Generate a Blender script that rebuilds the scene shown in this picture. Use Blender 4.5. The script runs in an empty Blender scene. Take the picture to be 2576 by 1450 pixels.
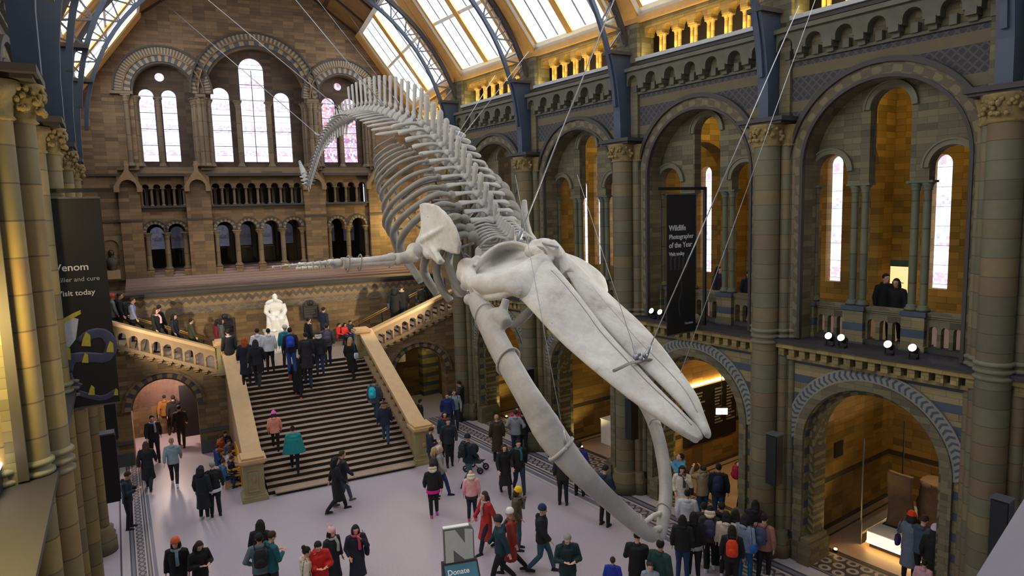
import bpy, bmesh, math, random
from mathutils import Matrix, Vector, noise
from mathutils.geometry import tessellate_polygon
rnd = random.Random(7)
PI = math.pi
SC = bpy.context.scene
COL = SC.collection
# ---------------------------------------------------------------- camera
CAMZ = 9.1; FPX = 1695.3
def cam_axes():
    y, p, r = map(math.radians, (30.318, 6.707, -1.674))
    fw = Vector((math.sin(y)*math.cos(p), math.cos(y)*math.cos(p), -math.sin(p)))
    rt = Vector((math.cos(y), -math.sin(y), 0)); up = rt.cross(fw)
    return fw, rt*math.cos(r)+up*math.sin(r), -rt*math.sin(r)+up*math.cos(r)
FW, RT, UP = cam_axes()
cd = bpy.data.cameras.new('camera'); cam = bpy.data.objects.new('camera', cd); COL.objects.link(cam)
cd.sensor_width = 36; cd.lens = FPX/2576*36; cd.clip_start = .05; cd.clip_end = 300
m = Matrix((RT, UP, -FW)).transposed().to_4x4(); m.translation = (0, 0, CAMZ); cam.matrix_world = m
SC.camera = cam
# ---------------------------------------------------------------- world, exposure
W = bpy.data.worlds.new('sky'); SC.world = W; W.use_nodes = True
W.node_tree.nodes['Background'].inputs[0].default_value = (.75, .82, 1, 1)
W.node_tree.nodes['Background'].inputs[1].default_value = .6
SC.view_settings.view_transform = 'Standard'; SC.view_settings.look = 'None'
SC.view_settings.gamma = 1; SC.view_settings.exposure = 0.93
SC.cycles.max_bounces = 6; SC.cycles.diffuse_bounces = 3; SC.cycles.glossy_bounces = 2; SC.cycles.transmission_bounces = 4; SC.cycles.caustics_reflective = False; SC.cycles.caustics_refractive = False
SKY_L = 4.0          # daylight seen through the roof glazing
WIN_L = 0.95          # daylight through the stained glass
AMBER = (1.0, .78, .27)
def lamp(kind, loc, power, color, size=.3, rot=None, name='lamp_light', **k):
    l = bpy.data.lights.new(name, kind); l.energy = power; l.color = color
    if kind == 'POINT': l.shadow_soft_size = size
    if kind == 'SPOT': l.shadow_soft_size = size; l.spot_size = k.get('angle', 1.2); l.spot_blend = .6
    if kind == 'AREA': l.shape = 'RECTANGLE'; l.size = size; l.size_y = k.get('size_y', size)
    o = bpy.data.objects.new(name, l); COL.objects.link(o); o.location = loc
    if rot is not None: o.rotation_euler = rot
    return o
# ---------------------------------------------------------------- frames
PHI = math.radians(-5.062); PSI = math.radians(-3.995); BAY = 4.956; WR = 14.184; YA = 11.703
def basis(o, x, y): 
    x = Vector(x).normalized(); y = Vector(y).normalized(); M_ = Matrix((x, y, Vector((0, 0, 1)))).transposed().to_4x4()
    M_.translation = o; return M_
sR = Vector((math.sin(PHI), math.cos(PHI), 0)); nR = Vector((math.cos(PHI), -math.sin(PHI), 0))
FR = basis((WR, YA, 0), -sR, nR)                     # right wall: x toward the camera, y outward
FL = basis((-1.35, YA, 0), (0, 1, 0), (-1, 0, 0))     # left wall: x away from the camera, y outward
FE = basis((0, 35.695, 0), (math.cos(PSI), math.sin(PSI), 0), (-math.sin(PSI), math.cos(PSI), 0))  # end wall
def T(x, y, z, rz=0, s=1): return Matrix.Translation((x, y, z)) @ Matrix.Rotation(rz, 4, 'Z') @ Matrix.Scale(s, 4)
def pray(x, y): return FW + RT*((x-1288)/FPX) - UP*((y-725)/FPX)
def at_z(x, y, z=0):
    d = pray(x, y); return Vector((0, 0, CAMZ)) + d*((z-CAMZ)/d.z)
def at_x(x, y, X):
    d = pray(x, y); return Vector((0, 0, CAMZ)) + d*(X/d.x)
def at_plane(F, x, y, n):
    d = pray(x, y); o = F @ Vector((0, n, 0)); nn = F.to_3x3() @ Vector((0, 1, 0)); c = Vector((0, 0, CAMZ))
    return c + d*((o-c).dot(nn)/d.dot(nn))
# ---------------------------------------------------------------- mesh builder
class MB:
    def __init__(s): s.v = []; s.f = []; s.sm = []
    def add(s, vs, fs, smooth=False):
        b = len(s.v); s.v += [tuple(v) for v in vs]; s.f += [tuple(i+b for i in f) for f in fs]; s.sm += [smooth]*len(fs); return s
    def box(s, x0, x1, y0, y1, z0, z1, M_=None):
        vs = [(x, y, z) for x in (x0, x1) for y in (y0, y1) for z in (z0, z1)]
        if M_ is not None: vs = [M_ @ Vector(v) for v in vs]
        return s.add(vs, [(0,1,3,2), (4,6,7,5), (0,4,5,1), (2,3,7,6), (0,2,6,4), (1,5,7,3)])
    def lathe(s, prof, c=(0,0,0), n=16, M_=None, smooth=True, caps=True, a0=0, a1=2*PI):
        vs = []; k = len(prof); full = abs(a1-a0-2*PI) < 1e-6; m_ = n if full else n+1
        for i in range(m_):
            a = a0+(a1-a0)*i/n
            for r, z in prof: vs.append((c[0]+r*math.cos(a), c[1]+r*math.sin(a), c[2]+z))
        if M_ is not None: vs = [M_ @ Vector(v) for v in vs]
        fs = []
        for i in range(n):
            j = (i+1) % m_
            for q in range(k-1): fs.append((i*k+q, j*k+q, j*k+q+1, i*k+q+1))
        b = len(s.v); s.add(vs, fs, smooth)
        if caps and full:
            s.f.append(tuple(b+i*k for i in range(n))[::-1]); s.sm.append(False)
            s.f.append(tuple(b+i*k+k-1 for i in range(n))); s.sm.append(False)
        return s
    def tube(s, pts, rad, n=8, flat=None, smooth=True, up=None, square=False):
        """tapered tube along pts; rad scalar or list; flat = (scale sideways, scale up)"""
        pts = [Vector(p) for p in pts]; k = len(pts)
        if not hasattr(rad, '__len__'): rad = [rad]*k
        vs = []; prev = None
        for i, p in enumerate(pts):
            t = (pts[min(i+1, k-1)]-pts[max(i-1, 0)]).normalized()
            if prev is None:
                u = Vector(up) if up is not None else (Vector((0,0,1)) if abs(t.z) < .9 else Vector((1,0,0)))
            else: u = prev if up is None else Vector(up)
            u = (u-t*u.dot(t)).normalized(); prev = u; w = t.cross(u)
            fl = flat if (flat is None or not hasattr(flat[0], '__len__')) else flat[i]
            fx, fy = fl if fl else (1, 1)
            for j in range(n):
                a = 2*PI*(j+(.5 if square else 0))/n; vs.append(p+(w*math.cos(a)*fx+u*math.sin(a)*fy)*rad[i])
        fs = [(i*n+j, i*n+(j+1) % n, (i+1)*n+(j+1) % n, (i+1)*n+j) for i in range(k-1) for j in range(n)]
        b = len(s.v); s.add(vs, fs, smooth and not square)
        s.f.append(tuple(b+j for j in range(n))[::-1]); s.sm.append(False)
        s.f.append(tuple(b+(k-1)*n+j for j in range(n))); s.sm.append(False)
        return s
    def ball(s, c, r, n=10, m_=7, sc=(1,1,1), M_=None):
        vs = []; 
        for i in range(1, m_):
            t = PI*i/m_
            for j in range(n):
                a = 2*PI*j/n; vs.append(Vector((c[0]+r*sc[0]*math.sin(t)*math.cos(a), c[1]+r*sc[1]*math.sin(t)*math.sin(a), c[2]+r*sc[2]*math.cos(t))))
        vs += [Vector((c[0], c[1], c[2]+r*sc[2])), Vector((c[0], c[1], c[2]-r*sc[2]))]
        if M_ is not None: vs = [M_ @ v for v in vs]
        L_ = len(vs); fs = [(i*n+j, (i+1)*n+j, (i+1)*n+(j+1) % n, i*n+(j+1) % n) for i in range(m_-2) for j in range(n)]
        fs += [(L_-2, j, (j+1) % n) for j in range(n)] + [(L_-1, (m_-2)*n+(j+1) % n, (m_-2)*n+j) for j in range(n)]
        return s.add(vs, fs, True)
    def plate(s, outer, holes, y0, y1, front_only=False):
        """solid slab in the x-z plane with holes; outline points (x, z)"""
        loops = [list(outer)]+[list(h) for h in holes]
        tri = tessellate_polygon([[Vector((p[0], p[1], 0)) for p in l] for l in loops])
        fl = [p for l in loops for p in l]; n = len(fl)
        vs = [(p[0], y0, p[1]) for p in fl]+[(p[0], y1, p[1]) for p in fl]
        fs = []
        for t in tri:
            a, b, c = (fl[i] for i in t); ar = (b[0]-a[0])*(c[1]-a[1])-(b[1]-a[1])*(c[0]-a[0])
            if abs(ar) < 1e-12: continue
            t = tuple(t) if ar > 0 else tuple(reversed(t))
            fs.append(t); fs.append(tuple(i+n for i in reversed(t)))
        b = 0
        for l in loops:
            k = len(l)
            ar = sum(l[i][0]*l[(i+1) % k][1]-l[(i+1) % k][0]*l[i][1] for i in range(k))
            ccw = (ar > 0) == (b == 0)
            for i in range(k):
                j = (i+1) % k; q = (b+i, b+i+n, b+j+n, b+j)
                fs.append(q if ccw else q[::-1])
            b += k
        return s.add(vs, fs)
    def ring(s, cx, cz, r0, r1, y0, y1, a0=0, a1=PI, n=24):
        o = [(cx+r1*math.cos(a0+(a1-a0)*i/n), cz+r1*math.sin(a0+(a1-a0)*i/n)) for i in range(n+1)]
        i_ = [(cx+r0*math.cos(a0+(a1-a0)*i/n), cz+r0*math.sin(a0+(a1-a0)*i/n)) for i in range(n+1)]
        vs = [(p[0], y, p[1]) for y in (y0, y1) for p in o+i_]; k = n+1; N2 = 2*k
        fs = []
        for i in range(n):
            fs += [(i, i+1, k+i+1, k+i), (N2+i, N2+k+i, N2+k+i+1, N2+i+1), (i, N2+i, N2+i+1, i+1), (k+i, k+i+1, N2+k+i+1, N2+k+i)]
        fs += [(0, k, N2+k, N2), (n, N2+n, N2+k+n, k+n)]
        return s.add(vs, fs)
    def grid(s, rows, smooth=True, closed=False):
        k = len(rows[0]); vs = [p for r in rows for p in r]; n = len(rows)
        fs = [(i*k+j, i*k+(j+1) % k, (i+1)*k+(j+1) % k, (i+1)*k+j) for i in range(n-1) for j in range(k if closed else k-1)]
        return s.add(vs, fs, smooth)
    def xf(s, M_): s.v = [tuple(M_ @ Vector(v)) for v in s.v]; return s
    def mesh(s, name, mat=None):
        me = bpy.data.meshes.new(name); me.from_pydata(s.v, [], s.f)
        me.polygons.foreach_set('use_smooth', s.sm)
        if mat: me.materials.append(mat)
        me.update(); return me
def fixn(me):
    bm = bmesh.new(); bm.from_mesh(me); bmesh.ops.recalc_face_normals(bm, faces=bm.faces); bm.to_mesh(me); bm.free()
def obj(name, mb, mat, parent=None, M_=None, fix=True):
    me = mb.mesh(name, mat) if isinstance(mb, MB) else mb
    if fix and isinstance(mb, MB): fixn(me)
    o = bpy.data.objects.new(name, me); COL.objects.link(o)
    if parent is not None: o.parent = parent
    if M_ is not None: 
        if parent is None: o.matrix_world = M_
        else: o.matrix_local = M_
    return o
def struct(name, mb, mat, M_=None):
    o = obj(name, mb, mat, None, M_); o['kind'] = 'structure'; return o
def tag(o, label, cat, group=None, kind=None):
    o['label'] = label; o['category'] = cat
    if group: o['group'] = group
    if kind: o['kind'] = kind
    return o
def thing(name, label, cat, M_=None, group=None):
    o = bpy.data.objects.new(name, None); COL.objects.link(o); o.empty_display_size = .2
    if M_ is not None: o.matrix_world = M_
    return tag(o, label, cat, group)
def dup(root, M_, label=None, group=None):
    r = root.copy(); COL.objects.link(r); r.matrix_world = M_
    if label: r['label'] = label
    if group: r['group'] = group
    def rec(src, dst):
        for ch in list(src.children):
            c = ch.copy(); COL.objects.link(c); c.parent = dst; rec(ch, c)
    rec(root, r); return r
def arch_pts(cx, z0, hw, zs, n=14, bottom=True):
    """arched opening: from bottom z0 up to spring zs, semicircle radius hw"""
    p = [(cx-hw, z0), (cx+hw, z0)] if bottom else []
    p += [(cx+hw*math.cos(PI*i/n), zs+hw*math.sin(PI*i/n)) for i in range(n+1)]
    return p
# ---------------------------------------------------------------- materials
def srgb(r, g, b):
    f = lambda c: (c/255/12.92) if c/255 <= .04045 else ((c/255+.055)/1.055)**2.4
    return (f(r), f(g), f(b), 1)
class NT:
    def __init__(s, name):
        s.m = bpy.data.materials.new(name); s.m.use_nodes = True; s.t = s.m.node_tree; s.n = s.t.nodes; s.l = s.t.links
        s.b = s.n['Principled BSDF']; s.tc = None
    def set(s, node, i, v):
        if v is None: return
        if hasattr(v, 'is_output') or isinstance(v, bpy.types.NodeSocket): s.l.new(v, node.inputs[i])
        else: node.inputs[i].default_value = v
    def obj(s):
        if s.tc is None: s.tc = s.n.new('ShaderNodeTexCoord')
        return s.tc.outputs['Object']
    def math(s, op, a, b=None, c=None):
        n = s.n.new('ShaderNodeMath'); n.operation = op; s.set(n, 0, a); s.set(n, 1, b); s.set(n, 2, c); return n.outputs[0]
    def sep(s, v=None):
        n = s.n.new('ShaderNodeSeparateXYZ'); s.l.new(v or s.obj(), n.inputs[0]); return n.outputs
    def comb(s, x, y, z=0.):
        n = s.n.new('ShaderNodeCombineXYZ'); s.set(n, 0, x); s.set(n, 1, y); s.set(n, 2, z); return n.outputs[0]
    def mix(s, f, a, b, mode='MIX'):
        n = s.n.new('ShaderNodeMix'); n.data_type = 'RGBA'; n.blend_type = mode; s.set(n, 0, f); s.set(n, 6, a); s.set(n, 7, b); return n.outputs[2]
    def noise(s, scale, vec=None, detail=4, rough=.55, col=False):
        n = s.n.new('ShaderNodeTexNoise'); n.inputs['Scale'].default_value = scale; n.inputs['Detail'].default_value = detail; n.inputs['Roughness'].default_value = rough
        s.l.new(vec or s.obj(), n.inputs[0]); return n.outputs[1 if col else 0]
    def white(s, v):
        n = s.n.new('ShaderNodeTexWhiteNoise'); n.noise_dimensions = '1D' ; s.l.new(v, n.inputs['W']); return n.outputs[0]
    def voro(s, scale, vec=None, feat='F1', out=0):
        n = s.n.new('ShaderNodeTexVoronoi'); n.feature = feat; n.inputs['Scale'].default_value = scale; s.l.new(vec or s.obj(), n.inputs[0]); return n.outputs[out]
    def ramp(s, f, stops, interp='LINEAR'):
        n = s.n.new('ShaderNodeValToRGB'); s.l.new(f, n.inputs[0]); cr = n.color_ramp; cr.interpolation = interp
        while len(cr.elements) < len(stops): cr.elements.new(.5)
        for e, (p, c) in zip(cr.elements, stops): e.position = p; e.color = c
        return n.outputs[0]
    def brick(s, vec, c1, c2, mort, w, h, ms=.008, bias=0):
        n = s.n.new('ShaderNodeTexBrick'); s.l.new(vec, n.inputs[0]); s.set(n, 1, c1); s.set(n, 2, c2); s.set(n, 3, mort)
        n.inputs['Scale'].default_value = 1; n.inputs['Mortar Size'].default_value = ms; n.inputs['Brick Width'].default_value = w
        n.inputs['Row Height'].default_value = h; n.inputs['Bias'].default_value = bias; n.inputs['Mortar Smooth'].default_value = .2
        return n.outputs
    def bump(s, h, st=.3, d=.02):
        n = s.n.new('ShaderNodeBump'); n.inputs['Strength'].default_value = st; n.inputs['Distance'].default_value = d
        s.l.new(h, n.inputs['Height']); s.l.new(n.outputs[0], s.b.inputs['Normal'])
    def done(s, col, rough=.8, metal=0, emit=None, estr=0, spec=None):
        s.set(s.b, 'Base Color', col); s.set(s.b, 'Roughness', rough); s.set(s.b, 'Metallic', metal)
        if spec is not None: s.set(s.b, 'Specular IOR Level', spec)
        if emit is not None: s.set(s.b, 'Emission Color', emit); s.set(s.b, 'Emission Strength', estr)
        return s.m
def plain(name, rgb, rough=.7, metal=0, emit=None, estr=0, var=.12, scale=6, bump=0, spec=None):
    t = NT(name); c = srgb(*rgb)
    f = t.noise(scale); d = tuple(max(0, x*(1-var)) for x in c[:3])+(1,); e = tuple(min(1, x*(1+var)) for x in c[:3])+(1,)
    col = t.mix(f, d, e)
    if bump: t.bump(t.noise(scale*4), bump)
    return t.done(col, rough, metal, None if emit is None else srgb(*emit), estr, spec)
def uz(t):
    o = t.sep(); return t.math('ADD', o[0], o[1]), o[2], o
def stone(name, a, b, c, w=.42, h=.15, mort=(60, 52, 42), stripe=None, big=.6, rough=.85):
    """coursed terracotta blocks: three tones; stripe = (period, width, rgb, offset)"""
    dk = lambda q: [x*.9 for x in q]
    a, b, c = dk(a), dk(b), dk(c)
    t = NT(name); u, z, o = uz(t); v = t.comb(u, z, 0.)
    br = t.brick(v, srgb(*a), srgb(*b), srgb(*mort), w, h, .006)
    n2 = t.noise(.9, detail=3); col = t.mix(t.math('MULTIPLY', n2, big), br[0], srgb(*c))
    fl = t.math('FLOOR', t.math('DIVIDE', z, h)); r2 = t.white(t.math('ADD', fl, t.math('MULTIPLY', t.math('FLOOR', t.math('DIVIDE', u, w)), 7.31)))
    col = t.mix(t.math('MULTIPLY', r2, .5), col, srgb(*[min(255, x*1.25) for x in a])); r3 = t.white(t.math('ADD', fl, t.math('MULTIPLY', t.math('FLOOR', t.math('DIVIDE', u, w)), 3.77)))
    col = t.mix(t.math('MULTIPLY', t.math('LESS_THAN', r3, .3), .35), col, srgb(*[x*.62 for x in c]))
    if stripe:
        p, wd, rgb, off = stripe
        k = t.math('LESS_THAN', t.math('MODULO', t.math('ADD', z, 50+off), p), wd)
        col = t.mix(k, col, t.mix(t.noise(3), srgb(*rgb), srgb(*[x*.75 for x in rgb])))
    soot = t.noise(.35, detail=2); col = t.mix(t.math('MULTIPLY', soot, .25), col, srgb(*[x*.55 for x in c]))
    mf = t.math('SUBTRACT', 1., br[1]); t.bump(t.math('ADD', mf, t.math('MULTIPLY', t.noise(14), .5)), .5, .012)
    return t.done(col, rough)
def shaft_mat(name, tones, h=.36):
    t = NT(name); o = t.sep(); inf = t.n.new('ShaderNodeObjectInfo')
    zi = t.math('DIVIDE', o[2], h); fl = t.math('FLOOR', zi); w = t.white(t.math('ADD', fl, t.math('MULTIPLY', inf.outputs['Random'], 91.)))
    col = t.ramp(w, [(i/len(tones), srgb(*c)) for i, c in enumerate(tones)], 'CONSTANT')
    col = t.mix(t.math('MULTIPLY', t.noise(5), .45), col, srgb(*[x*.6 for x in tones[0]]))
    j = t.math('LESS_THAN', t.math('FRACT', zi), .045); col = t.mix(t.math('MULTIPLY', j, .6), col, srgb(45, 40, 32))
    t.bump(t.math('SUBTRACT', t.noise(9), j), .35, .01); return t.done(col, .72)
def polar(name, kind, r0, r1, A, B, n=40, edge=(50, 48, 50)):
    """arch mouldings around the object's origin in the x-z plane"""
    t = NT(name); o = t.sep(); ang = t.math('DIVIDE', t.math('ARCTAN2', o[2], o[0]), PI)
    r = t.math('SQRT', t.math('ADD', t.math('MULTIPLY', o[0], o[0]), t.math('MULTIPLY', o[2], o[2])))
    q = t.math('DIVIDE', t.math('SUBTRACT', r, r0), r1-r0)
    if kind == 'voussoir': k = t.math('GREATER_THAN', t.math('FRACT', t.math('MULTIPLY', ang, n)), .5)
    elif kind == 'braid':
        zz = t.math('MULTIPLY', t.math('ABSOLUTE', t.math('SUBTRACT', q, .5)), 1.1)
        k = t.math('GREATER_THAN', t.math('FRACT', t.math('ADD', t.math('MULTIPLY', ang, n), zz)), .42)
        e = t.math('GREATER_THAN', t.math('ABSOLUTE', t.math('SUBTRACT', q, .5)), .36); k = t.math('MAXIMUM', k, e)
    elif kind == 'leaf':
        k = t.math('MULTIPLY', t.math('SINE', t.math('MULTIPLY', ang, n*2*PI)), t.math('SINE', t.math('MULTIPLY', q, 2*PI)))
        k = t.math('GREATER_THAN', t.math('ADD', k, t.math('SUBTRACT', t.noise(9), .5)), .1)
    col = t.mix(k, srgb(*A), srgb(*B)); col = t.mix(t.math('MULTIPLY', t.noise(4), .5), col, t.mix(.5, col, srgb(40, 36, 30)))
    t.bump(k, .5, .015); return t.done(col, .8)
# ---------------------------------------------------------------- stone
M = {}
M['end'] = stone('end_stone', (146, 117, 84), (122, 97, 70), (104, 84, 70), .5, .16)
M['endlow'] = stone('end_low_stone', (150, 122, 82), (128, 102, 68), (112, 92, 70), .5, .16)  # slightly yellower end stone; warmth of the light put into the colour
M['rstone'] = stone('nave_stone', (128, 119, 88), (106, 99, 76), (98, 92, 80), .4, .14)
M['rstripe'] = stone('striped_stone', (158, 143, 100), (138, 124, 88), (124, 114, 90), .5, .16, stripe=(.46, .19, (80, 92, 108), .1))  # block tones lifted so the colour carries spotlight brightness; the stripes are real
M['rdark'] = stone('dark_banded_stone', (86, 82, 76), (70, 68, 68), (66, 64, 64), .5, .12, stripe=(.3, .2, (58, 58, 66), 0))
M['amber'] = stone('alcove_stone', (168, 132, 74), (146, 112, 60), (132, 102, 62), .55, .2, stripe=(50, .16, (64, 54, 44), .72-49.98+48.0))
M['pier'] = shaft_mat('pier_drums', [(116, 108, 80), (128, 114, 80), (108, 102, 78), (122, 104, 78), (102, 98, 80), (114, 112, 88)])
M['pierl'] = shaft_mat('near_pier_drums', [(140, 122, 78), (148, 128, 78), (128, 114, 76), (138, 114, 74), (120, 110, 78)], .48)
M['slim'] = shaft_mat('slim_shafts', [(104, 108, 88), (96, 100, 84), (112, 112, 88)], .6)
M['eshaft'] = shaft_mat('end_shafts', [(118, 100, 78), (108, 92, 72), (126, 106, 80)], .7)
M['gold'] = stone('triforium_stone', (186, 150, 84), (170, 134, 72), (160, 124, 70), .4, .15)
M['mauve'] = plain('triforium_rear_wall', (74, 62, 62), .85)  # dark tone puts the dim gaps behind the columns into the colour
M['sill'] = plain('pale_sill', (168, 170, 172), .5)
M['ledge'] = plain('lead_ledge', (46, 44, 50), .6)
M['lead'] = plain('dark_moulding', (62, 58, 56), .7)
M['iron'] = plain('blue_iron', (58, 70, 88), .5, .1, var=.25, scale=3)
M['irond'] = plain('grey_iron', (88, 90, 98), .5, .2)
M['black'] = plain('black_metal', (18, 18, 20), .5)
M['brass'] = plain('brass', (214, 170, 92), .3, .9)
M['white'] = plain('white_paint', (235, 235, 238), .5)
M['cream'] = plain('cream_paint', (226, 222, 214), .5)
M['wood'] = plain('painted_timber', (198, 150, 84), .6, var=.2)
M['marble'] = plain('white_marble', (232, 230, 226), .35, var=.05)
M['braid'] = polar('braid_tiles', 'braid', 1.77, 2.06, (70, 82, 98), (138, 136, 124), 44)
M['leafr'] = polar('leaf_moulding', 'leaf', 1.40, 1.56, (82, 76, 56), (126, 116, 82), 12)
M['leafb'] = polar('leaf_moulding_upper', 'leaf', 1.55, 1.85, (96, 88, 70), (122, 112, 86), 14)
M['vous'] = polar('voussoir_band', 'voussoir', 1, 2, (74, 80, 88), (150, 128, 98), 17)
M['vousn'] = polar('voussoir_narrow', 'voussoir', 1, 2, (92, 86, 80), (160, 136, 106), 46)
M['voust'] = polar('voussoir_small', 'voussoir', .3, .6, (82, 84, 88), (146, 122, 90), 8)
def glass_mat(name, cells, base, cols, L=WIN_L, band=1.1, mixv=.2):
    t = NT(name); o = t.sep(); v = t.comb(t.math('MULTIPLY', o[0], 1.), t.math('MULTIPLY', o[2], 1.))
    n = t.n.new('ShaderNodeTexVoronoi'); n.inputs['Scale'].default_value = cells; n.inputs['Randomness'].default_value = .35; t.l.new(v, n.inputs[0])
    pick = t.sep(n.outputs['Color'])[0]
    col = t.ramp(pick, [(i/len(cols), srgb(*c)) for i, c in enumerate(cols)], 'CONSTANT')
    edge = t.math('LESS_THAN', t.voro(cells, v, 'DISTANCE_TO_EDGE'), .03)
    zb = t.math('FRACT', t.math('DIVIDE', o[2], band)); strong = t.math('LESS_THAN', zb, .3)
    col = t.mix(t.math('ADD', t.math('MULTIPLY', strong, .4), mixv), srgb(*base), col)
    col = t.mix(t.math('MULTIPLY', edge, .5), col, srgb(90, 80, 120))
    bar = t.math('LESS_THAN', t.math('FRACT', t.math('DIVIDE', o[2], band*.5)), .03); col = t.mix(t.math('MULTIPLY', bar, .7), col, srgb(60, 55, 80))
    return t.done(srgb(30, 30, 34), .3, 0, col, L)
M['glass'] = glass_mat('stained_glass', 11, (232, 232, 255), [(240, 190, 200), (210, 215, 255), (225, 120, 130), (255, 255, 255), (140, 150, 225), (245, 240, 255)])
M['glassr'] = glass_mat('stained_glass_red', 12, (225, 215, 240), [(225, 90, 100), (240, 240, 255), (205, 80, 90), (120, 130, 215), (255, 220, 225), (235, 150, 150)], WIN_L*.8, .8, .45)
M['glassb'] = glass_mat('stained_glass_blue', 7, (120, 170, 190), [(70, 140, 160), (150, 190, 200), (120, 60, 60), (60, 100, 150)], 1.0, 1.4)
M['glassd'] = glass_mat('dim_glass', 9, (90, 92, 110), [(60, 50, 50), (110, 100, 110), (90, 60, 50), (50, 50, 60)], .12, .8)
t = NT('sky_glazing'); n_ = t.noise(.25, detail=3); M['sky'] = t.done((.3, .3, .3, 1), .3, 0, t.mix(n_, (.74, .82, .94, 1), (1, .99, .97, 1)), SKY_L)
t = NT('terrazzo'); o_ = t.obj(); f_ = t.ramp(t.noise(60, detail=2), [(.35, (0, 0, 0, 1)), (.65, (1, 1, 1, 1))]); g_ = t.noise(.5, detail=4); h_ = t.voro(26, out=0)
c_ = t.mix(f_, srgb(140, 131, 138), srgb(204, 196, 200)); c_ = t.mix(t.math('MULTIPLY', h_, .5), c_, srgb(180, 160, 172)); c_ = t.mix(t.math('MULTIPLY', g_, .45), c_, srgb(170, 162, 176))
M['floor'] = t.done(c_, .42)
def border_mat(name, lo, hi, flip=1):
    """mosaic strips: tone by distance from the wall (object y) with a guilloche and dots"""
    t = NT(name); o = t.sep(); q = t.math('DIVIDE', t.math('SUBTRACT', o[1], lo), hi-lo)
    W_ = srgb(188, 180, 184); D = srgb(64, 62, 72); G = srgb(112, 112, 128); P_ = srgb(150, 142, 142)
    c = t.ramp(q, [(0, W_), (.06, G), (.16, W_), (.19, D), (.23, P_), (.27, D), (.31, W_), (.34, P_), (.56, W_), (.59, D), (.63, G), (.70, D), (.74, W_), (.95, D)], 'CONSTANT')
    u = t.math('FRACT', t.math('MULTIPLY', o[0], 5.)); inb = t.math('MULTIPLY', t.math('GREATER_THAN', q, .35), t.math('LESS_THAN', q, .55))
    wv = t.math('ABSOLUTE', t.math('SUBTRACT', t.math('ABSOLUTE', t.math('SUBTRACT', q, .45)), t.math('MULTIPLY', t.math('ABSOLUTE', t.math('SINE', t.math('MULTIPLY', o[0], 12.))), .085)))
    k = t.math('MULTIPLY', inb, t.math('LESS_THAN', wv, .028)); c = t.mix(k, c, D)
    c = t.mix(t.math('MULTIPLY', t.noise(20), .3), c, srgb(100, 96, 100)); return t.done(c, .5)
M['borr'] = border_mat('border_mosaic', -1.95, 0.)
M['borl'] = border_mat('border_mosaic_side', -1.65, -.75)
t = NT('circle_mosaic'); o_ = t.sep(); v_ = t.comb(t.math('MULTIPLY', o_[0], 1.), t.math('MULTIPLY', o_[1], 1.))
uu = t.math('SUBTRACT', t.math('FRACT', t.math('MULTIPLY', o_[0], 2.9)), .5); ro = t.math('FRACT', t.math('MULTIPLY', t.math('FLOOR', t.math('MULTIPLY', o_[1], 2.9)), .5))
uu = t.math('SUBTRACT', t.math('FRACT', t.math('ADD', t.math('MULTIPLY', o_[0], 2.9), ro)), .5); vv = t.math('SUBTRACT', t.math('FRACT', t.math('MULTIPLY', o_[1], 2.9)), .5)
rr = t.math('SQRT', t.math('ADD', t.math('MULTIPLY', uu, uu), t.math('MULTIPLY', vv, vv))); k_ = t.math('MULTIPLY', t.math('GREATER_THAN', rr, .2), t.math('LESS_THAN', rr, .42))
M['circ'] = t.done(t.mix(k_, srgb(74, 66, 64), srgb(170, 160, 150)), .5)
M['alcfloor'] = plain('alcove_terrazzo', (176, 150, 128), .45, scale=30)
t = NT('zigzag_tiles'); o_ = t.sep(); z_ = t.math('SUBTRACT', o_[2], 5.36); tri = t.math('ABSOLUTE', t.math('SUBTRACT', t.math('FRACT', t.math('MULTIPLY', o_[0], 3.2)), .5))
k1 = t.math('GREATER_THAN', t.math('FRACT', t.math('ADD', t.math('MULTIPLY', z_, 2.4), t.math('MULTIPLY', tri, .7))), .55)
br_ = t.brick(t.comb(o_[0], o_[2]), srgb(92, 92, 96), srgb(142, 122, 92), srgb(104, 92, 76), .16, .08, .01)
c_ = t.mix(t.math('LESS_THAN', z_, 0.), t.mix(k1, srgb(150, 124, 84), srgb(92, 84, 78)), br_[0])
M['zig'] = t.done(t.mix(t.math('MULTIPLY', t.noise(5), .4), c_, srgb(96, 80, 60)), .7)
t = NT('diaper_tiles'); o_ = t.sep(); a_ = t.math('ABSOLUTE', t.math('SUBTRACT', t.math('FRACT', t.math('MULTIPLY', t.math('ADD', o_[0], o_[2]), 5.)), .5)); b_ = t.math('ABSOLUTE', t.math('SUBTRACT', t.math('FRACT', t.math('MULTIPLY', t.math('SUBTRACT', o_[0], o_[2]), 5.)), .5))
k_ = t.math('LESS_THAN', t.math('MINIMUM', a_, b_), .13); st = t.math('LESS_THAN', t.math('FRACT', t.math('MULTIPLY', o_[2], 1.25)), .3)
c_ = t.mix(k_, srgb(58, 56, 62), srgb(84, 80, 78)); c_ = t.mix(st, c_, srgb(110, 100, 72)); M['diaper'] = t.done(t.mix(t.math('MULTIPLY', t.noise(3), .4), c_, srgb(50, 48, 52)), .8)
M['step'] = plain('step_treads', (168, 146, 126), .55, scale=8)
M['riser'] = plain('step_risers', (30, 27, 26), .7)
M['rail'] = plain('stone_coping', (196, 162, 116), .5, scale=4, var=.15)
M['balu'] = plain('baluster_stone', (158, 132, 100), .7, scale=5, var=.2)
M['dim'] = plain('dark_interior', (42, 34, 28), .9)  # wall colour darkened to carry the dimness of the rooms behind
M['ceil'] = plain('painted_ceiling', (122, 88, 50), .8, scale=1.2, var=.45)
M['ceilb'] = plain('ceiling_ribs', (70, 48, 34), .7)
M['lampglow'] = plain('lamp_glow', (255, 214, 140), .4, emit=(255, 200, 110), estr=14)
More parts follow.
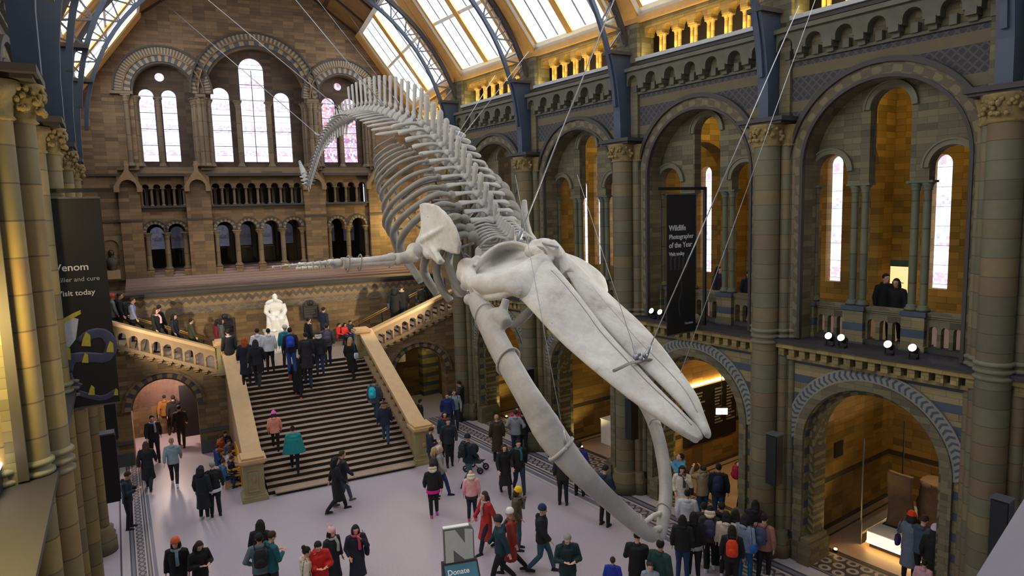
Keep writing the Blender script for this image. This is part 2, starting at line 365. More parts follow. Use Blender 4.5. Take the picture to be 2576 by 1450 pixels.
M['lampwhite'] = plain('lamp_white', (255, 250, 240), .4, emit=(255, 248, 235), estr=6)
M['endt'] = plain('hood_stone', (132, 106, 78), .8, var=.2)
M['endd'] = stone('window_recess_stone', (92, 74, 58), (80, 64, 52), (72, 58, 50), .5, .16)  # darker copy of the end stone; recess shade painted into the colour
M['bronze'] = plain('bronze', (60, 50, 40), .4, .6)
M['step2'] = plain('balcony_treads', (140, 118, 112), .7, scale=6)
M['step3'] = plain('landing_floor', (160, 140, 124), .6, scale=3)
M['newel'] = plain('newel_stone', (148, 138, 98), .7, var=.25, scale=3)
M['vous2'] = polar('door_voussoirs', 'voussoir', 1, 2, (70, 78, 88), (156, 128, 88), 11)
M['lead2'] = plain('slate_band', (78, 80, 84), .7)
M['passage'] = plain('pink_passage', (190, 150, 140), .7)
M['dim2'] = plain('dim_passage', (90, 66, 36), .8)
M['glassd2'] = glass_mat('grey_glass', 9, (150, 150, 175), [(120, 110, 120), (170, 165, 190), (90, 90, 110), (60, 60, 70)], .12, .8)
plainstone = stone('cornice_stone', (170, 150, 92), (148, 130, 80), (128, 114, 78), .3, .1)  # brighter and yellower: golden spotlight put into the stone colour
M['rdark2'] = plain('frieze_stone', (96, 94, 82), .85, var=.3, scale=4)
M['slimc'] = plain('screen_moulding', (112, 110, 90), .8, var=.2)
M['amber2'] = stone('gallery_stone', (190, 154, 76), (170, 134, 64), (146, 114, 58), .5, .18)
M['leafc'] = plain('carved_capital', (140, 120, 76), .85, var=.5, scale=9, bump=.6)
# ---------------------------------------------------------------- columns (masters are copied)
def col_mesh(h, r, base=.14, cap=.2, n=10, twin=0., capw=1.75):
    mb = MB()
    for dx in ((-twin, twin) if twin else (0,)):
        mb.lathe([(r*.98, base), (r*1.0, h*.5), (r*.94, h-cap)], (dx, 0, 0), n, caps=False)
    cb = MB()
    for dx in ((-twin, twin) if twin else (0,)):
        cb.lathe([(r*1.7, 0), (r*1.75, base*.4), (r*1.3, base*.6), (r*1.35, base*.85), (r, base)], (dx, 0, 0), n)
    cc = MB()
    for dx in ((-twin, twin) if twin else (0,)):
        cc.lathe([(r*.94, h-cap), (r*1.2, h-cap+.02), (r*1.05, h-cap+.04), (r*1.3, h-cap*.5), (r*capw, h-.05)], (dx, 0, 0), n)
    w = r*capw+twin; cc.box(-w, w, -r*capw, r*capw, h-.05, h)
    return mb, cb, cc
class Copier:
    """first call moves the master, later calls copy it with its parts"""
    def __init__(s, root): s.r = root; s.used = False
    def put(s, M_, label=None):
        if not s.used:
            s.used = True; s.r.matrix_world = M_
            if label: s.r['label'] = label
            return s.r
        return dup(s.r, M_, label)
def column(name, h, r, mat, label, group, capmat=None, **k):
    a, b, c = col_mesh(h, r, **k); t = thing(name, label, 'column', group=group)
    obj('shaft', a, mat, t); obj('base', b, capmat or mat, t); obj('capital', c, capmat or mat, t); return Copier(t)
trimn = [0]
def trim(mb, mat, M_): trimn[0] += 1; return struct('trim_%d' % trimn[0], mb, mat, M_)
winn = [0]
def window(mb, mat, M_): winn[0] += 1; return struct('window_%d' % winn[0], mb, mat, M_)
def rect(x0, x1, z0, z1): return [(x0, z0), (x1, z0), (x1, z1), (x0, z1)]
def comb_outline(x0, x1, z0, z1, openings, n=14):
    """rectangle whose bottom edge is cut by arched openings (cx, hw, spring)"""
    p = [(x0, z0)]
    for cx, hw, zs in openings:
        p.append((cx-hw, z0))
        p += [(cx+hw*math.cos(PI-PI*i/n), zs+hw*math.sin(PI-PI*i/n)) for i in range(n+1)]
        p.append((cx+hw, z0))
    p += [(x1, z0), (x1, z1), (x0, z1)]
    q = [p[0]]
    for v in p[1:]:
        if (v[0]-q[-1][0])**2+(v[1]-q[-1][1])**2 > 1e-9: q.append(v)
    return q
# ---------------------------------------------------------------- floor
fl = MB(); fl.box(-3.2, 24, -6, 48, -.12, 0); struct('floor', fl, M['floor'])
# ---------------------------------------------------------------- side bays
HB = BAY/2
gcol = column('gallery_column', 2.85, .085, M['slim'], 'paired slim grey-green gallery columns under one shared capital', 'paired gallery columns', twin=.12, cap=.22, n=9)
hcol = column('gallery_column', 2.85, .08, M['slim'], 'single slim gallery column standing against a pier', 'single gallery columns beside the piers', cap=.22, n=9)
tcol = column('triforium_column', .62, .055, M['gold'], 'short twin golden column of the lamp-lit arcade under the roof glazing', 'golden columns below the roof glazing', twin=.065, base=.08, cap=.1, n=7, capw=1.5)
def arcade_panel(mb, x0, x1, z0, zs, z1, n, hw, y0, y1):
    w = (x1-x0)/n; mb.plate(comb_outline(x0, x1, z0, z1, [(x0+w*(i+.5), hw, zs) for i in range(n)], 8), [], y0, y1)
def gallery_balustrade(F, a0, a1, z, label, group):
    L_ = a1-a0; th = thing('balustrade', label, 'balustrade', F @ T((a0+a1)/2, .62, z), group)
    x0, x1 = -L_/2, L_/2; n = max(3, round(L_/.3))
    r = MB(); r.box(x0, x1, -.14, .14, .80, .88); r.box(x0, x1, -.11, .11, .75, .80); obj('top_rail', r, M['rstone'], th)
    p = MB(); arcade_panel(p, x0, x1, .12, .5, .75, n, L_/n*.33, -.08, .08)
    w = L_/n; p.box(x0, x0+w*.17, -.08, .08, .1, .12)
    for i in range(n+1): p.lathe([(.05, .1), (.035, .16), (.045, .3), (.03, .46), (.05, .5)], (x0+w*i, 0, 0), 7)
    obj('pierced_panel', p, M['rstone'], th)
    b = MB(); b.box(x0, x1, -.12, .12, 0, .11); obj('base_course', b, M['rdark'], th)
    return th
def side_bay(F, c, side, detail=True, gal=True, tri=True):
    wn = 'wall_'+side; A = lambda x: c+x; st = M['rstone']
    # lower arcade wall with its round arch
    mb = MB(); mb.plate(comb_outline(c-HB, c+HB, 0, 5.32, [(c, 1.55, 3.2)], 28), [], 0, .95); struct(wn, mb, M['rstripe'], F)
    mb = MB(); mb.ring(0, 0, 1.77, 2.06, -.06, 0, n=40); trim(mb, M['braid'], F @ T(c, 0, 3.2))
    mb = MB(); mb.ring(0, 0, 1.56, 1.77, -.1, 0, n=40); mb.box(-1.77, -1.56, -.1, 0, -3.2, 0); mb.box(1.56, 1.77, -.1, 0, -3.2, 0); trim(mb, st, F @ T(c, 0, 3.2))
    if detail:
        mb = MB(); mb.ring(0, 0, 1.40, 1.56, .2, .7, n=40); mb.box(-1.56, -1.40, .2, .7, -3.2, 0); mb.box(1.40, 1.56, .2, .7, -3.2, 0); trim(mb, M['leafr'], F @ T(c, 0, 3.2))
        mb = MB(); mb.box(c-1.62, c-1.3, -.16, .8, 0, .55); mb.box(c+1.3, c+1.62, -.16, .8, 0, .55); mb.box(c-1.6, c-1.34, -.1, .75, .55, .68); mb.box(c+1.34, c+1.6, -.1, .75, .55, .68); trim(mb, M['rstone'], F)
    # dentil cornice and ledge
    mb = MB(); mb.box(c-HB, c+HB, -.34, 0, 5.5, 5.64); mb.box(c-HB, c+HB, -.14, 0, 5.2, 5.3)
    k = 18
    for i in range(k): x = c-HB+(i+.5)*BAY/k; mb.box(x-.075, x+.075, -.28, 0, 5.3, 5.5)
    trim(mb, plainstone, F)
    mb = MB(); mb.box(c-HB, c+HB, -.42, .6, 5.64, 5.72); trim(mb, M['ledge'], F)
    # upper wall with the big gallery arch and triforium opening
    up = comb_outline(c-HB, c+HB, 5.72, 12.05, [(c+.05, 1.75, 9.9)], 28)
    mb = MB(); mb.plate(up, [], 0, .5); struct(wn, mb, st, F)
    mb = MB(); mb.plate(comb_outline(c-HB, c+HB, 10.4, 12.36, [(c+.05, 2.1, 9.95)], 28), [], -.03, 0.); trim(mb, M['diaper'], F)
    mb = MB(); mb.plate(rect(c-HB, c+HB, 12.05, 15.2), [rect(c-1.98, c+1.98, 13.4, 14.34)], 0, .5); struct(wn, mb, st, F)
    mb = MB(); mb.ring(0, 0, 1.75, 1.82, -.12, 0, n=36); mb.box(-1.82, -1.75, -.12, 0, -4.15, 0); mb.box(1.75, 1.82, -.12, 0, -4.15, 0); trim(mb, M['lead'], F @ T(c+.05, 0, 9.9))
    mb = MB(); mb.ring(0, 0, 1.82, 2.06, -.08, 0, n=36); mb.box(-2.06, -1.82, -.08, 0, -4.15, 0); mb.box(1.82, 2.06, -.08, 0, -4.15, 0); trim(mb, M['leafb'], F @ T(c+.05, 0, 9.9))
    mb = MB(); mb.ring(0, 0, 2.06, 2.17, -.16, 0, n=36); trim(mb, M['lead'], F @ T(c+.05, 0, 9.9))
    # corbel frieze
    mb = MB(); k = 7; w = BAY/k; mb.plate(comb_outline(c-HB, c+HB, 12.62, 13.02, [(c-HB+w*(i+.5), w*.27, 12.72) for i in range(k)], 8), [], -.26, 0)
    mb.box(c-HB, c+HB, -.36, 0, 13.02, 13.12); mb.box(c-HB, c+HB, -.1, 0, 12.36, 12.42)
    for i in range(k+1):
        x = c-HB+w*i
        if c-HB < x < c+HB: mb.box(x-.1, x+.1, -.3, 0, 12.5, 12.64); mb.box(x-.08, x+.08, -.18, 0, 12.40, 12.5)
    for i in range(k): x = c-HB+w*(i+.5); mb.box(x-.07, x+.07, -.16, 0, 12.42, 12.62)
    trim(mb, M['rdark2'], F)
    mb = MB(); mb.box(c-HB, c+HB, -.12, 0, 13.2, 13.3); trim(mb, M['lead'], F)
    mb = MB(); mb.box(c-2.05, c+2.05, -.2, .5, 13.3, 13.4); trim(mb, M['sill'], F)
    # triforium arcade
    n = 7; x0, x1 = c-1.98, c+1.98; w = (x1-x0)/n
    mb = MB(); arcade_panel(mb, x0, x1, 14.02, 14.06, 14.34, n, w*.3, .12, .42); trim(mb, M['gold'], F)
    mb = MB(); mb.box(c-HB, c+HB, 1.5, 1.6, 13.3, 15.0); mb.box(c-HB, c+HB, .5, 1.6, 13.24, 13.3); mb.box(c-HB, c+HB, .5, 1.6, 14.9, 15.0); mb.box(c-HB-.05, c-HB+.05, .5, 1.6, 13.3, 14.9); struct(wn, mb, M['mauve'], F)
    if tri:
        for i in range(1, n): tcol.put(F @ T(x0+w*i, .27, 13.4))
        lamp('AREA', F @ Vector((c, -.12, 13.44)), 26, AMBER, 3.8, name='triforium_strip_light', size_y=.05, rot=(F.to_3x3() @ Matrix.Rotation(math.radians(125), 3, 'X')).to_euler())
    # wood beam under the glazing
    mb = MB(); mb.box(c-HB, c+HB, -.12, .1, 14.42, 14.6); trim(mb, M['wood'], F)
    if not gal: return
    # screen inside the big arch
    x0, x1 = c-1.9, c+1.9
    if detail:
        mb = MB(); mb.plate(comb_outline(x0, x1, 9.45, 11.9, [(c-1.35, .42, 9.75), (c, .44, 11.08), (c+1.27, .44, 9.72)], 14), [], .5, .78); struct(wn, mb, st, F)
        for cx, hw, zs in ((c-1.35, .42, 9.75), (c, .44, 11.08), (c+1.27, .44, 9.72)):
            mb = MB(); mb.ring(cx, zs, hw, hw+.1, .44, .5, n=18); mb.ring(cx, zs, hw+.1, hw+.14, .41, .5, n=18); trim(mb, M['slimc'], F)
        for x in (-.68, .65): gcol.put(F @ T(A(x), .62, 6.6), None)
        for x in (-1.76, 1.76): hcol.put(F @ T(A(x), .62, 6.6), None)
        mb = MB()
        for x, hw in ((-.68, .24), (.65, .24), (-1.8, .16), (1.8, .16)):
            mb.box(A(x)-hw, A(x)+hw, .42, .82, 5.72, 6.5); mb.box(A(x)-hw-.03, A(x)+hw+.03, .39, .85, 6.5, 6.6); mb.box(A(x)-hw-.03, A(x)+hw+.03, .39, .85, 5.72, 5.85)
        trim(mb, M['rstripe'], F)
        for (a0, a1) in ((-1.62, -.93), (-.43, .40), (.90, 1.62)):
            gallery_balustrade(F, A(a0), A(a1), 5.72, 'low pierced stone balustrade between the gallery column pedestals', 'gallery balustrades between the pedestals')
    # gallery room
    mb = MB(); mb.box(c-HB, c+HB, .95, 5.76, 5.36, 5.7); struct('floor', mb, M['alcfloor'], F)
    mb = MB(); wh = [arch_pts(c+x, 6.5, .25, zt) for x, zt in ((-.95, 10.0), (0, 11.0), (.95, 10.2))]
    mb.plate(rect(c-HB, c+HB, 5.7, 12.3), wh, 5.5, 5.95); struct(wn, mb, M['amber2'], F)
    for (x, zt) in ((-.95, 10.0), (0, 11.0), (.95, 10.2)):
        mb = MB(); mb.plate(arch_pts(0, 6.5, .25, zt), [], 0, .03); window(mb, (M['glassb'] if x > .5 and c > 0 else M['glass']) if side == 'right' else M['glassd'], F @ T(c+x, 5.8, 0))
    mb = MB(); mb.plate(comb_outline(-2.3, 2.3, 5.7, 12.3, [(0, 1.5, 9.6)], 20), [], -.25, .25); mb.xf(Matrix.Rotation(PI/2, 4, 'Z'))
    struct(wn, mb, M['amber2'], F @ T(c+HB, 3.2, 0))
    mb = MB(); mb.box(c-HB, c+HB, .5, 5.9, 12.2, 12.3); struct('ceiling', mb, M['amber2'], F)
    lamp('POINT', F @ Vector((c-.6, 3.4, 11.6)), 30, AMBER, .25, name='gallery_pendant_light')  # bare point light under the gallery ceiling, no fixture built
    # ground floor alcove
    mb = MB(); mb.box(c-HB, c+HB, 5.76, 5.95, 0, 5.36); struct(wn, mb, M['amber'], F)
    mb = MB(); mb.box(c-HB, c+HB, .95, 5.8, 5.32, 5.36); struct('ceiling', mb, M['amber2'], F)
    mb = MB(); mb.box(c-1.4, c+1.4, .02, .93, .001, .012); trim(mb, M['circ'], F)
    mb = MB(); mb.box(c-HB, c+HB, .95, 5.76, .0, .008); struct('floor', mb, M['alcfloor'], F)
    mb = MB(); mb.box(c-HB+.15, c+HB-.15, 1.0, 1.18, .008, .014); mb.box(c-HB+.25, c-HB+.4, 1.2, 5.7, .008, .014); mb.box(c-HB+.6, c-HB+.66, 1.2, 5.7, .008, .014); trim(mb, M['lead'], F)
def alcove_walls(F, a, side):
    mb = MB(); mb.box(a-.25, a+.25, .9, 5.8, 0, 5.36); struct('wall_'+side, mb, M['amber'], F)
    mb = MB(); mb.box(a-.62, a+.62, .0, .95, 0, 5.3); struct('wall_'+side, mb, M['rstripe'], F)
plainstone = stone('cornice_stone', (170, 150, 92), (148, 130, 80), (128, 114, 78), .3, .1)  # same stone again, with the golden light in its colour
M['rdark2'] = plain('frieze_stone', (96, 94, 82), .85, var=.3, scale=4)
M['slimc'] = plain('screen_moulding', (112, 110, 90), .8, var=.2)
# piers
def pier(label, big, k=0):
    extra = ((-.36, -.1, .19), (-.52, .26, .19), (-.52, .66, .19), (.36, -.08, .17)) if big else ()
    t = thing('clustered_pier', label, 'pier', group=None)
    mt = M['pierl'] if big else M['pier']
    MR, MY = (.2, -.3) if big else (.3, -.22)
    m1 = MB(); m1.lathe([(MR, .75), (MR, 10.4)], (0, MY, 0), 18, caps=False); obj('main_shaft', m1, mt, t)
    for sx in (-1, 1):
        for dx, dy, r in ((.36, .0, .13), (.52, .12, .1)):
            m1 = MB(); m1.lathe([(r, .75), (r, 10.4)], (sx*dx, dy, 0), 10, caps=False); obj('side_shaft', m1, mt, t)
    for x, y, r in extra: m1 = MB(); m1.lathe([(r, .75), (r, 10.4)], (x, y, 0), 14, caps=False); obj('side_shaft', m1, mt, t)
    m1 = MB(); m1.box(-.5 if not big else -.42, .5 if not big else .42, 0, .4 if not big else .8, 0, 10.4); obj('core', m1, M['rstone'], t)
    m1 = MB(); m1.lathe([(.44, 0), (.44, .35), (.40, .4), (.42, .5), (.36, .58), (.38, .68), (MR, .75)], (0, -.22, 0), 18)
    for sx in (-1, 1): m1.lathe([(.24, 0), (.24, .35), (.2, .4), (.22, .5), (.17, .6), (.18, .7), (.12, .75)], (sx*.4, .0, 0), 12)
    m1.box(-.62, .62, -.1, .4, 0, .5); obj('base', m1, M['pier'], t)
    m1 = MB()
    for z in (5.62, 5.76, 5.9):
        for x, y, r in ((0, MY, MR), (-.36, 0, .13), (.36, 0, .13), (-.52, .12, .1), (.52, .12, .1))+extra:
            m1.lathe([(r, z-.05), (r+.045, z-.02), (r+.045, z+.02), (r, z+.05)], (x, y, 0), 16, caps=False)
    obj('collar', m1, M['slimc'], t)
    m1 = MB(); m1.lathe([(MR, 10.4), (MR+.05, 10.43), (MR+.01, 10.47), (MR+.03, 10.6), (MR+.13, 10.88), (MR+.15, 10.92)], (0, MY, 0), 18)
    for sx in (-1, 1): m1.lathe([(.13, 10.4), (.17, 10.43), (.14, 10.47), (.17, 10.7), (.24, 10.9)], (sx*.4, .02, 0), 10)
    for x, y, r in extra: m1.lathe([(r, 10.4), (r+.04, 10.43), (r+.01, 10.47), (r+.04, 10.7), (r+.12, 10.9)], (x, y, 0), 12)
    m1.box(-.5, .5, -.1, .4, 10.4, 10.92); rr = random.Random(3)
    for i in range(46):
        a = -PI*rr.random(); r = .36+.06*rr.random(); z = 10.55+.3*rr.random()
        m1.ball((r*math.cos(a), -.22+r*math.sin(a), z), .05, 6, 4)
    obj('capital', m1, M['leafc'], t)
    if big:
        for i in range(30): m1.ball((-.62+.1*rr.random(), .1+.75*rr.random(), 10.55+.3*rr.random()), .05, 6, 4)
    m1 = MB(); m1.box(-.62 if not big else -.72, .62, -.62, .4 if not big else .9, 10.98, 11.08); m1.box(-.56, .56, -.56, .4, 10.92, 10.98); obj('abacus', m1, M['lead'], t)
    return Copier(t)
M['leafc'] = plain('carved_capital', (140, 120, 76), .85, var=.5, scale=9, bump=.6)
KP = [1, 0, -1, -2, -3]
nm = {2: 'clustered stone pier out of sight on the right', 1: 'tall clustered stone pier at the far right edge beside the white lit plinth alcove',
      0: 'clustered pier of stone drums on the right wall between the two widest arches', -1: 'clustered pier right of the whale rostrum behind the black speaker',
      -2: 'slender-looking clustered pier behind the lower jaw of the whale', -3: 'farthest clustered pier on the right where the side stair meets the wall'}
pr = pier('', False)
for k in KP: pr.put(FR @ T(.47+k*BAY, -.12, 0), nm[k])
nl = {0: 'nearest golden-lit clustered pier at the left edge with the stone collar rings', 1: 'second clustered pier on the left behind the hanging black banner',
      2: 'third clustered pier on the left seen as a strip beside the banner', 3: 'farthest left clustered pier next to the stair arch', -1: 'closest dark shaft cluster at the lower left corner'}
pl = pier('', True)
for k in (-1, 0, 1, 2, 3): pl.put(FL @ (T(-.47+k*BAY-(.1 if k == -1 else 0), -.06 if k > -1 else .42, 0)), nl[k])
for j in (2, 1, 0, -1, -2): side_bay(FR, .47+BAY*(j-.5), 'right', detail=j < 2)
for j in (2, 1, 0, -1, -2, -3): alcove_walls(FR, .47+BAY*(j-1), 'right')
for j in (-1, 0, 1, 2, 3):
    side_bay(FL, -.47+BAY*(j-.5)+0, 'left', detail=False, gal=j < 1, tri=j > 0)
# last stretch of the right wall up to the end wall (canted), plain with one arch
p0 = FR @ Vector((-14.4-.4, 0, 0)); p1 = FE @ Vector((14.35, 0, 0)); dv = p1-p0; LL = dv.length
FX = basis(p0, -dv, Vector((dv.y, -dv.x, 0)).normalized())
mb = MB(); mb.plate(comb_outline(-LL, .5, 0, 15.2, [(-LL*.5+.3, 1.5, 3.2)], 20), [arch_pts(-LL*.5+.3, 6.7, .9, 9.3), rect(-LL+1.2, -1.2, 13.4, 14.3)], 0, .5); struct('wall_right', mb, M['end'], FX)
mb = MB(); arcade_panel(mb, -LL+1.2, -1.2, 14.02, 14.06, 14.34, 9, .18, .12, .42); trim(mb, M['gold'], FX)
for i in range(1, 9): tcol.put(FX @ T(-LL+1.2+(LL-2.4)/9*i, .27, 13.4))
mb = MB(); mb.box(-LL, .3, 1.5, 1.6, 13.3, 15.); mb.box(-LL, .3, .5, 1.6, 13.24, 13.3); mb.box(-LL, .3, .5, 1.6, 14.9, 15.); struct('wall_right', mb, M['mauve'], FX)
lamp('AREA', FX @ Vector((-LL/2, -.12, 13.44)), 40, AMBER, 5.5, name='triforium_strip_light', size_y=.05, rot=(FX.to_3x3() @ Matrix.Rotation(math.radians(125), 3, 'X')).to_euler())
mb = MB(); mb.box(-LL, .3, -.12, .1, 14.42, 14.6); trim(mb, M['wood'], FX)
mb = MB(); mb.box(-LL, .3, 3.5, 3.6, 0, 15); struct('wall_right', mb, M['amber2'], FX)
mb = MB(); mb.box(0, 2, -.1, .1, 0, 15); struct('wall_left', mb, M['rstone'], FL @ T(-.47+3*BAY, 0, 0))
mb = MB(); mb.plate(rect(-.47+3*BAY, 25.1, 0, 15.2), [], 0, .4); struct('wall_left', mb, M['end'], FL)
# floor borders
mb = MB(); mb.box(-15.4, 12, -1.95, -.02, .002, .010); trim(mb, M['borr'], FR)
mb = MB(); mb.box(-12, 16.6, -1.65, -.75, .002, .010); trim(mb, M['borl'], FL)
# ---------------------------------------------------------------- end wall
ends = [(1.17, 3.05), (4.12, 8.45), (9.5, 11.75)]
ARC = {0: [1.66, 2.56], 1: [4.66, 5.73, 6.8, 7.87], 2: [10.08, 11.18]}
BAL = {0: 4, 1: 8, 2: 4}
def E(x, y, z): return FE @ T(x, y, z)
holes = []
for i, (a, b) in enumerate(ends): holes.append(rect(a, b, 9.68, 11.0))
bigA = [(2.53, 1.28, 14.9), (6.58, 2.3, 14.9), (10.7, 1.25, 14.9)]
for cx, hw, zs in bigA: holes.append(arch_pts(cx, 11.3, hw, zs, 28))
mb = MB(); mb.plate([(-2.5, 9.2), (15.2, 9.2), (15.2, 14.6), (12.0, 18.6), (6.6, 22.6), (1.1, 18.6), (-2.5, 14.6)], holes, 0, .7); struct('wall_end', mb, M['end'], FE)
op = []
for i in ARC: op += [(x, .37 if i != 1 else .385, 8.5) for x in ARC[i]]
lo = [(-2.5, 5.0), (1.17, 5.0), (1.17, 8.5)]
mb = MB()
mb.plate(comb_outline(-2.5, 15.2, 8.3, 9.2, op, 16), [], 0, .7)
for a, b in ((-2.5, 1.17), (3.05, 4.12), (8.45, 9.5), (11.75, 15.2)): mb.box(a, b, 0, .7, 4.9, 8.3)
struct('wall_end', mb, M['end'], FE)
# projecting pilasters
mb = MB()
for a, b in ((.3, 1.17), (3.05, 4.12), (8.45, 9.5), (11.75, 12.6)): mb.box(a, b, -.22, 0, 5.9, 11.1)
struct('wall_end', mb, M['end'], FE)
for a, b in ((.3, 1.17), (3.05, 4.12), (8.45, 9.5), (11.75, 12.6)):
    mb = MB(); mb.box(a-.03, b+.03, -.26, 0, 9.02, 9.1); mb.box(a-.02, b+.02, -.24, 0, 6.15, 6.3); mb.box(a-.02, b+.02, -.24, 0, 5.95, 6.05); trim(mb, M['lead'], FE)
    # little gabled hood
    c = (a+b)/2; w = .56; mb = MB()
    mb.plate([(c-w, 10.35), (c-w*.62, 10.35), (c-w*.62, 10.55)]+[(c-w*.62*math.cos(PI*i/8), 10.55+w*.62*math.sin(PI*i/8)) for i in range(1, 9)]+[(c+w*.62, 10.35), (c+w, 10.35), (c+w, 10.6), (c, 11.45), (c-w, 10.6)], [], -.48, -.1)
    mb.ball((c, -.3, 11.55), .12, 8, 6); mb.box(c-.08, c+.08, -.4, -.2, 11.3, 11.75)
    trim(mb, M['endt'] if 'endt' in M else M['eshaft'], FE)
mb = MB()
for a, b in ends: mb.box(a-.02, b+.02, -.3, .1, 11.06, 11.2); mb.box(a, b, -.1, .1, 9.5, 9.68); mb.box(a, b, -.2, .4, 9.62, 9.7)
mb.box(-2, .3, -.1, 0, 11.08, 11.18); mb.box(12.6, 14.4, -.1, 0, 11.08, 11.18); mb.box(-2, .3, -.06, 0, 9.0, 9.08); mb.box(12.6, 14.4, -.06, 0, 9.0, 9.08)
trim(mb, M['lead'], FE)
bcol = column('balustrade_column', .86, .06, M['eshaft'], 'short brown column of the upper blind balustrade on the end wall', 'short columns of the end wall balustrade', base=.1, cap=.12, n=8)
acol = column('arcade_column', 1.75, .12, M['eshaft'], 'brown arcade column on a square pedestal above the landing steps', 'arcade columns of the end wall', base=.14, cap=.26, n=12)
wcol = column('window_column', 3.2, .11, M['eshaft'], 'tall engaged column beside the stained glass', 'tall columns between the stained glass windows', base=.2, cap=.3, n=12)
for i, (a, b) in enumerate(ends):
    n = BAL[i]; w = (b-a)/n
    mb = MB(); arcade_panel(mb, a, b, 10.5, 10.55, 11.0, n, w*.33, 0, .35); struct('wall_end', mb, M['end'], FE)
    for q in range(n+1): bcol.put(E(a+w*q if 0 < q < n else (a+.05 if q == 0 else b-.05), .1, 9.68))
    for q in range(n): bcol.put(E(a+w*(q+.5), .75, 9.68))
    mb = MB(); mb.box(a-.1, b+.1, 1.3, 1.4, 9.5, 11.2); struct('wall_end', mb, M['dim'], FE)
    # arcade
    xs = ARC[i]; sp = xs[1]-xs[0]
    cols = [xs[0]-sp/2]+[x+sp/2 for x in xs]
    for q, x in enumerate(cols):
        x = min(max(x, a+.14), b-.14); acol.put(E(x, .12, 6.72))
        mb = MB(); mb.box(x-.15, x+.15, -.08, .32, 5.9, 6.66); mb.box(x-.18, x+.18, -.11, .35, 6.64, 6.72); tag(obj('column_pedestal', mb, M['endlow'], None, FE), 'square stone pedestal under an arcade column of the end wall', 'pedestal', 'pedestals of the end wall arcade')
    for x in xs:
        r = .37 if i != 1 else .385
        mb = MB(); mb.ring(0, 0, r, r+.14, -.05, 0, n=18); trim(mb, M['voust'], E(x, 0, 8.5))
        mb = MB(); mb.ring(0, 0, r+.14, r+.19, -.1, 0, n=18); trim(mb, M['lead'], E(x, 0, 8.5))
    # glazed screens in the dim room behind
    for q, x in enumerate(xs):
        mb = MB(); mb.plate(arch_pts(0, 7.6, .3, 8.4), [], 0, .03); window(mb, M['glassd2'] if (i, q) in ((0, 0), (1, 0), (1, 2)) else M['glassd'], E(x, 2.4, 0))
    mb = MB()
    for x in xs: mb.box(x-.34, x-.31, 2.3, 2.36, 6.7, 8.8); mb.box(x+.31, x+.34, 2.3, 2.36, 6.7, 8.8); mb.box(x-.34, x+.34, 2.3, 2.36, 7.5, 7.56)
    tag(obj('iron_screen', mb, M['black'], None, FE), 'black iron screen frames behind the %s arches of the end wall arcade' % ('left pair of', 'four central', 'right pair of')[i], 'screen')
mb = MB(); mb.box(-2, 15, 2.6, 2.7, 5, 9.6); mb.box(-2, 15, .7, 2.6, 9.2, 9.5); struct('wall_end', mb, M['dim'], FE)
# upper windows
def lancet(cx, hw, z0, zs, mat, y=.75):
    mb = MB(); mb.plate(arch_pts(0, z0, hw, zs, 16), [], 0, .03); w = window(mb, mat, E(cx, y, 0))
    f = MB(); f.ring(0, zs, hw, hw+.05, -.03, .05, n=16); f.box(-hw-.05, -hw, -.03, .05, z0, zs); f.box(hw, hw+.05, -.03, .05, z0, zs); f.box(-hw-.05, hw+.05, -.03, .05, z0-.05, z0)
    z = z0+.75
    while z < zs+.1: f.box(-hw, hw, -.02, 0, z-.012, z+.012); z += .75
    if hw > .5: f.box(-.015, .015, -.025, 0, z0, zs)
    obj('window_frame', f, M['black'], w)
L3 = []
for cx, hw, zs0, lan in ((2.53, 1.28, 14.9, [(1.76, .31, 14.8), (2.70, .31, 14.8)]), (6.58, 2.3, 14.9, [(4.93, .41, 14.93), (6.43, .57, 16.25), (7.78, .38, 14.85)]), (10.7, 1.25, 14.9, [(10.1, .34, 14.75), (11.16, .34, 14.75)])):
    hl = [arch_pts(x, 11.78, w+.02, z, 16) for x, w, z in lan]
    if len(lan) == 2: ox = (lan[0][0]+lan[1][0])/2+.15*(cx < 5); hl.append([(ox+.2*math.cos(2*PI*i/16), 15.68+.2*math.sin(2*PI*i/16)) for i in range(16)])
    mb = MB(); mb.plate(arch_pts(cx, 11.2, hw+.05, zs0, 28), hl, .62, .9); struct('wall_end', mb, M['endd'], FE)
    for x, w, z in lan: lancet(x, w, 11.8, z, M['glassr'] if cx > 9 else M['glass'])
    if len(lan) == 2:
        mb = MB(); mb.plate([(.2*math.cos(2*PI*i/16), .2*math.sin(2*PI*i/16)) for i in range(16)], [], 0, .03); window(mb, M['glassr'] if cx > 9 else M['glass'], E(ox, .75, 15.68))
    xs = [cx-hw+.1, cx+hw-.1]+[(lan[i][0]+lan[i+1][0])/2 for i in range(len(lan)-1)]
    for x in xs: wcol.put(E(x, .42, 11.5))
    for x in (cx-hw+.02, cx+hw-.02): wcol.put(E(x, .18, 11.5))
    mb = MB(); mb.box(cx-hw, cx+hw, .1, .7, 11.2, 11.5); mb.box(cx-hw-.1, cx+hw+.1, -.05, .7, 14.7, 14.8) if False else None; trim(mb, M['eshaft'], FE)
    big = hw > 2
    r1 = hw
    for dr, y, mt in ((.09, -.02, 'lead'), (.26 if not big else .2, -.06, 'vous'), (.07, -.12, 'end'), (.3 if not big else .26, -.06, 'vousn'), (.08, -.14, 'lead')):
        mb = MB(); mb.ring(0, 0, r1, r1+dr, y, 0, n=40); trim(mb, M[mt], E(cx, 0, zs0)); r1 += dr
mb = MB()
for a, b in ((.35, 1.25), (3.83, 4.25), (8.9, 9.45), (11.95, 12.8)): mb.box(a, b, -.2, 0, 14.72, 14.86); mb.box(a, b, -.14, 0, 11.35, 11.5)
trim(mb, M['eshaft'], FE)
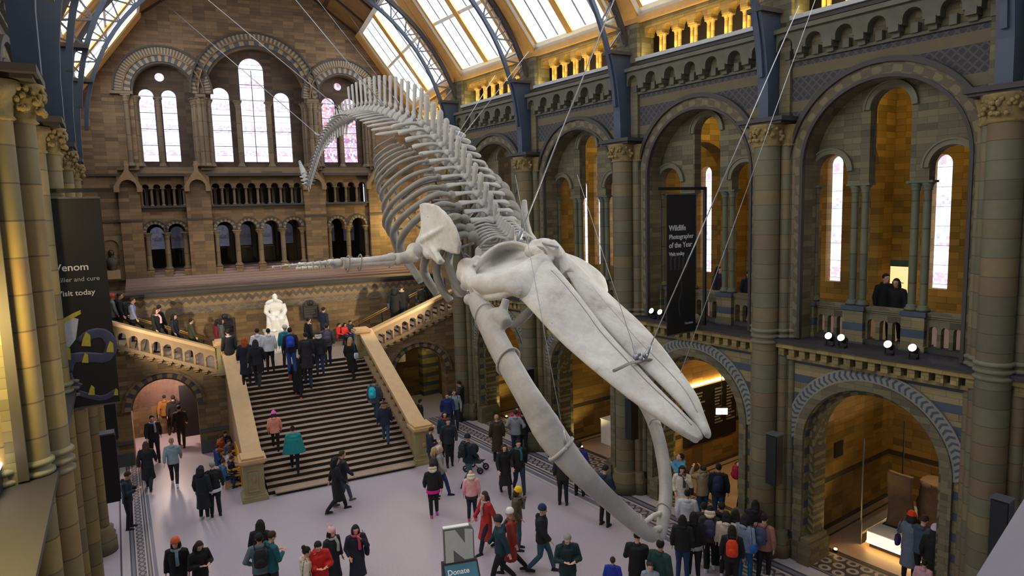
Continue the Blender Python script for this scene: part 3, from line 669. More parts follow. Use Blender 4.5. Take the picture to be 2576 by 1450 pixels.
for x in (.95, 3.97, 4.14, 9.05, 9.25, 12.2): wcol.put(E(x, -.08, 11.5))
# niche with bust left of the arcade
mb = MB(); mb.plate(rect(-.55, .28, 6.35, 8.45), [arch_pts(-.2, 6.9, .33, 7.9)], -.08, 0.); trim(mb, M['eshaft'], FE)
th = thing('niche_bust', 'dark bust in a small round-headed niche left of the end wall arcade', 'bust', E(-.2, -.12, 6.85))
mb = MB(); mb.ball((0, 0, .78), .13, 12, 8, (1, 1, 1.2)); mb.lathe([(.1, .55), (.07, .62), (.08, .68)], (0, 0, 0), 10); obj('head', mb, M['bronze'] if 'bronze' in M else M['lead'], th)
mb = MB(); mb.lathe([(.16, .0), (.12, .08), (.2, .2), (.26, .42), (.12, .58)], (0, 0, 0), 14); obj('shoulders', mb, M['lead'], th)
mb = MB(); mb.box(-.3, .3, -.14, .12, -.4, 0); obj('plinth', mb, M['balu'], th)
# balcony steps between the pedestals and tile wall
mb = MB()
for i in range(7): mb.box(.3, 13.4, -1.5+i*.3, 1.2, 5.9+.1*i, 6.0+.1*i)
mb.box(-2, 15, 1.0, 2.7, 6.5, 6.66)
tag(obj('balcony_steps', mb, M['step2'], None, FE), 'low grey-brown steps running between the end wall pedestals above the tile band', 'steps')
mb = MB(); mb.box(-2.4, 15, -4.0, 0.0, 5.0, 5.9); mb.box(-2.4, 15, -4.0, -3.6, 0, 5.0); struct('wall_end', mb, M['endlow'], FE)
mb = MB(); mb.box(-2.4, 15, -4.03, -4.0, 5.05, 5.78); trim(mb, M['zig'], FE)
mb = MB(); mb.box(-2.4, 15, -4.16, -3.5, 5.92, 6.03); mb.box(-2.4, 15, -4.1, -3.5, 5.84, 5.92); trim(mb, M['lead'], FE)
# ---------------------------------------------------------------- grand stair
N, UB, UT, LZ = 24, -13.0, -7.5, 3.15
SX0, SX1 = 4.35, 9.25
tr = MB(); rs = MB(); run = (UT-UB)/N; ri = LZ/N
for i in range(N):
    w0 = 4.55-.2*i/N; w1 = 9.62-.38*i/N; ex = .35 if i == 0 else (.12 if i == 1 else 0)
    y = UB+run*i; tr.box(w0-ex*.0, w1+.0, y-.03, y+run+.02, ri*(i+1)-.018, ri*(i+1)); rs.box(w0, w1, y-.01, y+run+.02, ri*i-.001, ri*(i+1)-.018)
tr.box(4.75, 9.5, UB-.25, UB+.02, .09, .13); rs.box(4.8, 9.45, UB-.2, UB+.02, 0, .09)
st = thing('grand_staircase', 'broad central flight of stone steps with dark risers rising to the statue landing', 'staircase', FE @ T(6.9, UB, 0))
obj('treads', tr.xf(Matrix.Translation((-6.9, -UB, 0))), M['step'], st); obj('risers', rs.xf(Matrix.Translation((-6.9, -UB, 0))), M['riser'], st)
ld = MB(); ld.box(3.5, 9.9, UT, -4.0, LZ-.2, LZ); struct('floor', ld, M['step3'], FE)
def sloped_rail(F, p, q, name, label, w=.34, h=.16, mat=None, group=None, pierced=True, parent=None):
    pass
# raking balustrades of the central flight
for sx, xa, xb, lab in ((-1, 4.18, 4.0, 'left'), (1, 9.9, 9.35, 'right')):
    A_ = Vector((xa, UB+.1, 1.25)); B_ = Vector((xb+(0 if sx < 0 else 0), UT, 1.12+LZ-.05))
    t_ = thing('stair_balustrade', 'broad raking stone balustrade along the %s side of the central flight' % lab, 'balustrade', FE)
    d = B_-A_
    mb = MB()
    for o_, hw, dz0, dz1 in ((0, .3, -.16, 0), (0, .24, -.24, -.16)):
        vs = []
        for P in (A_, B_):
            for x in (-hw, hw):
                for z in (dz0, dz1): vs.append((P.x+x, P.y, P.z+z))
        mb.add(vs, [(0,1,3,2), (4,6,7,5), (0,4,5,1), (2,3,7,6), (0,2,6,4), (1,5,7,3)])
    obj('coping', mb, M['rail'], t_)
    n = 15; mb = MB()
    for i in range(n):
        P = A_.lerp(B_, (i+.5)/n); h = .72
        mb.lathe([(.08, -.24-h+.0), (.06, -.24-h+.12), (.09, -.24-h+.3), (.05, -.24-.25), (.07, -.24-.05), (.09, -.24)], (P.x, P.y, P.z), 8)
    obj('balusters', mb, M['balu'], t_)
    mb = MB(); vs = []
    for P in (A_, B_):
        for x in (-.22, .22):
            vs.append((P.x+x, P.y, 0)); vs.append((P.x+x, P.y, P.z-.92))
    mb.add(vs, [(0,1,3,2), (4,6,7,5), (0,4,5,1), (2,3,7,6), (0,2,6,4), (1,5,7,3)]); obj('string_wall', mb, M['balu'], t_)
def newel(x, y, z, h, w, label, d=None):
    d = d or w; t_ = thing('newel_post', label, 'newel post', FE @ T(x, y, z))
    mb = MB(); mb.box(-w/2, w/2, -d/2, d/2, .18, h-.2); obj('shaft', mb, M['newel'], t_)
    mb = MB(); mb.box(-w/2-.09, w/2+.09, -d/2-.09, d/2+.09, 0, .12); mb.box(-w/2-.05, w/2+.05, -d/2-.05, d/2+.05, .12, .2); obj('base', mb, M['newel'], t_)
    mb = MB(); mb.box(-w/2-.05, w/2+.05, -d/2-.05, d/2+.05, h-.2, h-.14); mb.box(-w/2-.1, w/2+.1, -d/2-.1, d/2+.1, h-.14, h-.04); mb.box(-w/2-.03, w/2+.03, -d/2-.03, d/2+.03, h-.04, h+.03); obj('cap', mb, M['rail'], t_)
    mb = MB(); mb.plate(rect(-w*.3, w*.3, .32, h-.35), [rect(-w*.24, w*.24, .38, h-.41)], -d/2-.02, -d/2); mb.ball((0, -d/2, h*.5), w*.13, 8, 6, (1, .4, 1.3)); obj('carved_panel', mb, M['balu'], t_)
newel(4.13, -12.95, 0, 1.42, .62, 'bottom newel post with carved panel on the left of the central stair')
newel(9.93, -12.75, 0, 1.42, .62, 'bottom newel post on the right of the central stair')
newel(3.83, -7.5, LZ-.1, 1.3, .56, 'landing newel post at the top left corner of the central stair')
newel(9.2, -7.5, LZ-.1, 1.2, .5, 'landing newel post at the top right corner of the central stair')
# flank walls of the lower landing block (front plane with door arches)
def ztop(x): return LZ + (max(0, 3.55-x) if x < 6 else max(0, x-9.45))*(.41 if x < 6 else .375)
for x0, x1, cx, hw, zs, lab in ((-1.0, 4.3, 1.62, 1.12, 2.05, 'left'), (9.2, 14.3, 11.72, 1.22, 1.95, 'right')):
    n = 14; top = [(x0+(x1-x0)*i/n, ztop(x0+(x1-x0)*i/n)-.03) for i in range(n+1)]
    p = comb_outline(x0, x1, 0, 9, [(cx, hw, zs)], 22)[:-2]+[(x, z) for x, z in reversed(top)]
    q = [p[0]]
    for v in p[1:]:
        if (v[0]-q[-1][0])**2+(v[1]-q[-1][1])**2 > 1e-9: q.append(v)
    mb = MB(); mb.plate(q, [], 0, .6); struct('wall_end', mb, M['endlow'], FE @ T(0, -7.5, 0))
    mb = MB(); mb.ring(0, 0, hw, hw+.2, -.05, 0, n=30); trim(mb, M['vous2'], E(cx, -7.5, zs))
    mb = MB(); mb.ring(0, 0, hw+.2, hw+.29, -.12, 0, n=30); mb.ring(0, 0, hw-.08, hw, .1, .3, n=30); trim(mb, M['end'], E(cx, -7.5, zs))
    mb = MB(); mb.box(x0, cx-hw, -.03, 0, .82, .95); mb.box(cx+hw, x1, -.03, 0, .82, .95); mb.box(x0, cx-hw-.02, -.08, 0, 0, .5); mb.box(cx+hw+.02, x1, -.08, 0, 0, .5); trim(mb, M['lead2'], FE @ T(0, -7.5, 0))
    # triangular step ends below the balusters
    mb = MB(); k = 15
    for i in range(k):
        x = (3.4-i*.3) if lab == 'left' else (9.55+i*.3)
        z = ztop(x); w = .2
        mb.box(x-w/2, x+w/2, -.14, 0, z-.12, z-.06); mb.box(x-w/2+.04, x+w/2-.04, -.09, 0, z-.2, z-.12)
    trim(mb, M['balu'], FE @ T(0, -7.5, 0))
    # passage behind the arch
    mb = MB()
    mb.box(x0, x1, -4.0, -3.9, 0, 3.0); mb.box(cx-hw-.9, cx-hw-.8, -6.9, -4, 0, 3); mb.box(cx+hw+.8, cx+hw+.9, -6.9, -4, 0, 3)
    struct('wall_end', mb, M['passage'] if lab == 'left' else M['dim2'], FE)
    # side flight
    n = 19; s = -1 if lab == 'left' else 1; xs = 3.5 if s < 0 else 9.6; tr = MB(); rs = MB(); sl = .41 if s < 0 else .375
    for i in range(n):
        a, b = sorted((xs+s*.3*i, xs+s*.3*(i+1)+s*.02)); z = LZ+.3*sl*(i+1)
        tr.box(a, b, -7.3, -4.05, z-.02, z); rs.box(a+.01, b, -7.3, -4.05, z-.3*sl-.1, z-.02) if s > 0 else rs.box(a, b-.01, -7.3, -4.05, z-.3*sl-.1, z-.02)
    t_ = thing('side_staircase', 'side flight climbing to the %s along the end wall behind its stone balustrade' % lab, 'staircase', FE)
    obj('treads', tr, M['step'], t_); obj('risers', rs, M['riser'], t_)
    # balustrade
    t_ = thing('stair_balustrade', 'sloping arcaded stone balustrade of the %s side flight above the door arch' % lab, 'balustrade', FE @ T(0, -7.4, 0))
    xe = -1.0 if s < 0 else 14.2; xs2 = 3.5 if s < 0 else 9.5
    def ramp(x, dz): return (x, ztop(x)+dz)
    def band(z0, z1, y0, y1):
        a, b = sorted((xs2, xe)); mb = MB(); mb.plate([ramp(a, z0), ramp(b, z0), ramp(b, z1), ramp(a, z1)], [], y0, y1); return mb
    off = 0
    obj('handrail', band(.80, .92, -.22, .22), M['rail'], t_); mb = band(.72, .80, -.16, .16); obj('rail_moulding', mb, M['balu'], t_)
    obj('base_rail', band(-.06, .08, -.16, .2), M['balu'], t_)
    k = int(abs(xe-xs2)/.36); 
    mb = MB()
    for i in range(k):
        x = xs2+s*.36*(i+.5)
        mb.plate([(x-.18, ztop(x-.18)+.08), (x-.13, ztop(x-.13)+.08), (x-.13, ztop(x)+.45)]+[(x-.13*math.cos(PI*j/8), ztop(x)+.45+.13*math.sin(PI*j/8)) for j in range(1, 8)]+[(x+.13, ztop(x)+.45), (x+.13, ztop(x+.13)+.08), (x+.18, ztop(x+.18)+.08), (x+.18, ztop(x+.18)+.74), (x-.18, ztop(x-.18)+.74)], [], -.1, .1)
    obj('arcaded_panel', mb, M['balu'], t_)
    for i in range(k+1):
        x = xs2+s*.36*i; z = ztop(x); mb = MB()
        mb.lathe([(.06, .06), (.045, .14), (.06, .26), (.035, .38), (.055, .45)], (x, -.1, z), 8); obj('colonnette', mb, M['balu'], t_)
    t2 = thing('brass_handrail', 'brass handrail on thin black posts beside the %s side flight' % lab, 'handrail', FE @ T(0, -4.55, 0))
    t2.matrix_world = FE
    mb = MB(); pts = [(xs2+s*.1, -4.7, LZ+.85)]+[(xs2+s*4.9, -4.7, ztop(xs2+s*4.9)+.95)]
    mb.tube(pts, .032, 8); mb.tube([(p[0], p[1]-.12, p[2]-.05) for p in pts], .02, 8); obj('rail', mb, M['brass'], t2)
    for i in range(5):
        x = xs2+s*(.3+1.1*i); mb = MB(); mb.tube([(x, -4.7, ztop(x)), (x, -4.7, ztop(x)+.9)], .022, 6); mb.ball((x, -4.7, ztop(x)+.45), .05, 8, 6); mb.lathe([(.07, 0), (.05, .04), (.03, .08)], (x, -4.7, ztop(x)), 8); obj('post', mb, M['black'], t2)
lamp('POINT', FE @ Vector((12.6, -5.5, 2.6)), 14, AMBER, .2, name='passage_light')
lamp('POINT', FE @ Vector((1.6, -5.4, 2.75)), 150, (1, .72, .6), .2, name='passage_light')
lamp('POINT', FE @ Vector((12.9, -1.6, 8.4)), 130, AMBER, .2, name='balcony_light')
# plaques on the tile wall
for x, z, w, h, lab in ((4.12, 4.5, .72, .8, 'left'), (7.75, 4.75, .8, .85, 'right')):
    mb = MB(); mb.plate([(-w/2, -h/2), (w/2, -h/2), (w/2, h*.3), (w*.32, h*.3)]+[(w*.32*math.cos(PI*i/10), h*.3+w*.28*math.sin(PI*i/10)) for i in range(1, 10)]+[(-w*.32, h*.3), (-w/2, h*.3)], [], -.06, 0)
    t_ = thing('memorial_plaque', 'dark bronze plaque with rounded top %s of the white statue' % lab, 'plaque', E(x, -4.05, z)); obj('panel', mb, M['lead'], t_)
    mb = MB(); mb.plate(rect(-w*.42, w*.42, -h*.43, h*.27), [rect(-w*.38, w*.38, -h*.39, h*.23)], -.085, -.06); mb.ball((0, -.06, h*.38), w*.17, 10, 6, (1, .4, 1)); 
    for q in range(4): mb.box(-w*.3, w*.3, -.075, -.06, h*(.15-.13*q), h*(.15-.13*q)+.02)
    obj('relief', mb, M['black'], t_)
# seated statue
t_ = thing('statue', 'white marble seated figure on a pale plinth at the centre of the landing', 'statue', E(6.15, -4.75, LZ))
mb = MB(); mb.box(-.5, .5, -.5, .45, 0, .95); mb.box(-.56, .56, -.56, .5, 0, .12); mb.box(-.54, .54, -.54, .48, .88, .97); obj('plinth', mb, M['marble'], t_)
def remesh(name, mb, mat, voxel, smooth=6, fac=.5, parent=None, M_=None, ratio=None):
    """closed overlapping solids fused into one continuous surface"""
    me = mb.mesh(name+'_src'); fixn(me); o = bpy.data.objects.new(name, me); COL.objects.link(o)
    r = o.modifiers.new('r', 'REMESH'); r.mode = 'VOXEL'; r.voxel_size = voxel; r.use_smooth_shade = True
    if smooth: s = o.modifiers.new('s', 'SMOOTH'); s.factor = fac; s.iterations = smooth
    if ratio: d = o.modifiers.new('d', 'DECIMATE'); d.ratio = ratio
    dg = bpy.context.evaluated_depsgraph_get(); ev = o.evaluated_get(dg); m2 = bpy.data.meshes.new_from_object(ev); m2.name = name
    o.modifiers.clear(); o.data = m2; bpy.data.meshes.remove(me)
    m2.materials.clear(); m2.materials.append(mat); m2.polygons.foreach_set('use_smooth', [True]*len(m2.polygons))
    if parent is not None: o.parent = parent
    if M_ is not None:
        if parent is None: o.matrix_world = M_
        else: o.matrix_local = M_
    return o
mb = MB()
mb.ball((0, -.08, 2.42), .13, 14, 10, (.9, 1, 1.2)); mb.tube([(0, -.02, 2.08), (0, -.05, 2.34)], [.1, .08], 10)
mb.ball((0, .02, 1.98), .3, 14, 10, (1.05, .62, .8)); mb.ball((0, .05, 1.6), .28, 14, 10, (1, .7, 1)); mb.ball((0, -.2, 2.33), .1, 10, 8, (.8, .8, 1.1))
mb.box(-.36, .36, -.1, .4, .95, 1.42); mb.box(-.36, .36, .28, .42, 1.4, 2.15); mb.ball((0, .35, 2.12), .36, 14, 8, (1, .2, .5))
for s in (-1, 1):
    mb.tube([(s*.15, .05, 1.5), (s*.17, -.42, 1.5), (s*.17, -.46, 1.44)], [.17, .14, .12], 10)
    mb.tube([(s*.17, -.44, 1.48), (s*.18, -.44, 1.05), (s*.18, -.48, .97)], [.13, .11, .12], 10); mb.ball((s*.18, -.55, 1.0), .08, 10, 6, (.9, 1.7, .7))
    mb.tube([(s*.32, .02, 2.08), (s*.4, -.02, 1.78), (s*.3, -.3, 1.62)], [.12, .1, .07], 10); mb.ball((s*.27, -.36, 1.62), .07, 8, 6)
    mb.tube([(s*.3, -.1, 1.7), (s*.34, -.4, 1.3), (s*.36, -.38, .98)], [.1, .12, .14], 8)
mb.tube([(0, -.3, 1.5), (0, -.36, 1.2), (0, -.34, .98)], [.16, .18, .2], 10)
remesh('seated_figure', mb, M['marble'], .022, 3, .5, t_)
# ---------------------------------------------------------------- roof
def roof_frame(k):
    """line across the nave at pier k: left foot, right foot (wall face)"""
    R_ = FR @ Vector((.47+k*BAY if k > -4 else 0, 0, 0)) if k > -4 else FE @ Vector((14.33, 0, 0))
    L_ = FL @ Vector((-.47-k*BAY, -.3, 0)) if k > -4 else FE @ Vector((-.97, 0, 0))
    R_.z = L_.z = 0; return L_, R_
def across(k, d, z, side=1):
    L_, R_ = roof_frame(k); v = (L_-R_).normalized(); return (R_+v*d if side > 0 else L_-v*d)+Vector((0, 0, z))
def halfspan(k): L_, R_ = roof_frame(k); return (L_-R_).length/2
M['barg'] = plain('glazing_bars', (150, 156, 166), .5)
SK0, SK1 = (-.1, 14.6), (2.65, 18.25)
for k in (2, 1, 0, -1, -2, -3):
    for side in (1, -1):
        P = [across(k, SK0[0], SK0[1], side), across(k-1, SK0[0], SK0[1], side), across(k-1, SK1[0], SK1[1], side), across(k, SK1[0], SK1[1], side)]
        u = (P[1]-P[0]); w = (P[3]-P[0]); nn = u.cross(w).normalized()
        if nn.z < 0: nn = -nn
        O = P[0]; Lu, Lw = u.length, w.length
        def Q(a, b, h=0, P=P, nn=nn): return P[0].lerp(P[1], a).lerp(P[3].lerp(P[2], a), b)+nn*h
        def slab(mb, a0, a1, b0, b1, h0, h1, Q=Q):
            vs = [Q(a, b, h) for a in (a0, a1) for b in (b0, b1) for h in (h0, h1)]
            mb.add(vs, [(0,1,3,2), (4,6,7,5), (0,4,5,1), (2,3,7,6), (0,2,6,4), (1,5,7,3)])
        mb = MB(); slab(mb, .08, .92, .06, .97, .04, .07); w_ = window(mb, M['sky'], None)
        mb = MB(); slab(mb, 0, .085, 0, 1, -.2, .1); slab(mb, .915, 1, 0, 1, -.2, .1); obj('timber_cheek', mb, M['wood'], w_)
        mb = MB(); slab(mb, .085, .125, .03, 1, -.12, .02); slab(mb, .875, .915, .03, 1, -.12, .02); slab(mb, .085, .915, .02, .075, -.12, .02); slab(mb, .085, .915, .95, 1, -.12, .02)
        slab(mb, .48, .52, .07, .96, -.1, .02); slab(mb, .125, .875, .5, .53, -.08, .02); obj('window_frame', mb, M['cream'], w_)
        mb = MB()
        for a in (.24, .36, .64, .76): slab(mb, a-.008, a+.008, .07, .96, -.04, .03)
        obj('glazing_bar', mb, M['barg'], w_); mb = MB(); slab(mb, .472, .528, .07, .96, -.16, -.09); slab(mb, .125, .15, .07, .95, -.14, -.11); slab(mb, .85, .875, .07, .95, -.14, -.11); obj('timber_mullion', mb, M['wood'], w_)
        # ceiling above
        ap = [across(k, SK1[0], SK1[1], side), across(k-1, SK1[0], SK1[1], side), across(k-1, halfspan(k-1), 21.9, side), across(k, halfspan(k), 21.9, side)]
        mb = MB(); mb.add([tuple(p) for p in ap]+[tuple(p+Vector((0, 0, .12))) for p in ap], [(0,1,2,3), (7,6,5,4), (0,4,5,1), (1,5,6,2), (2,6,7,3), (3,7,4,0)]); struct('ceiling', mb, M['ceil'])
        mb = MB()
        for q in range(5):
            a = q/4; p = ap[0].lerp(ap[1], a); p2 = ap[3].lerp(ap[2], a); mb.tube([p-Vector((0, 0, .05)), p2-Vector((0, 0, .05))], .09, 4, square=True)
        for q in range(4):
            b = q/3; mb.tube([ap[0].lerp(ap[3], b)-Vector((0, 0, .05)), ap[1].lerp(ap[2], b)-Vector((0, 0, .05))], .09, 4, square=True)
        trim(mb, M['ceilb'], None)
def truss(k):
    hs = halfspan(k)
    t_ = thing('iron_roof_truss', ['riveted blue iron arch truss crossing the roof %s' % s for s in ('nearest the camera', 'second from the camera', 'third from the camera, behind the wires', 'fourth from the camera', 'closest to the end wall')][max(0, 1-k) if k <= 1 else 0], 'roof truss')
    R1, C1, R2, C2 = hs-.55, 11.7, hs+.32, 11.3
    def inner(d, s): x = (hs-d)/R1; return across(k, d, C1+R1*.985*math.sqrt(max(0, 1-x*x)), s)
    n = 26; th1 = [PI*i/(2*n) for i in range(n+1)]
    IN = []; OUT = []
    for s in (1, -1):
        i_ = [(hs-R1*math.cos(a), C1+R1*math.sin(a)) for a in [(.05+(PI/2-.05)*q/n) for q in range(n+1)]]
        o_ = []
        for d, z in i_:
            a = math.atan2(z-C2, hs-d); a = a if a > 0 else 0
            a = max(a, math.radians(19)); o_.append((hs-R2*math.cos(a), C2+R2*math.sin(a)))
        I3 = [across(k, d, z, s) for d, z in i_]; O3 = [across(k, max(d, .05), z, s) for d, z in o_]
        j0 = next(q for q, (d, z) in enumerate(i_) if z > 13.3)
        mb = MB(); mb.tube(I3, .085, 4, square=True); obj('inner_chord', mb, M['iron'], t_)
        mb = MB(); mb.tube(O3[j0:], .1, 4, square=True); obj('outer_chord', mb, M['iron2'], t_)
        mb = MB(); 
        for q in range(j0, n, 1):
            a, b = (I3[q], O3[q+1]) if q % 2 == 0 else (O3[q], I3[q+1]); mb.tube([a, b], .035, 4, square=True); 
            if q % 2 == 0: mb.tube([I3[q], O3[q]], .03, 4, square=True)
        obj('lattice', mb, M['irond'], t_)
        # iron pilaster standing on the pier capital
        L_, R_ = roof_frame(k); v = (L_-R_).normalized(); vv = v if s > 0 else -v; al = Vector((-v.y, v.x, 0))
        foot = across(k, .28, 11.08, s); mb = MB(); rows = []
        for z, d0, d1 in ((11.08, .10, .50), (11.9, .08, .52), (12.6, .05, .60), (13.2, .03, .72), (13.55, .0, .82)):
            w = .15 if s > 0 else .12
            if s < 0: d1 = d0+(d1-d0)*.72
            rows.append([across(k, d0, z, s)-al*w, across(k, d1, z, s)-al*w, across(k, d1, z, s)+al*w, across(k, d0, z, s)+al*w])
        mb.grid(rows, smooth=False, closed=True); b = len(mb.v); mb.f += [(0, 1, 2, 3), (b-4, b-3, b-2, b-1)]; mb.sm += [False, False]
        obj('iron_pilaster', mb, M['iron'], t_)
        mb = MB(); top = across(k, .35, 13.6, s); mb.ball(top, .01); 
        rows = [[across(k, -.02, z, s)-al*.22, across(k, .86, z, s)-al*.22, across(k, .86, z, s)+al*.22, across(k, -.02, z, s)+al*.22] for z in (13.52, 13.62)]
        mb.grid(rows, smooth=False, closed=True); b = len(mb.v); mb.f += [(b-8, b-7, b-6, b-5), (b-4, b-3, b-2, b-1)]; mb.sm += [False, False]; obj('pilaster_cap', mb, M['lead'], t_)
M['iron2'] = plain('dark_iron', (58, 54, 58), .5, .2)
for k in (1, 0, -1, -2, -3): truss(k)
# stone strips behind pilasters
for k in KP:
    mb = MB(); mb.box(-.42, .42, -.12, 0, 11.08, 14.4); struct('wall_right', mb, M['rstone'], FR @ T(.47+k*BAY, 0, 0))
for k in (0, 1, 2, 3):
    mb = MB(); mb.box(-.45, .45, -.12, .0, 11.08, 14.4); struct('wall_left', mb, M['pierl'], FL @ T(-.47+k*BAY, 0, 0))
# near wall behind the camera and closing roof
mb = MB(); mb.box(-3, 22, -4.2, -4, 0, 22); struct('wall_rear', mb, M['rstone'])
# warm lamps in the alcoves, uplights at the floor
upn = 0
for j, pw in ((1, 26), (0, 50), (-1, 30), (-2, 30), (2, 26)):
    c = .47+BAY*(j-.5)
    lamp('POINT', FR @ Vector((c+.3, 3.3, 4.9)), pw, AMBER, .15, name='alcove_pendant_light')  # bare lamp added high up for amber light; no pendant hangs here
    for sx in (-1,):
        p = FR @ T(c+sx*1.3, 1.12, .0)
        t_ = thing('floor_uplight', 'small glowing floor uplight at the foot of the arch jamb', 'uplight', p, 'floor uplights at the arch jambs')
        mb = MB(); mb.lathe([(.06, .01), (.06, .06), (.045, .065)], (0, 0, 0), 12); obj('housing', mb, M['black'], t_)
        mb = MB(); mb.ball((0, 0, .075), .045, 10, 6, (1, 1, .6)); obj('lens', mb, M['lampglow'], t_)
        lamp('SPOT', FR @ Vector((c+sx*1.3, 1.2, .15)), 40, AMBER, .05, rot=(FR.to_3x3() @ Matrix.Rotation(math.radians(170), 3, 'X') @ Matrix.Rotation(math.radians(10), 3, 'Y')).to_euler(), name='uplight_beam', angle=1.9)
# lamps that light the near left pier from the gallery
lamp('POINT', FL @ Vector((-2.0, .35, 7.9)), 170, (1, .74, .24), .2, name='gallery_side_light')
lamp('POINT', FL @ Vector((2.4, .6, 9.5)), 60, (1, .7, .3), .2, name='gallery_side_light')
# ================================================================ blue whale skeleton hung along the nave
XM = 6.9
t = NT('bone'); inf = t.n.new('ShaderNodeObjectInfo'); n1 = t.noise(1.6, detail=6, rough=.65); n2 = t.noise(16, detail=3); n3 = t.noise(.8, detail=2)
c_ = t.ramp(n1, [(.28, srgb(158, 148, 138)), (.42, srgb(208, 202, 194)), (.6, srgb(232, 229, 222)), (.78, srgb(204, 200, 188))])
c_ = t.mix(t.math('MULTIPLY', n2, .35), c_, srgb(150, 146, 138)); pt_ = t.math('LESS_THAN', t.voro(3.2), .045); c_ = t.mix(t.math('MULTIPLY', pt_, .7), c_, srgb(96, 90, 84))
sp_ = t.noise(90, detail=2, rough=.8); c_ = t.mix(t.math('MULTIPLY', sp_, .3), c_, srgb(140, 136, 130))
t.bump(t.math('ADD', t.noise(7, detail=5), t.math('MULTIPLY', n2, .4)), .35, .02); M['bone'] = t.done(c_, .75)
def bone_tone(name, a, b):
    t = NT(name); n1 = t.noise(3, detail=6); c_ = t.mix(n1, srgb(*a), srgb(*b)); c_ = t.mix(t.math('MULTIPLY', t.noise(30), .3), c_, srgb(*[x*.7 for x in a])); t.bump(t.noise(12, detail=5), .35, .01); return t.done(c_, .8)
M['bonej'] = bone_tone('jaw_bone', (146, 142, 138), (208, 204, 198))
M['boneg'] = bone_tone('grey_bone', (150, 148, 143), (206, 203, 196))
M['rib'] = bone_tone('rib_bone', (120, 118, 112), (160, 156, 150))
M['steel'] = plain('steel_cable', (150, 152, 156), .4, .5)
WS = thing('whale_skeleton', 'huge pale blue whale skeleton diving through the middle of the hall', 'skeleton', T(XM, 12, 8.2))
IW = WS.matrix_world.inverted()
def wb(name, mb, mat=None, parent=None):
    mb.xf(IW); return obj(name, mb, mat or M['bone'], parent or WS)
def P3(p): return at_x(p[0], p[1], p[2])
def cr(pts, n):
    """Catmull-Rom resample (any vectors)"""
    pts = [Vector(p) for p in pts]; k = len(pts)-1; out = []
    for i in range(n+1):
        u = k*i/n; j = min(int(u), k-1); f = u-j
        p0, p1, p2, p3 = pts[max(j-1, 0)], pts[j], pts[j+1], pts[min(j+2, k)]
        out.append(.5*((2*p1)+(p2-p0)*f+(2*p0-5*p1+4*p2-p3)*f*f+(3*p1-p0-3*p2+p3)*f**3))
    return out
def sheet(mb, ctrl, nu, nv, th, edge=.35):
    """closed slab following a net of 3-D control points; th = thickness (tapered to the rim)"""
    rows = [cr(r, nv) for r in ctrl]; cols = list(zip(*rows)); cols = [cr(c, nu) for c in cols]; G = [list(r) for r in zip(*cols)]
    R_, C_ = len(G), len(G[0]); top = []; bot = []
    for i in range(R_):
        a = []; b = []
        for j in range(C_):
            du = G[min(i+1, R_-1)][j]-G[max(i-1, 0)][j]; dv = G[i][min(j+1, C_-1)]-G[i][max(j-1, 0)][0:3] if False else G[i][min(j+1, C_-1)]-G[i][max(j-1, 0)]
            n = du.cross(dv); n = n.normalized() if n.length > 1e-9 else Vector((0, 0, 1))
            e = min(i, R_-1-i, j, C_-1-j); h = th*(edge if e == 0 else (.8 if e == 1 else 1))/2
            a.append(G[i][j]+n*h); b.append(G[i][j]-n*h)
        top.append(a); bot.append(b)
    v0 = len(mb.v); V = [p for r in top for p in r]+[p for r in bot for p in r]; N_ = R_*C_; f = []
    for i in range(R_-1):
        for j in range(C_-1):
            a = i*C_+j; f += [(a, a+1, a+C_+1, a+C_), (N_+a, N_+a+C_, N_+a+C_+1, N_+a+1)]
    bd = [j for j in range(C_)]+[i*C_+C_-1 for i in range(1, R_)]+[(R_-1)*C_+j for j in range(C_-2, -1, -1)]+[i*C_ for i in range(R_-2, 0, -1)]
    for i in range(len(bd)): a, b = bd[i], bd[(i+1) % len(bd)]; f.append((a, N_+a, N_+b, b))
    mb.add(V, f, True); return mb
def up(p, dz): return P3(p)+Vector((0, 0, dz))
# near (left-hand) upper jaw: outer edge, hollow, seam ridge, gap edge
near = [((1290, 728, 5.78), (1335, 690, 6.2), (1360, 660, 6.55), (1372, 648, 6.78)), ((1308, 750, 5.8), (1350, 715, 6.18), (1388, 688, 6.55), (1402, 684, 6.8)), ((1343, 787, 5.83), (1385, 757, 6.2), (1425, 728, 6.6), (1441, 734, 6.83)),
 ((1400, 848, 5.93), (1432, 815, 6.27), (1470, 785, 6.63), (1486, 795, 6.84)), ((1454, 897, 6.02), (1478, 870, 6.34), (1510, 840, 6.66), (1526, 842, 6.85)), ((1531, 961, 6.15), (1546, 935, 6.4), (1572, 908, 6.68), (1584, 908, 6.86)),
 ((1599, 1012, 6.3), (1611, 996, 6.47), (1632, 972, 6.7), (1642, 974, 6.87)), ((1677, 1066, 6.48), (1683, 1054, 6.58), (1696, 1032, 6.74), (1704, 1039, 6.87)), ((1728, 1099, 6.64), (1732, 1092, 6.69), (1740, 1078, 6.78), (1750, 1083, 6.86)), ((1757, 1112, 6.78), (1758, 1110, 6.8), (1760, 1106, 6.83), (1763, 1107, 6.86))]
mb = MB(); sheet(mb, [[P3(p) for p in r] for r in near], 54, 14, .12, .3); wb('upper_jaw', mb)
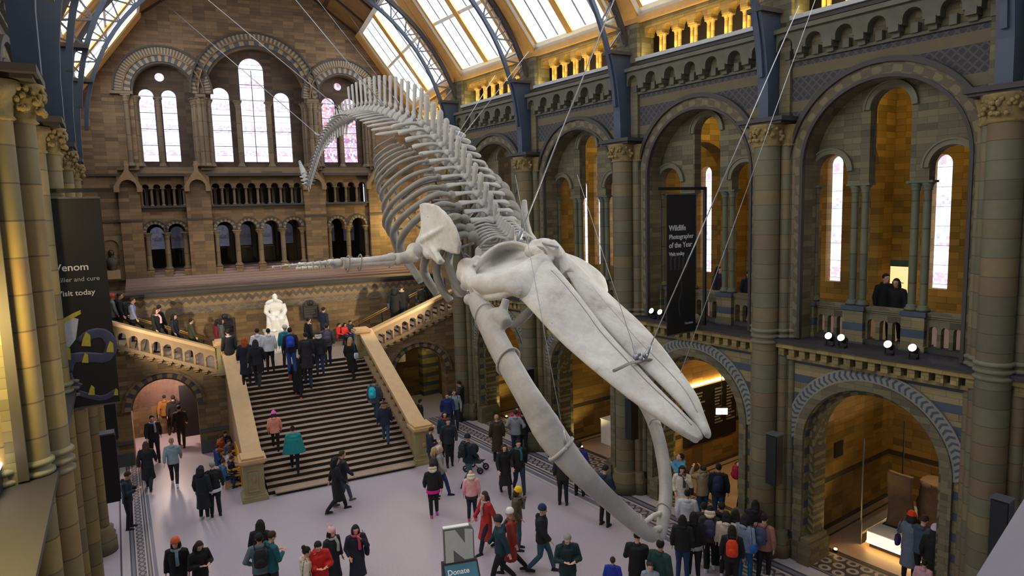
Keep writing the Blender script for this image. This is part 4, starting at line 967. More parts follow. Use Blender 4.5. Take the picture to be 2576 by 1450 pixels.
far = [((1398, 640, 7.0), (1425, 648, 7.35), (1470, 690, 7.85), (1502, 715, 8.15)), ((1436, 702, 7.0), (1462, 692, 7.4), (1500, 722, 7.85), (1532, 748, 8.14)), ((1478, 775, 7.0), (1510, 755, 7.4), (1545, 770, 7.8), (1576, 786, 8.06)),
 ((1531, 832, 7.0), (1555, 806, 7.35), (1585, 812, 7.68), (1614, 820, 7.93)), ((1580, 886, 7.02), (1602, 862, 7.33), (1635, 866, 7.56), (1662, 874, 7.74)), ((1625, 932, 7.02), (1650, 910, 7.28), (1675, 915, 7.44), (1701, 926, 7.57)),
 ((1700, 1008, 7.02), (1718, 985, 7.18), (1733, 990, 7.28), (1750, 1000, 7.38)), ((1745, 1062, 7.02), (1753, 1046, 7.1), (1761, 1050, 7.16), (1770, 1058, 7.22)), ((1774, 1101, 7.0), (1776, 1096, 7.02), (1780, 1098, 7.04), (1785, 1103, 7.07))]
mb = MB(); sheet(mb, [[P3(p) for p in r] for r in far], 50, 14, .12, .3); wb('upper_jaw', mb)
mb = MB(); pts = cr([up((1450, 735, 6.93), -.42), up((1550, 850, 6.93), -.34), up((1630, 945, 6.93), -.26), up((1700, 1020, 6.93), -.2), up((1758, 1085, 6.93), -.12)], 20)
mb.tube(pts, [.13]*12+[.12, .11, .1, .09, .08, .07, .06, .05, .04], 10, flat=(1, .6)); wb('vomer', mb, M['rib'])
for rows_, sg in ((near, -1), (far, 1)):
    mb = MB(); mb.tube([p+Vector((-.027 if sg < 0 else -.012, -.024, .055)) for p in cr([P3(r[2] if sg < 0 else r[1]) for r in rows_[1:-1]], 40)], .009, 6); wb('suture_line', mb, M['bonej'] if sg > 0 else M['rib'])
# frontal wings
w1 = [((1192, 702, 5.42), (1215, 697, 5.5), (1258, 690, 5.75), (1300, 674, 6.15), (1338, 650, 6.5), (1372, 640, 6.8)), ((1188, 709, 5.36), (1216, 706, 5.42), (1262, 704, 5.62), (1312, 692, 6.0), (1350, 672, 6.4), (1385, 655, 6.8)), ((1192, 717, 5.36), (1222, 724, 5.44), (1270, 722, 5.6), (1312, 730, 5.85), (1355, 712, 6.3), (1395, 690, 6.8)), ((1200, 722, 5.44), (1232, 733, 5.5), (1278, 730, 5.66), (1318, 752, 5.86), (1362, 750, 6.25), (1405, 715, 6.8))]
mb = MB(); sheet(mb, [[P3(p) for p in r] for r in w1], 14, 30, .16, .45); wb('frontal_plate', mb)
w2 = [((1400, 632, 7.1), (1420, 640, 7.45), (1455, 652, 7.8), (1488, 672, 8.1), (1506, 690, 8.32), (1514, 704, 8.4)), ((1420, 660, 7.1), (1440, 672, 7.45), (1470, 686, 7.8), (1496, 700, 8.1), (1512, 712, 8.3), (1520, 722, 8.42)), ((1440, 690, 7.1), (1460, 705, 7.45), (1490, 720, 7.8), (1508, 732, 8.1), (1518, 738, 8.25), (1522, 738, 8.4))]
mb = MB(); sheet(mb, [[P3(p) for p in r] for r in w2], 10, 24, .16, .45); wb('frontal_plate', mb)
# braincase shield (hollow plate behind the frontals)
sh = [((1193, 668, 5.62), (1214, 645, 6.0), (1240, 624, 6.38), (1264, 613, 6.62), (1292, 610, 6.8), (1322, 616, 6.9), (1345, 632, 6.9)), ((1190, 681, 5.72), (1216, 662, 6.2), (1244, 644, 6.6), (1270, 633, 6.85), (1296, 628, 6.98), (1322, 632, 7.0), (1345, 640, 6.95)), ((1192, 694, 5.7), (1220, 681, 6.12), (1248, 669, 6.5), (1276, 659, 6.74), (1302, 652, 6.86), (1325, 648, 6.9), (1348, 650, 6.9)), ((1196, 702, 5.5), (1222, 698, 5.7), (1254, 692, 5.95), (1284, 682, 6.2), (1310, 670, 6.45), (1332, 660, 6.65), (1352, 654, 6.8))]
mb = MB(); sheet(mb, [[P3(p) for p in r] for r in sh], 16, 30, .09, .6); wb('braincase_shield', mb)
mb = MB()
def ps(mb, *pts, r=.1, n=10, **k): mb.tube(cr([P3(p) for p in pts], max(6, 4*len(pts))), r if not hasattr(r, '__len__') else [r[min(int(i*len(r)/(max(6, 4*len(pts))+1)), len(r)-1)] for i in range(max(6, 4*len(pts))+1)], n, **k)
def bl(mb, p, r, sc=(1, 1, 1)): mb.ball(P3(p), r, 12, 8, sc)
bl(mb, (1176, 672, 5.6), .2, (1, 1, .9)); bl(mb, (1172, 690, 5.55), .19); bl(mb, (1180, 708, 5.5), .16); ps(mb, (1170, 665, 5.6), (1185, 700, 5.5), (1198, 722, 5.5), r=.13); bl(mb, (1200, 655, 5.85), .1); bl(mb, (1190, 668, 5.75), .14)
ps(mb, (1162, 690, 5.8), (1152, 705, 5.85), (1150, 722, 5.9), (1165, 735, 5.9), r=.13); bl(mb, (1158, 732, 5.95), .14)
ps(mb, (1200, 728, 5.5), (1212, 738, 5.5), (1232, 746, 5.5), (1262, 742, 5.58), (1290, 733, 5.7), (1312, 742, 5.8), r=.085); bl(mb, (1204, 722, 5.52), .1); bl(mb, (1196, 733, 5.55), .12)
bl(mb, (1290, 648, 7.75), .36, (1.2, 1, .9)); bl(mb, (1330, 650, 7.6), .32); bl(mb, (1250, 672, 7.5), .34, (1.3, 1, .9)); ps(mb, (1220, 672, 7.2), (1250, 665, 7.5), (1290, 655, 7.7), r=.24)
bl(mb, (1218, 632, 6.95), .16, (1.4, 1, 1)); bl(mb, (1215, 650, 6.9), .2)
ps(mb, (1180, 690, 5.8), (1210, 690, 6.6), (1250, 675, 7.4), r=.12); ps(mb, (1160, 728, 5.92), (1180, 712, 5.6), r=.1)
me_ = remesh('cranium', mb.xf(IW), M['bone'], .035, 4, .5, WS)
mb = MB(); bl(mb, (1350, 622, 6.9), .16); bl(mb, (1372, 626, 6.9), .17, (1, 1.5, .7)); bl(mb, (1392, 640, 6.93), .17); ps(mb, (1338, 622, 6.9), (1365, 612, 6.9), (1388, 618, 6.95), (1402, 640, 6.95), r=.1); ps(mb, (1330, 632, 6.75), (1360, 640, 6.75), (1385, 665, 6.8), r=.12); ps(mb, (1385, 615, 7.1), (1405, 640, 7.1), (1430, 690, 7.05), r=.13); ps(mb, (1372, 640, 6.92), (1388, 672, 6.92), r=.14)
remesh('nasal_block', mb.xf(IW), M['bone'], .03, 3, .5, WS)
for a in ([(1352, 622, 6.75), (1368, 628, 6.72), (1378, 655, 6.74), (1384, 676, 6.76)], [(1372, 618, 6.9), (1388, 630, 6.86), (1398, 655, 6.88), (1402, 680, 6.9)], [(1360, 610, 6.9), (1380, 617, 6.7), (1404, 622, 6.95)]):
    mb = MB(); ps(mb, *a, r=.022, n=6); wb('strap', mb, M['rib'])
mb = MB(); ps(mb, (1543, 943, 6.05), (1566, 932, 6.3), (1588, 922, 6.6), (1608, 920, 6.92), (1630, 914, 7.15), (1652, 921, 7.35), (1674, 917, 7.5), r=.026, n=8); mb.xf(Matrix.Translation((-.03, -.05, .07))); wb('strap', mb, M['rib'])
mb = MB(); 
for p, r in (((1600, 912, 6.88), .05), ((1612, 916, 6.94), .055), ((1606, 905, 6.93), .045), ((1622, 906, 7.0), .04)): mb.ball(up(p, .08), r, 8, 6)
wb('shackle', mb, M['steel'])
# lower jaws
def jaw(c, name='lower_jaw'):
    mb = MB(); n = 34; pts = cr([P3(p) for p in c], n); rad = [p[3] for p in c]; rr = [x[0] for x in cr([(r, 0, 0) for r in rad], n)]
    mb.tube(pts, rr, 14, flat=(.62, 1), up=(0, .45, 1)); return mb
mb = jaw([(1188, 752, 5.55, .13), (1200, 764, 5.5, .24), (1222, 800, 5.42, .29), (1254, 868, 5.28, .285), (1298, 948, 5.2, .26), (1346, 1029, 5.18, .25), (1397, 1110, 5.3, .225), (1462, 1190, 5.58, .2), (1539, 1265, 6.05, .165), (1610, 1326, 6.5, .15), (1640, 1348, 6.72, .12), (1650, 1354, 6.8, .06)])
mb.tube(cr([P3((1255, 800, 5.45)), P3((1266, 780, 5.5)), P3((1273, 752, 5.55))], 6), [.17, .13, .1, .085, .075, .07, .07], 10); mb.ball(P3((1186, 754, 5.55)), .15, 12, 8, (1, 1.2, .8)); mb.tube([P3((1245, 795, 5.43)), P3((1262, 800, 5.4)), P3((1275, 815, 5.38))], [.16, .15, .1], 10)
remesh('lower_jaw', mb.xf(IW), M['bonej'] if 'bonej' in M else M['bone'], .028, 4, .5, WS)
mb = jaw([(1480, 760, 8.3, .14), (1560, 900, 8.6, .24), (1622, 1010, 8.65, .22), (1653, 1090, 8.45, .2), (1670, 1170, 8.15, .19), (1675, 1240, 7.75, .17), (1669, 1300, 7.35, .15), (1663, 1340, 7.05, .12), (1661, 1358, 6.95, .06)])
remesh('lower_jaw', mb.xf(IW), M['bonej'], .028, 4, .5, WS)
mb = MB(); ps(mb, (1622, 1316, 6.6), (1642, 1300, 6.75), (1660, 1292, 7.2), r=.04); ps(mb, (1645, 1335, 6.8), (1660, 1330, 7.0), r=.05); wb('jaw_joint', mb)
for px, py, X, r in ((1213, 790, 5.43, .29), (1278, 908, 5.24, .28), (1412, 1135, 5.36, .225), (1608, 1322, 6.5, .155)):
    pass
def hoop(c0, c1, r, th=.016):
    a, b = P3(c0), P3(c1); d = (b-a).normalized(); u = Vector((0, .45, 1)); u = (u-d*u.dot(d)).normalized(); w = d.cross(u); mb = MB()
    mb.tube([a+(w*math.cos(q)*.66+u*math.sin(q)*1.03)*r for q in [2*PI*i/28 for i in range(29)]], th, 6); wb('strap', mb, M['boneg'])
hoop((1222, 800, 5.42), (1254, 868, 5.28), .295, .01); hoop((1278, 910, 5.23), (1320, 985, 5.19), .28, .022); hoop((1412, 1130, 5.36), (1462, 1190, 5.58), .225, .03); hoop((1600, 1318, 6.45), (1625, 1336, 6.6), .155, .01)
hoop((1653, 1070, 8.5), (1665, 1130, 8.3), .21, .016); hoop((1670, 1285, 7.45), (1668, 1310, 7.3), .16, .012)
mb = MB(); ps(mb, (1282, 815, 6.9), (1300, 815, 6.8), (1318, 800, 6.7), (1335, 782, 6.7), (1350, 772, 6.8), r=.075); ps(mb, (1300, 808, 6.9), (1325, 785, 6.9), (1345, 770, 6.9), r=.06); wb('hyoid', mb, M['rib'])
# spine
SPX = [(1287, 616), (1262, 592), (1243, 566), (1224, 536), (1206, 506), (1186, 476), (1163, 446), (1138, 414), (1113, 384), (1086, 355), (1058, 332), (1028, 312), (998, 297), (968, 286), (938, 281), (908, 283), (880, 291), (855, 305), (833, 326), (815, 352), (802, 381), (792, 411), (783, 440), (776, 464), (768, 446), (759, 422), (752, 402)]
SP = cr([P3((x, y, XM)) for x, y in SPX], 600)
CL = [0.]
for i in range(600): CL.append(CL[-1]+(SP[i+1]-SP[i]).length)
def spine(s):
    import bisect
    i = min(max(bisect.bisect(CL, s)-1, 0), 599); f = (s-CL[i])/max(1e-6, CL[i+1]-CL[i]); a, b = max(i-6, 0), min(i+7, 600)
    return SP[i].lerp(SP[i+1], min(max(f, 0), 1)), (SP[b]-SP[a]).normalized()
def tmpl(kind):
    mb = MB(); Rx = Matrix.Rotation(PI/2, 4, 'X')
    def cen(r, l): mb.lathe([(r*.6, -l/2), (r, -l/2+.02), (r*.86, 0), (r, l/2-.02), (r*.6, l/2)], (0, 0, 0), 16, M_=Rx)
    if kind == 'neck':
        cen(.2, .1); mb.tube([(0, 0, .12), (0, .01, .3), (0, .02, .38)], [.1, .06, .03], 8, flat=(1.3, .6))
        for s in (-1, 1):
            mb.tube(cr([(s*.1, 0, .12), (s*.35, .02, .16), (s*.56, .05, .06), (s*.66, .08, -.1)], 10), .05, 8, flat=(.8, .6)); mb.tube(cr([(s*.1, 0, -.05), (s*.35, .02, -.1), (s*.6, .06, -.14)], 8), .05, 8, flat=(.8, .6))
    elif kind == 'thorax':
        cen(.18, .24); mb.tube(cr([(0, .0, .1), (0, .04, .28), (0, .1, .48), (0, .15, .66)], 8), [.14, .11, .09, .085, .085, .09, .1, .11, .08], 10, flat=(.55, 1), up=(0, 1, .3))
        mb.ball((0, .16, .68), .1, 10, 6, (.6, 1.1, .8))
        for s in (-1, 1):
            mb.tube(cr([(s*.08, .0, .2), (s*.3, -.02, .24), (s*.52, .0, .2), (s*.74, .04, .12)], 10), [.12, .1, .09, .075, .07, .07, .075, .085, .1, .11, .09], 10, flat=(1, .5), up=(0, .2, 1)); mb.ball((s*.15, -.12, .26), .085, 8, 6, (.8, 1.2, 1))
            mb.ball((s*.12, .13, .24), .06, 8, 6)
    elif kind == 'lumbar':
        cen(.2, .28); mb.tube(cr([(0, .02, .12), (0, .03, .35), (0, .07, .7), (0, .1, 1.0)], 10), [.13, .11, .085, .075, .07, .07, .075, .08, .085, .09, .075], 10, flat=(.42, 1.1), up=(0, 1, .1))
        for s in (-1, 1):
            mb.tube(cr([(s*.12, 0, .02), (s*.4, -.03, .0), (s*.7, -.06, -.05), (s*.98, -.02, -.12)], 10), [.11, .09, .08, .075, .075, .08, .085, .09, .09, .08, .045], 10, flat=(1, .32), up=(0, 0, 1)); mb.ball((s*.07, -.16, .28), .07, 8, 6, (.6, 1.5, 1.1))
    elif kind == 'caudal':
        cen(.2, .27); mb.tube(cr([(0, .0, .12), (0, .05, .3), (0, .14, .5)], 6), [.12, .1, .08, .08, .08, .07, .05], 8, flat=(.35, 1.1), up=(0, 1, .1))
        for s in (-1, 1): mb.tube([(s*.12, 0, 0), (s*.28, 0, -.02), (s*.4, .02, -.04)], [.1, .08, .05], 8, flat=(1, .35), up=(0, 0, 1))
        mb.tube([(0, .1, -.14), (0, .15, -.34), (0, .2, -.48)], [.08, .06, .05], 8, flat=(.5, 1.2), up=(0, 1, 0))
    elif kind == 'tail':
        cen(.19, .26); mb.ball((0, 0, .02), .19, 12, 8, (1.15, .5, .8))
    o = remesh('vertebra', mb, M['boneg'], .022 if kind != 'tail' else .03, 3, .5); return o
tm = {}
s = .06; L_ = CL[-1]; i = 0; tot = []
while s < L_-.05:
    f = s/L_
    if i < 7: kind, sp, sc, hz, lt = 'neck', .115, 1-.02*i, 1, 1-.0*i
    elif i < 20: q = (i-7)/13; kind, sp, sc, hz, lt = 'thorax', .27+.15*q, .9+.26*q, .66+.5*q, .82+.27*q
    elif i < 35: q = (i-20)/15; kind, sp, sc, hz, lt = 'lumbar', .43-.05*q, 1.2-.12*q, .92-.12*abs(q-.3), 1.0-.38*q
    elif f < .945: q = min(1, (i-35)/13); kind, sp, sc, hz, lt = 'caudal', .35-.13*q, 1.15-.3*q, 1-.3*q, 1.-.35*q
    else: kind, sp, sc, hz, lt = 'tail', .13, .72-.5*(f-.945)/.055, 1, 1
    P, d = spine(s)
    dz = Vector((1, 0, 0)).cross(d).normalized(); dz = dz if dz.z > 0 or abs(dz.z) < .2 and dz.y > 0 else -dz
    if tot: dz = dz if dz.dot(tot[-1]) > 0 else -dz
    tot.append(dz); xx = d.cross(dz).normalized()
    Mx = Matrix((xx, d, dz)).transposed().to_4x4(); Mx = Matrix.Translation(P) @ Mx @ Matrix.Diagonal((sc*lt, sc, sc*hz, 1))
    if kind not in tm: o = tm[kind] = tmpl(kind)
    else: o = tm[kind].copy(); COL.objects.link(o)
    o.parent = WS; o.matrix_local = IW @ Mx; s += sp; i += 1
# ribs of the near side: pixel traces in a crop of the photograph, each with its own sideways bulge
def c5(l): return [(920+x/4.027, 340+y/4.027) for x, y in l]
RB = [c5([(300, 15), (200, 70), (130, 110), (95, 145)]), c5([(330, 90), (250, 110), (170, 165), (110, 220), (88, 262)]), c5([(385, 115), (290, 150), (200, 200), (130, 265), (102, 330)]), c5([(450, 148), (350, 172), (250, 222), (165, 290), (112, 365), (100, 440)]),
 c5([(498, 172), (400, 200), (280, 270), (180, 350), (120, 430), (105, 495)]), c5([(562, 212), (450, 240), (330, 292), (220, 380), (150, 470), (128, 540), (150, 588)]), c5([(618, 265), (520, 285), (400, 350), (280, 440), (190, 530), (160, 610), (185, 680)]), c5([(668, 350), (560, 375), (430, 430), (310, 520), (220, 630), (183, 720), (200, 805)]),
 c5([(735, 430), (640, 440), (520, 490), (390, 580), (270, 690), (205, 800), (195, 900), (240, 965)]), c5([(785, 535), (680, 530), (560, 570), (430, 660), (310, 760), (235, 870), (235, 960), (285, 1040)]), c5([(868, 610), (760, 595), (640, 640), (500, 730), (380, 830), (305, 930), (280, 1020), (330, 1185)]),
 c5([(930, 730), (830, 700), (740, 712), (620, 770), (500, 870), (400, 980), (350, 1090), (360, 1200), (440, 1310), (560, 1490)]), [(1168, 553), (1145, 545), (1115, 560), (1090, 600), (1074, 640), (1067, 675), (1076, 705), (1100, 741)], [(1180, 577), (1150, 570), (1125, 590), (1108, 630), (1098, 661), (1100, 694), (1112, 728), (1133, 757)], [(1190, 595), (1165, 590), (1145, 605), (1132, 635), (1128, 665), (1142, 705), (1158, 728), (1172, 742)]]
for i, l in enumerate(RB):
    n = len(l); pts = []
    for j, (x, y) in enumerate(l):
        u = j/(n-1); depth = [.15, .35, .5, .62, .74, .82, .9, 1, 1, 1, 1, 1.05, .95, .8, .6][i]
        X = 6.3-.1*(i/14) - depth*math.sin(PI*min(1, u*.62+.05))*1.05 + .25*u*u*depth; pts.append(P3((x, y, X)))
    k = 30; r0 = [.034, .042, .046, .046, .05, .054, .058, .063, .07, .078, .084, .09, .1, .105, .1][i]
    rr = [r0*(.62+.38*min(1, 6*q/k)+.25*math.sin(PI*q/k)*(.4+.6*q/k)) for q in range(k+1)]; mb = MB(); mb.tube(cr(pts, k), rr, 9, flat=(1, .72)); mb.ball(pts[0], r0*1.15, 8, 6)
    wb('rib', mb, M['rib'])
def c3(l): return [(1120+x/4.833, 340+y/4.833) for x, y in l]
FB = [c3([(395, 362), (440, 352), (470, 380), (482, 415)]), c3([(445, 425), (500, 425), (540, 460), (552, 500)]), c3([(508, 500), (580, 495), (632, 540), (652, 600)]), c3([(585, 612), (655, 585), (710, 620), (740, 680)]), c3([(630, 722), (710, 680), (770, 730), (806, 830)]),
 c3([(690, 872), (790, 830), (850, 895), (872, 1000)]), c3([(710, 990), (815, 950), (868, 1000), (900, 1100)]), c3([(755, 1105), (845, 1068), (895, 1105), (915, 1180)]), c3([(810, 1170), (875, 1158), (905, 1200), (925, 1260)]), c3([(860, 1258), (925, 1255), (938, 1290), (945, 1340)])]
for i, l in enumerate(FB):
    n = len(l); pts = [P3((x, y, 7.5+.75*math.sin(PI/2*j/(n-1)))) for j, (x, y) in enumerate(l)]
    e = pts[-1]; pts += [e+Vector((.06, .12, -.35)), e+Vector((-.05, .3, -.8)), e+Vector((-.35, .5, -1.25))] if i < 7 else [e+Vector((0, .1, -.4))]
    mb = MB(); k = 24; r0 = .075+.004*i; mb.tube(cr(pts, k), [r0*(.7+.6*math.sin(PI*min(1, q/k*1.2))) if q < k*.8 else r0*.9 for q in range(k+1)], 9, flat=(1, .75)); wb('rib', mb, M['rib'])
# shoulder blade, flipper
def blade(outline, X, th, name, mat, ridge=None):
    mb = MB(); pts = [(x, y) for x, y in outline]; 
    P = [P3((x, y, X(x, y))) for x, y in pts]; tri = tessellate_polygon([[Vector((x, y, 0)) for x, y in pts]]); n = len(P); d = Vector((th/2, 0, 0))
    mb.add([p-d for p in P]+[p+d for p in P], [tuple(t) for t in tri]+[tuple(i+n for i in reversed(t)) for t in tri]+[(i, (i+1) % n, (i+1) % n+n, i+n) for i in range(n)])
    if ridge:
        for rg, r in ridge: mb.tube(cr([P3(p) for p in rg], 10), r, 8)
    return remesh(name, mb.xf(IW), mat, .024, 5, .5, WS)
SCP = [(1057, 514), (1069, 510), (1086, 513), (1101, 518), (1119, 534), (1136, 556), (1146, 575), (1153, 592), (1158, 613), (1155, 640), (1136, 638), (1116, 629), (1106, 629), (1101, 635), (1110, 648), (1117, 658), (1112, 666), (1103, 666), (1091, 653), (1084, 652), (1072, 646), (1058, 634), (1047, 613), (1049, 603), (1055, 593), (1059, 583), (1062, 565), (1060, 540)]
blade(SCP, lambda x, y: 5.18+.0016*(x-1050), .075, 'shoulder_blade', M['bone'], [([(1056, 608, 5.2), (1090, 588, 5.22), (1130, 565, 5.31)], [.075]*3+[.06]*3+[.045]*5), ([(1088, 624, 5.24), (1098, 640, 5.22), (1108, 660, 5.21)], .06), ([(1054, 615, 5.19), (1067, 632, 5.19), (1080, 646, 5.22)], .08)])
blade([(1316, 503), (1322, 502), (1325, 530), (1329, 560), (1336, 585), (1346, 598), (1349, 615), (1344, 622), (1316, 622), (1314, 580), (1313, 540)], lambda x, y: 7.9, .1, 'shoulder_blade', M['bone'])
mb = MB(); bl(mb, (1043, 632, 5.02), .17); bl(mb, (1040, 642, 5.0), .15); ps(mb, (1045, 640, 5.0), (1025, 648, 4.85), (1002, 652, 4.65), r=[.16, .14, .13, .125, .12, .12]); bl(mb, (1000, 653, 4.63), .13)
remesh('humerus', mb.xf(IW), M['bone'], .026, 3, .5, WS)
for dy, nm_ in ((-3.5, 'radius_bone'), (6, 'ulna_bone')):
    mb = MB(); ps(mb, (990, 652+dy, 4.55), (960, 655+dy*.9, 4.3), (910, 659+dy*.7, 3.9), (860, 662+dy*.7, 3.5), r=[.1, .08, .07, .065, .065, .07, .085], n=10); wb(nm_, mb)
for x, y, X in ((980, 647, 4.5), (905, 655, 3.85), (875, 658, 3.6)):
    mb = MB(); c = P3((x, y+6, X)); mb.tube([c+Vector((0.02*math.sin(q), .12*math.cos(q), .15*math.sin(q))) for q in [2*PI*k/16 for k in range(17)]], .014, 5); wb('strap', mb, M['rib'])
mb = MB()
for x, y, X, r in ((848, 662, 3.42, .1), (840, 668, 3.4, .08), (832, 661, 3.3, .08)): bl(mb, (x, y, X), r, (1.3, 1, .8))
wb('wrist_bones', mb)
for f_, (ye, Xe, L0) in enumerate(((672, 2.1, 1.0), (668, 2.5, .8), (664, 2.9, .55), (676, 2.75, .6))):
    a = P3((835, 660+3*f_, 3.3)); b = P3((835-152*L0, ye, Xe)); nseg = int(4+4*L0); 
    for q in range(nseg):
        p, r = a.lerp(b, q/nseg), a.lerp(b, (q+.86)/nseg); mb = MB(); w = .052*(1-.75*q/nseg*L0); mb.tube([p, p.lerp(r, .2), p.lerp(r, .5), p.lerp(r, .8), r], [w, w*.85, w*.6, w*.85, w], 7); wb('finger_bone', mb)
# hidden-side flipper stub
mb = MB(); ps(mb, (1344, 615, 7.95), (1360, 622, 8.3), (1380, 628, 8.8), r=.11); wb('humerus', mb)
# steel support frame seen between the ribs
for l in ([(1075, 400, 6.6), (1090, 440, 6.55), (1110, 500, 6.5), (1135, 560, 6.45), (1150, 600, 6.5), (1180, 680, 6.5)], [(985, 460, 6.2), (1010, 515, 6.15), (1035, 555, 6.1), (1060, 575, 6.1)], [(968, 460, 6.0), (980, 500, 6.0), (1000, 580, 6.0), (1010, 615, 6.0)], [(1170, 640, 6.3), (1198, 662, 6.0)], [(1230, 480, 7.2), (1262, 520, 7.5), (1270, 525, 7.6)]):
    mb = MB(); mb.tube(cr([P3(p) for p in l], 12), .025, 6); wb('support_rod', mb, M['irond'])
for l in ([(1064, 413, 6.5), (1080, 414, 6.5)], [(1068, 442, 6.5), (1104, 439, 6.5)], [(1078, 484, 6.45), (1128, 478, 6.4)], [(1090, 504, 6.4), (1140, 502, 6.4)], [(980, 538, 6.0), (1006, 534, 6.0)], [(988, 577, 6.0), (1010, 576, 6.0)], [(960, 462, 6.0), (972, 460, 6.0)], [(1155, 625, 6.3), (1190, 612, 6.3)]):
    mb = MB(); mb.tube([P3(p) for p in l], .03, 6); wb('crossbar', mb, M['rib'])
for l in ([(1012, 500, 6.3), (1050, 470, 6.35), (1100, 455, 6.5), (1160, 450, 6.7)], [(1110, 530, 6.3), (1160, 528, 6.5), (1230, 528, 7.0), (1275, 535, 7.5)]):
    mb = MB(); mb.tube(cr([P3(p) for p in l], 14), .028, 6); wb('support_cable', mb, M['irond'])
# suspension wires (each a thing of its own)
WIRES = [((1302, 607, 6.9), (1552, -20, 9.6), .02, 'thick bright cable rising from the back of the skull to the upper right'), ((1620, 908, 7.0), (2010, 15, 11.8), .014, 'cable rising from the rostrum shackle across the right wall banner'), ((1690, 1000, 7.2), (2056, -15, 12.4), .009, 'thinner cable beside the rostrum cable in front of the large right arch'),
 ((1604, 905, 6.9), (1452, 440, 7.6), .008, 'fine wire from the rostrum shackle up towards the third right arch'), ((1422, 1118, 5.35), (1296, 440, 6.4), .008, 'fine wire holding up the middle of the near lower jaw'), ((1268, 606, 6.9), (1010, 130, 8.8), .015, 'dark cable lying along the back bone from the skull'),
 ((1148, 344, 6.9), (1245, 190, 9.4), .013, 'short cable from the back to the lit triforium'), ((1154, 354, 6.9), (1330, 130, 9.9), .013, 'cable from the back rising steeply right to a roof truss'), ((803, 343, 6.9), (400, -5, 2.6), .02, 'pale cable from the tail up to the top left roof truss'),
 ((870, 288, 6.9), (515, -8, 3.6), .02, 'pale cable with a turnbuckle crossing the tall centre window'), ((968, 270, 6.9), (738, -8, 4.9), .018, 'cable rising left from the arched lumbar bones'), ((1005, 262, 6.9), (790, -12, 5.1), .009, 'fine cable just right of the cable over the lumbar bones'), ((1180, 460, 6.9), (880, 40, 7.6), .008, 'hair-thin wire along the upper back bone')]
for a, b, r, lab in WIRES:
    A_, B_ = P3(a), P3(b); t_ = thing('suspension_cable', lab, 'cable', Matrix.Translation(A_)); mb = MB(); mb.tube([(0, 0, 0), B_-A_], r*.72, 6); obj('wire', mb, M['steel'], t_)
    d = (B_-A_).normalized(); mb = MB(); mb.tube([d*.0, d*.06, d*.22, d*.28], [r*1.2, r*2.6, r*2.6, r*1.2], 8); obj('turnbuckle', mb, M['steel'], t_)
# ================================================================ people
FAB = {}
def fabric(rgb):
    k = tuple(rgb)
    if k not in FAB:
        t = NT('cloth_%d_%d_%d' % k); c = srgb(*k); n = t.noise(14, detail=3)
        col = t.mix(n, tuple(x*.7 for x in c[:3])+(1,), tuple(min(1, x*1.25+.002) for x in c[:3])+(1,)); t.bump(t.noise(9), .4, .02); FAB[k] = t.done(col, .85)
    return FAB[k]
SKIN = [plain('skin_light', (214, 164, 138), .55, var=.06), plain('skin_mid', (184, 132, 104), .55, var=.06), plain('skin_dark', (112, 76, 58), .55, var=.06)]
HAIRC = {'black': (24, 20, 20), 'brown': (62, 42, 30), 'blond': (176, 144, 98), 'ginger': (170, 70, 28), 'grey': (150, 146, 140), 'dark': (36, 28, 26)}
EYEM = plain('eye', (20, 16, 16), .3)
POSES = {
 # legs: (knee, ankle) from hip, left then right ; arms: (elbow, wrist) from shoulder ; head pitch (down +)
 'stand': dict(L=((.0, -.02, -.42), (.02, .0, -.83)), R=((.0, -.02, -.42), (-.02, .02, -.83)), A=((.07, .02, -.28), (.08, -.06, -.52)), B=((-.07, .02, -.28), (-.08, -.05, -.52)), h=.05),
 'walk': dict(L=((.0, -.17, -.39), (.0, -.27, -.80)), R=((.0, .04, -.42), (.0, .34, -.76)), A=((.07, .10, -.27), (.08, .16, -.50)), B=((-.07, -.10, -.27), (-.06, -.26, -.45)), h=.1),
 'step': dict(L=((.0, .0, -.42), (.0, .08, -.83)), R=((.0, -.12, -.40), (.0, -.10, -.80)), A=((.08, -.04, -.28), (.06, -.16, -.48)), B=((-.08, .05, -.28), (-.08, .03, -.52)), h=.15),
 'climb': dict(L=((.0, -.30, -.30), (.0, -.27, -.69)), R=((.0, .02, -.42), (.0, .06, -.83)), A=((.07, .04, -.28), (.07, -.04, -.52)), B=((-.07, -.05, -.28), (-.07, -.14, -.5)), h=.12),
 'phone': dict(L=((.0, -.02, -.42), (.03, .0, -.83)), R=((.0, -.02, -.42), (-.02, .03, -.83)), A=((.08, -.05, -.27), (-.08, -.27, -.22)), B=((-.08, -.05, -.27), (.09, -.27, -.22)), h=.5),
 'photo': dict(L=((.0, -.02, -.42), (.03, .0, -.83)), R=((.0, -.02, -.42), (-.02, .05, -.83)), A=((.1, -.22, -.08), (-.06, -.34, .14)), B=((-.1, -.22, -.08), (.06, -.34, .14)), h=-.45),
 'face': dict(L=((.0, -.02, -.42), (.02, .0, -.83)), R=((.0, -.06, -.42), (.0, -.02, -.83)), A=((.08, -.12, -.24), (-.10, -.20, .02)), B=((-.08, .02, -.28), (-.02, -.14, -.45)), h=.25),
 'sit': dict(L=((.02, -.42, .0), (.03, -.42, -.42)), R=((-.03, -.41, .0), (-.04, -.36, -.42)), A=((.06, -.06, -.27), (-.02, -.28, -.32)), B=((-.06, -.06, -.27), (.02, -.28, -.32)), h=.35),
 'pockets': dict(L=((.0, -.02, -.42), (.04, .0, -.83)), R=((.0, -.02, -.42), (-.04, .02, -.83)), A=((.14, .06, -.25), (.03, -.08, -.40)), B=((-.14, .06, -.25), (-.03, -.08, -.40)), h=.0),
}
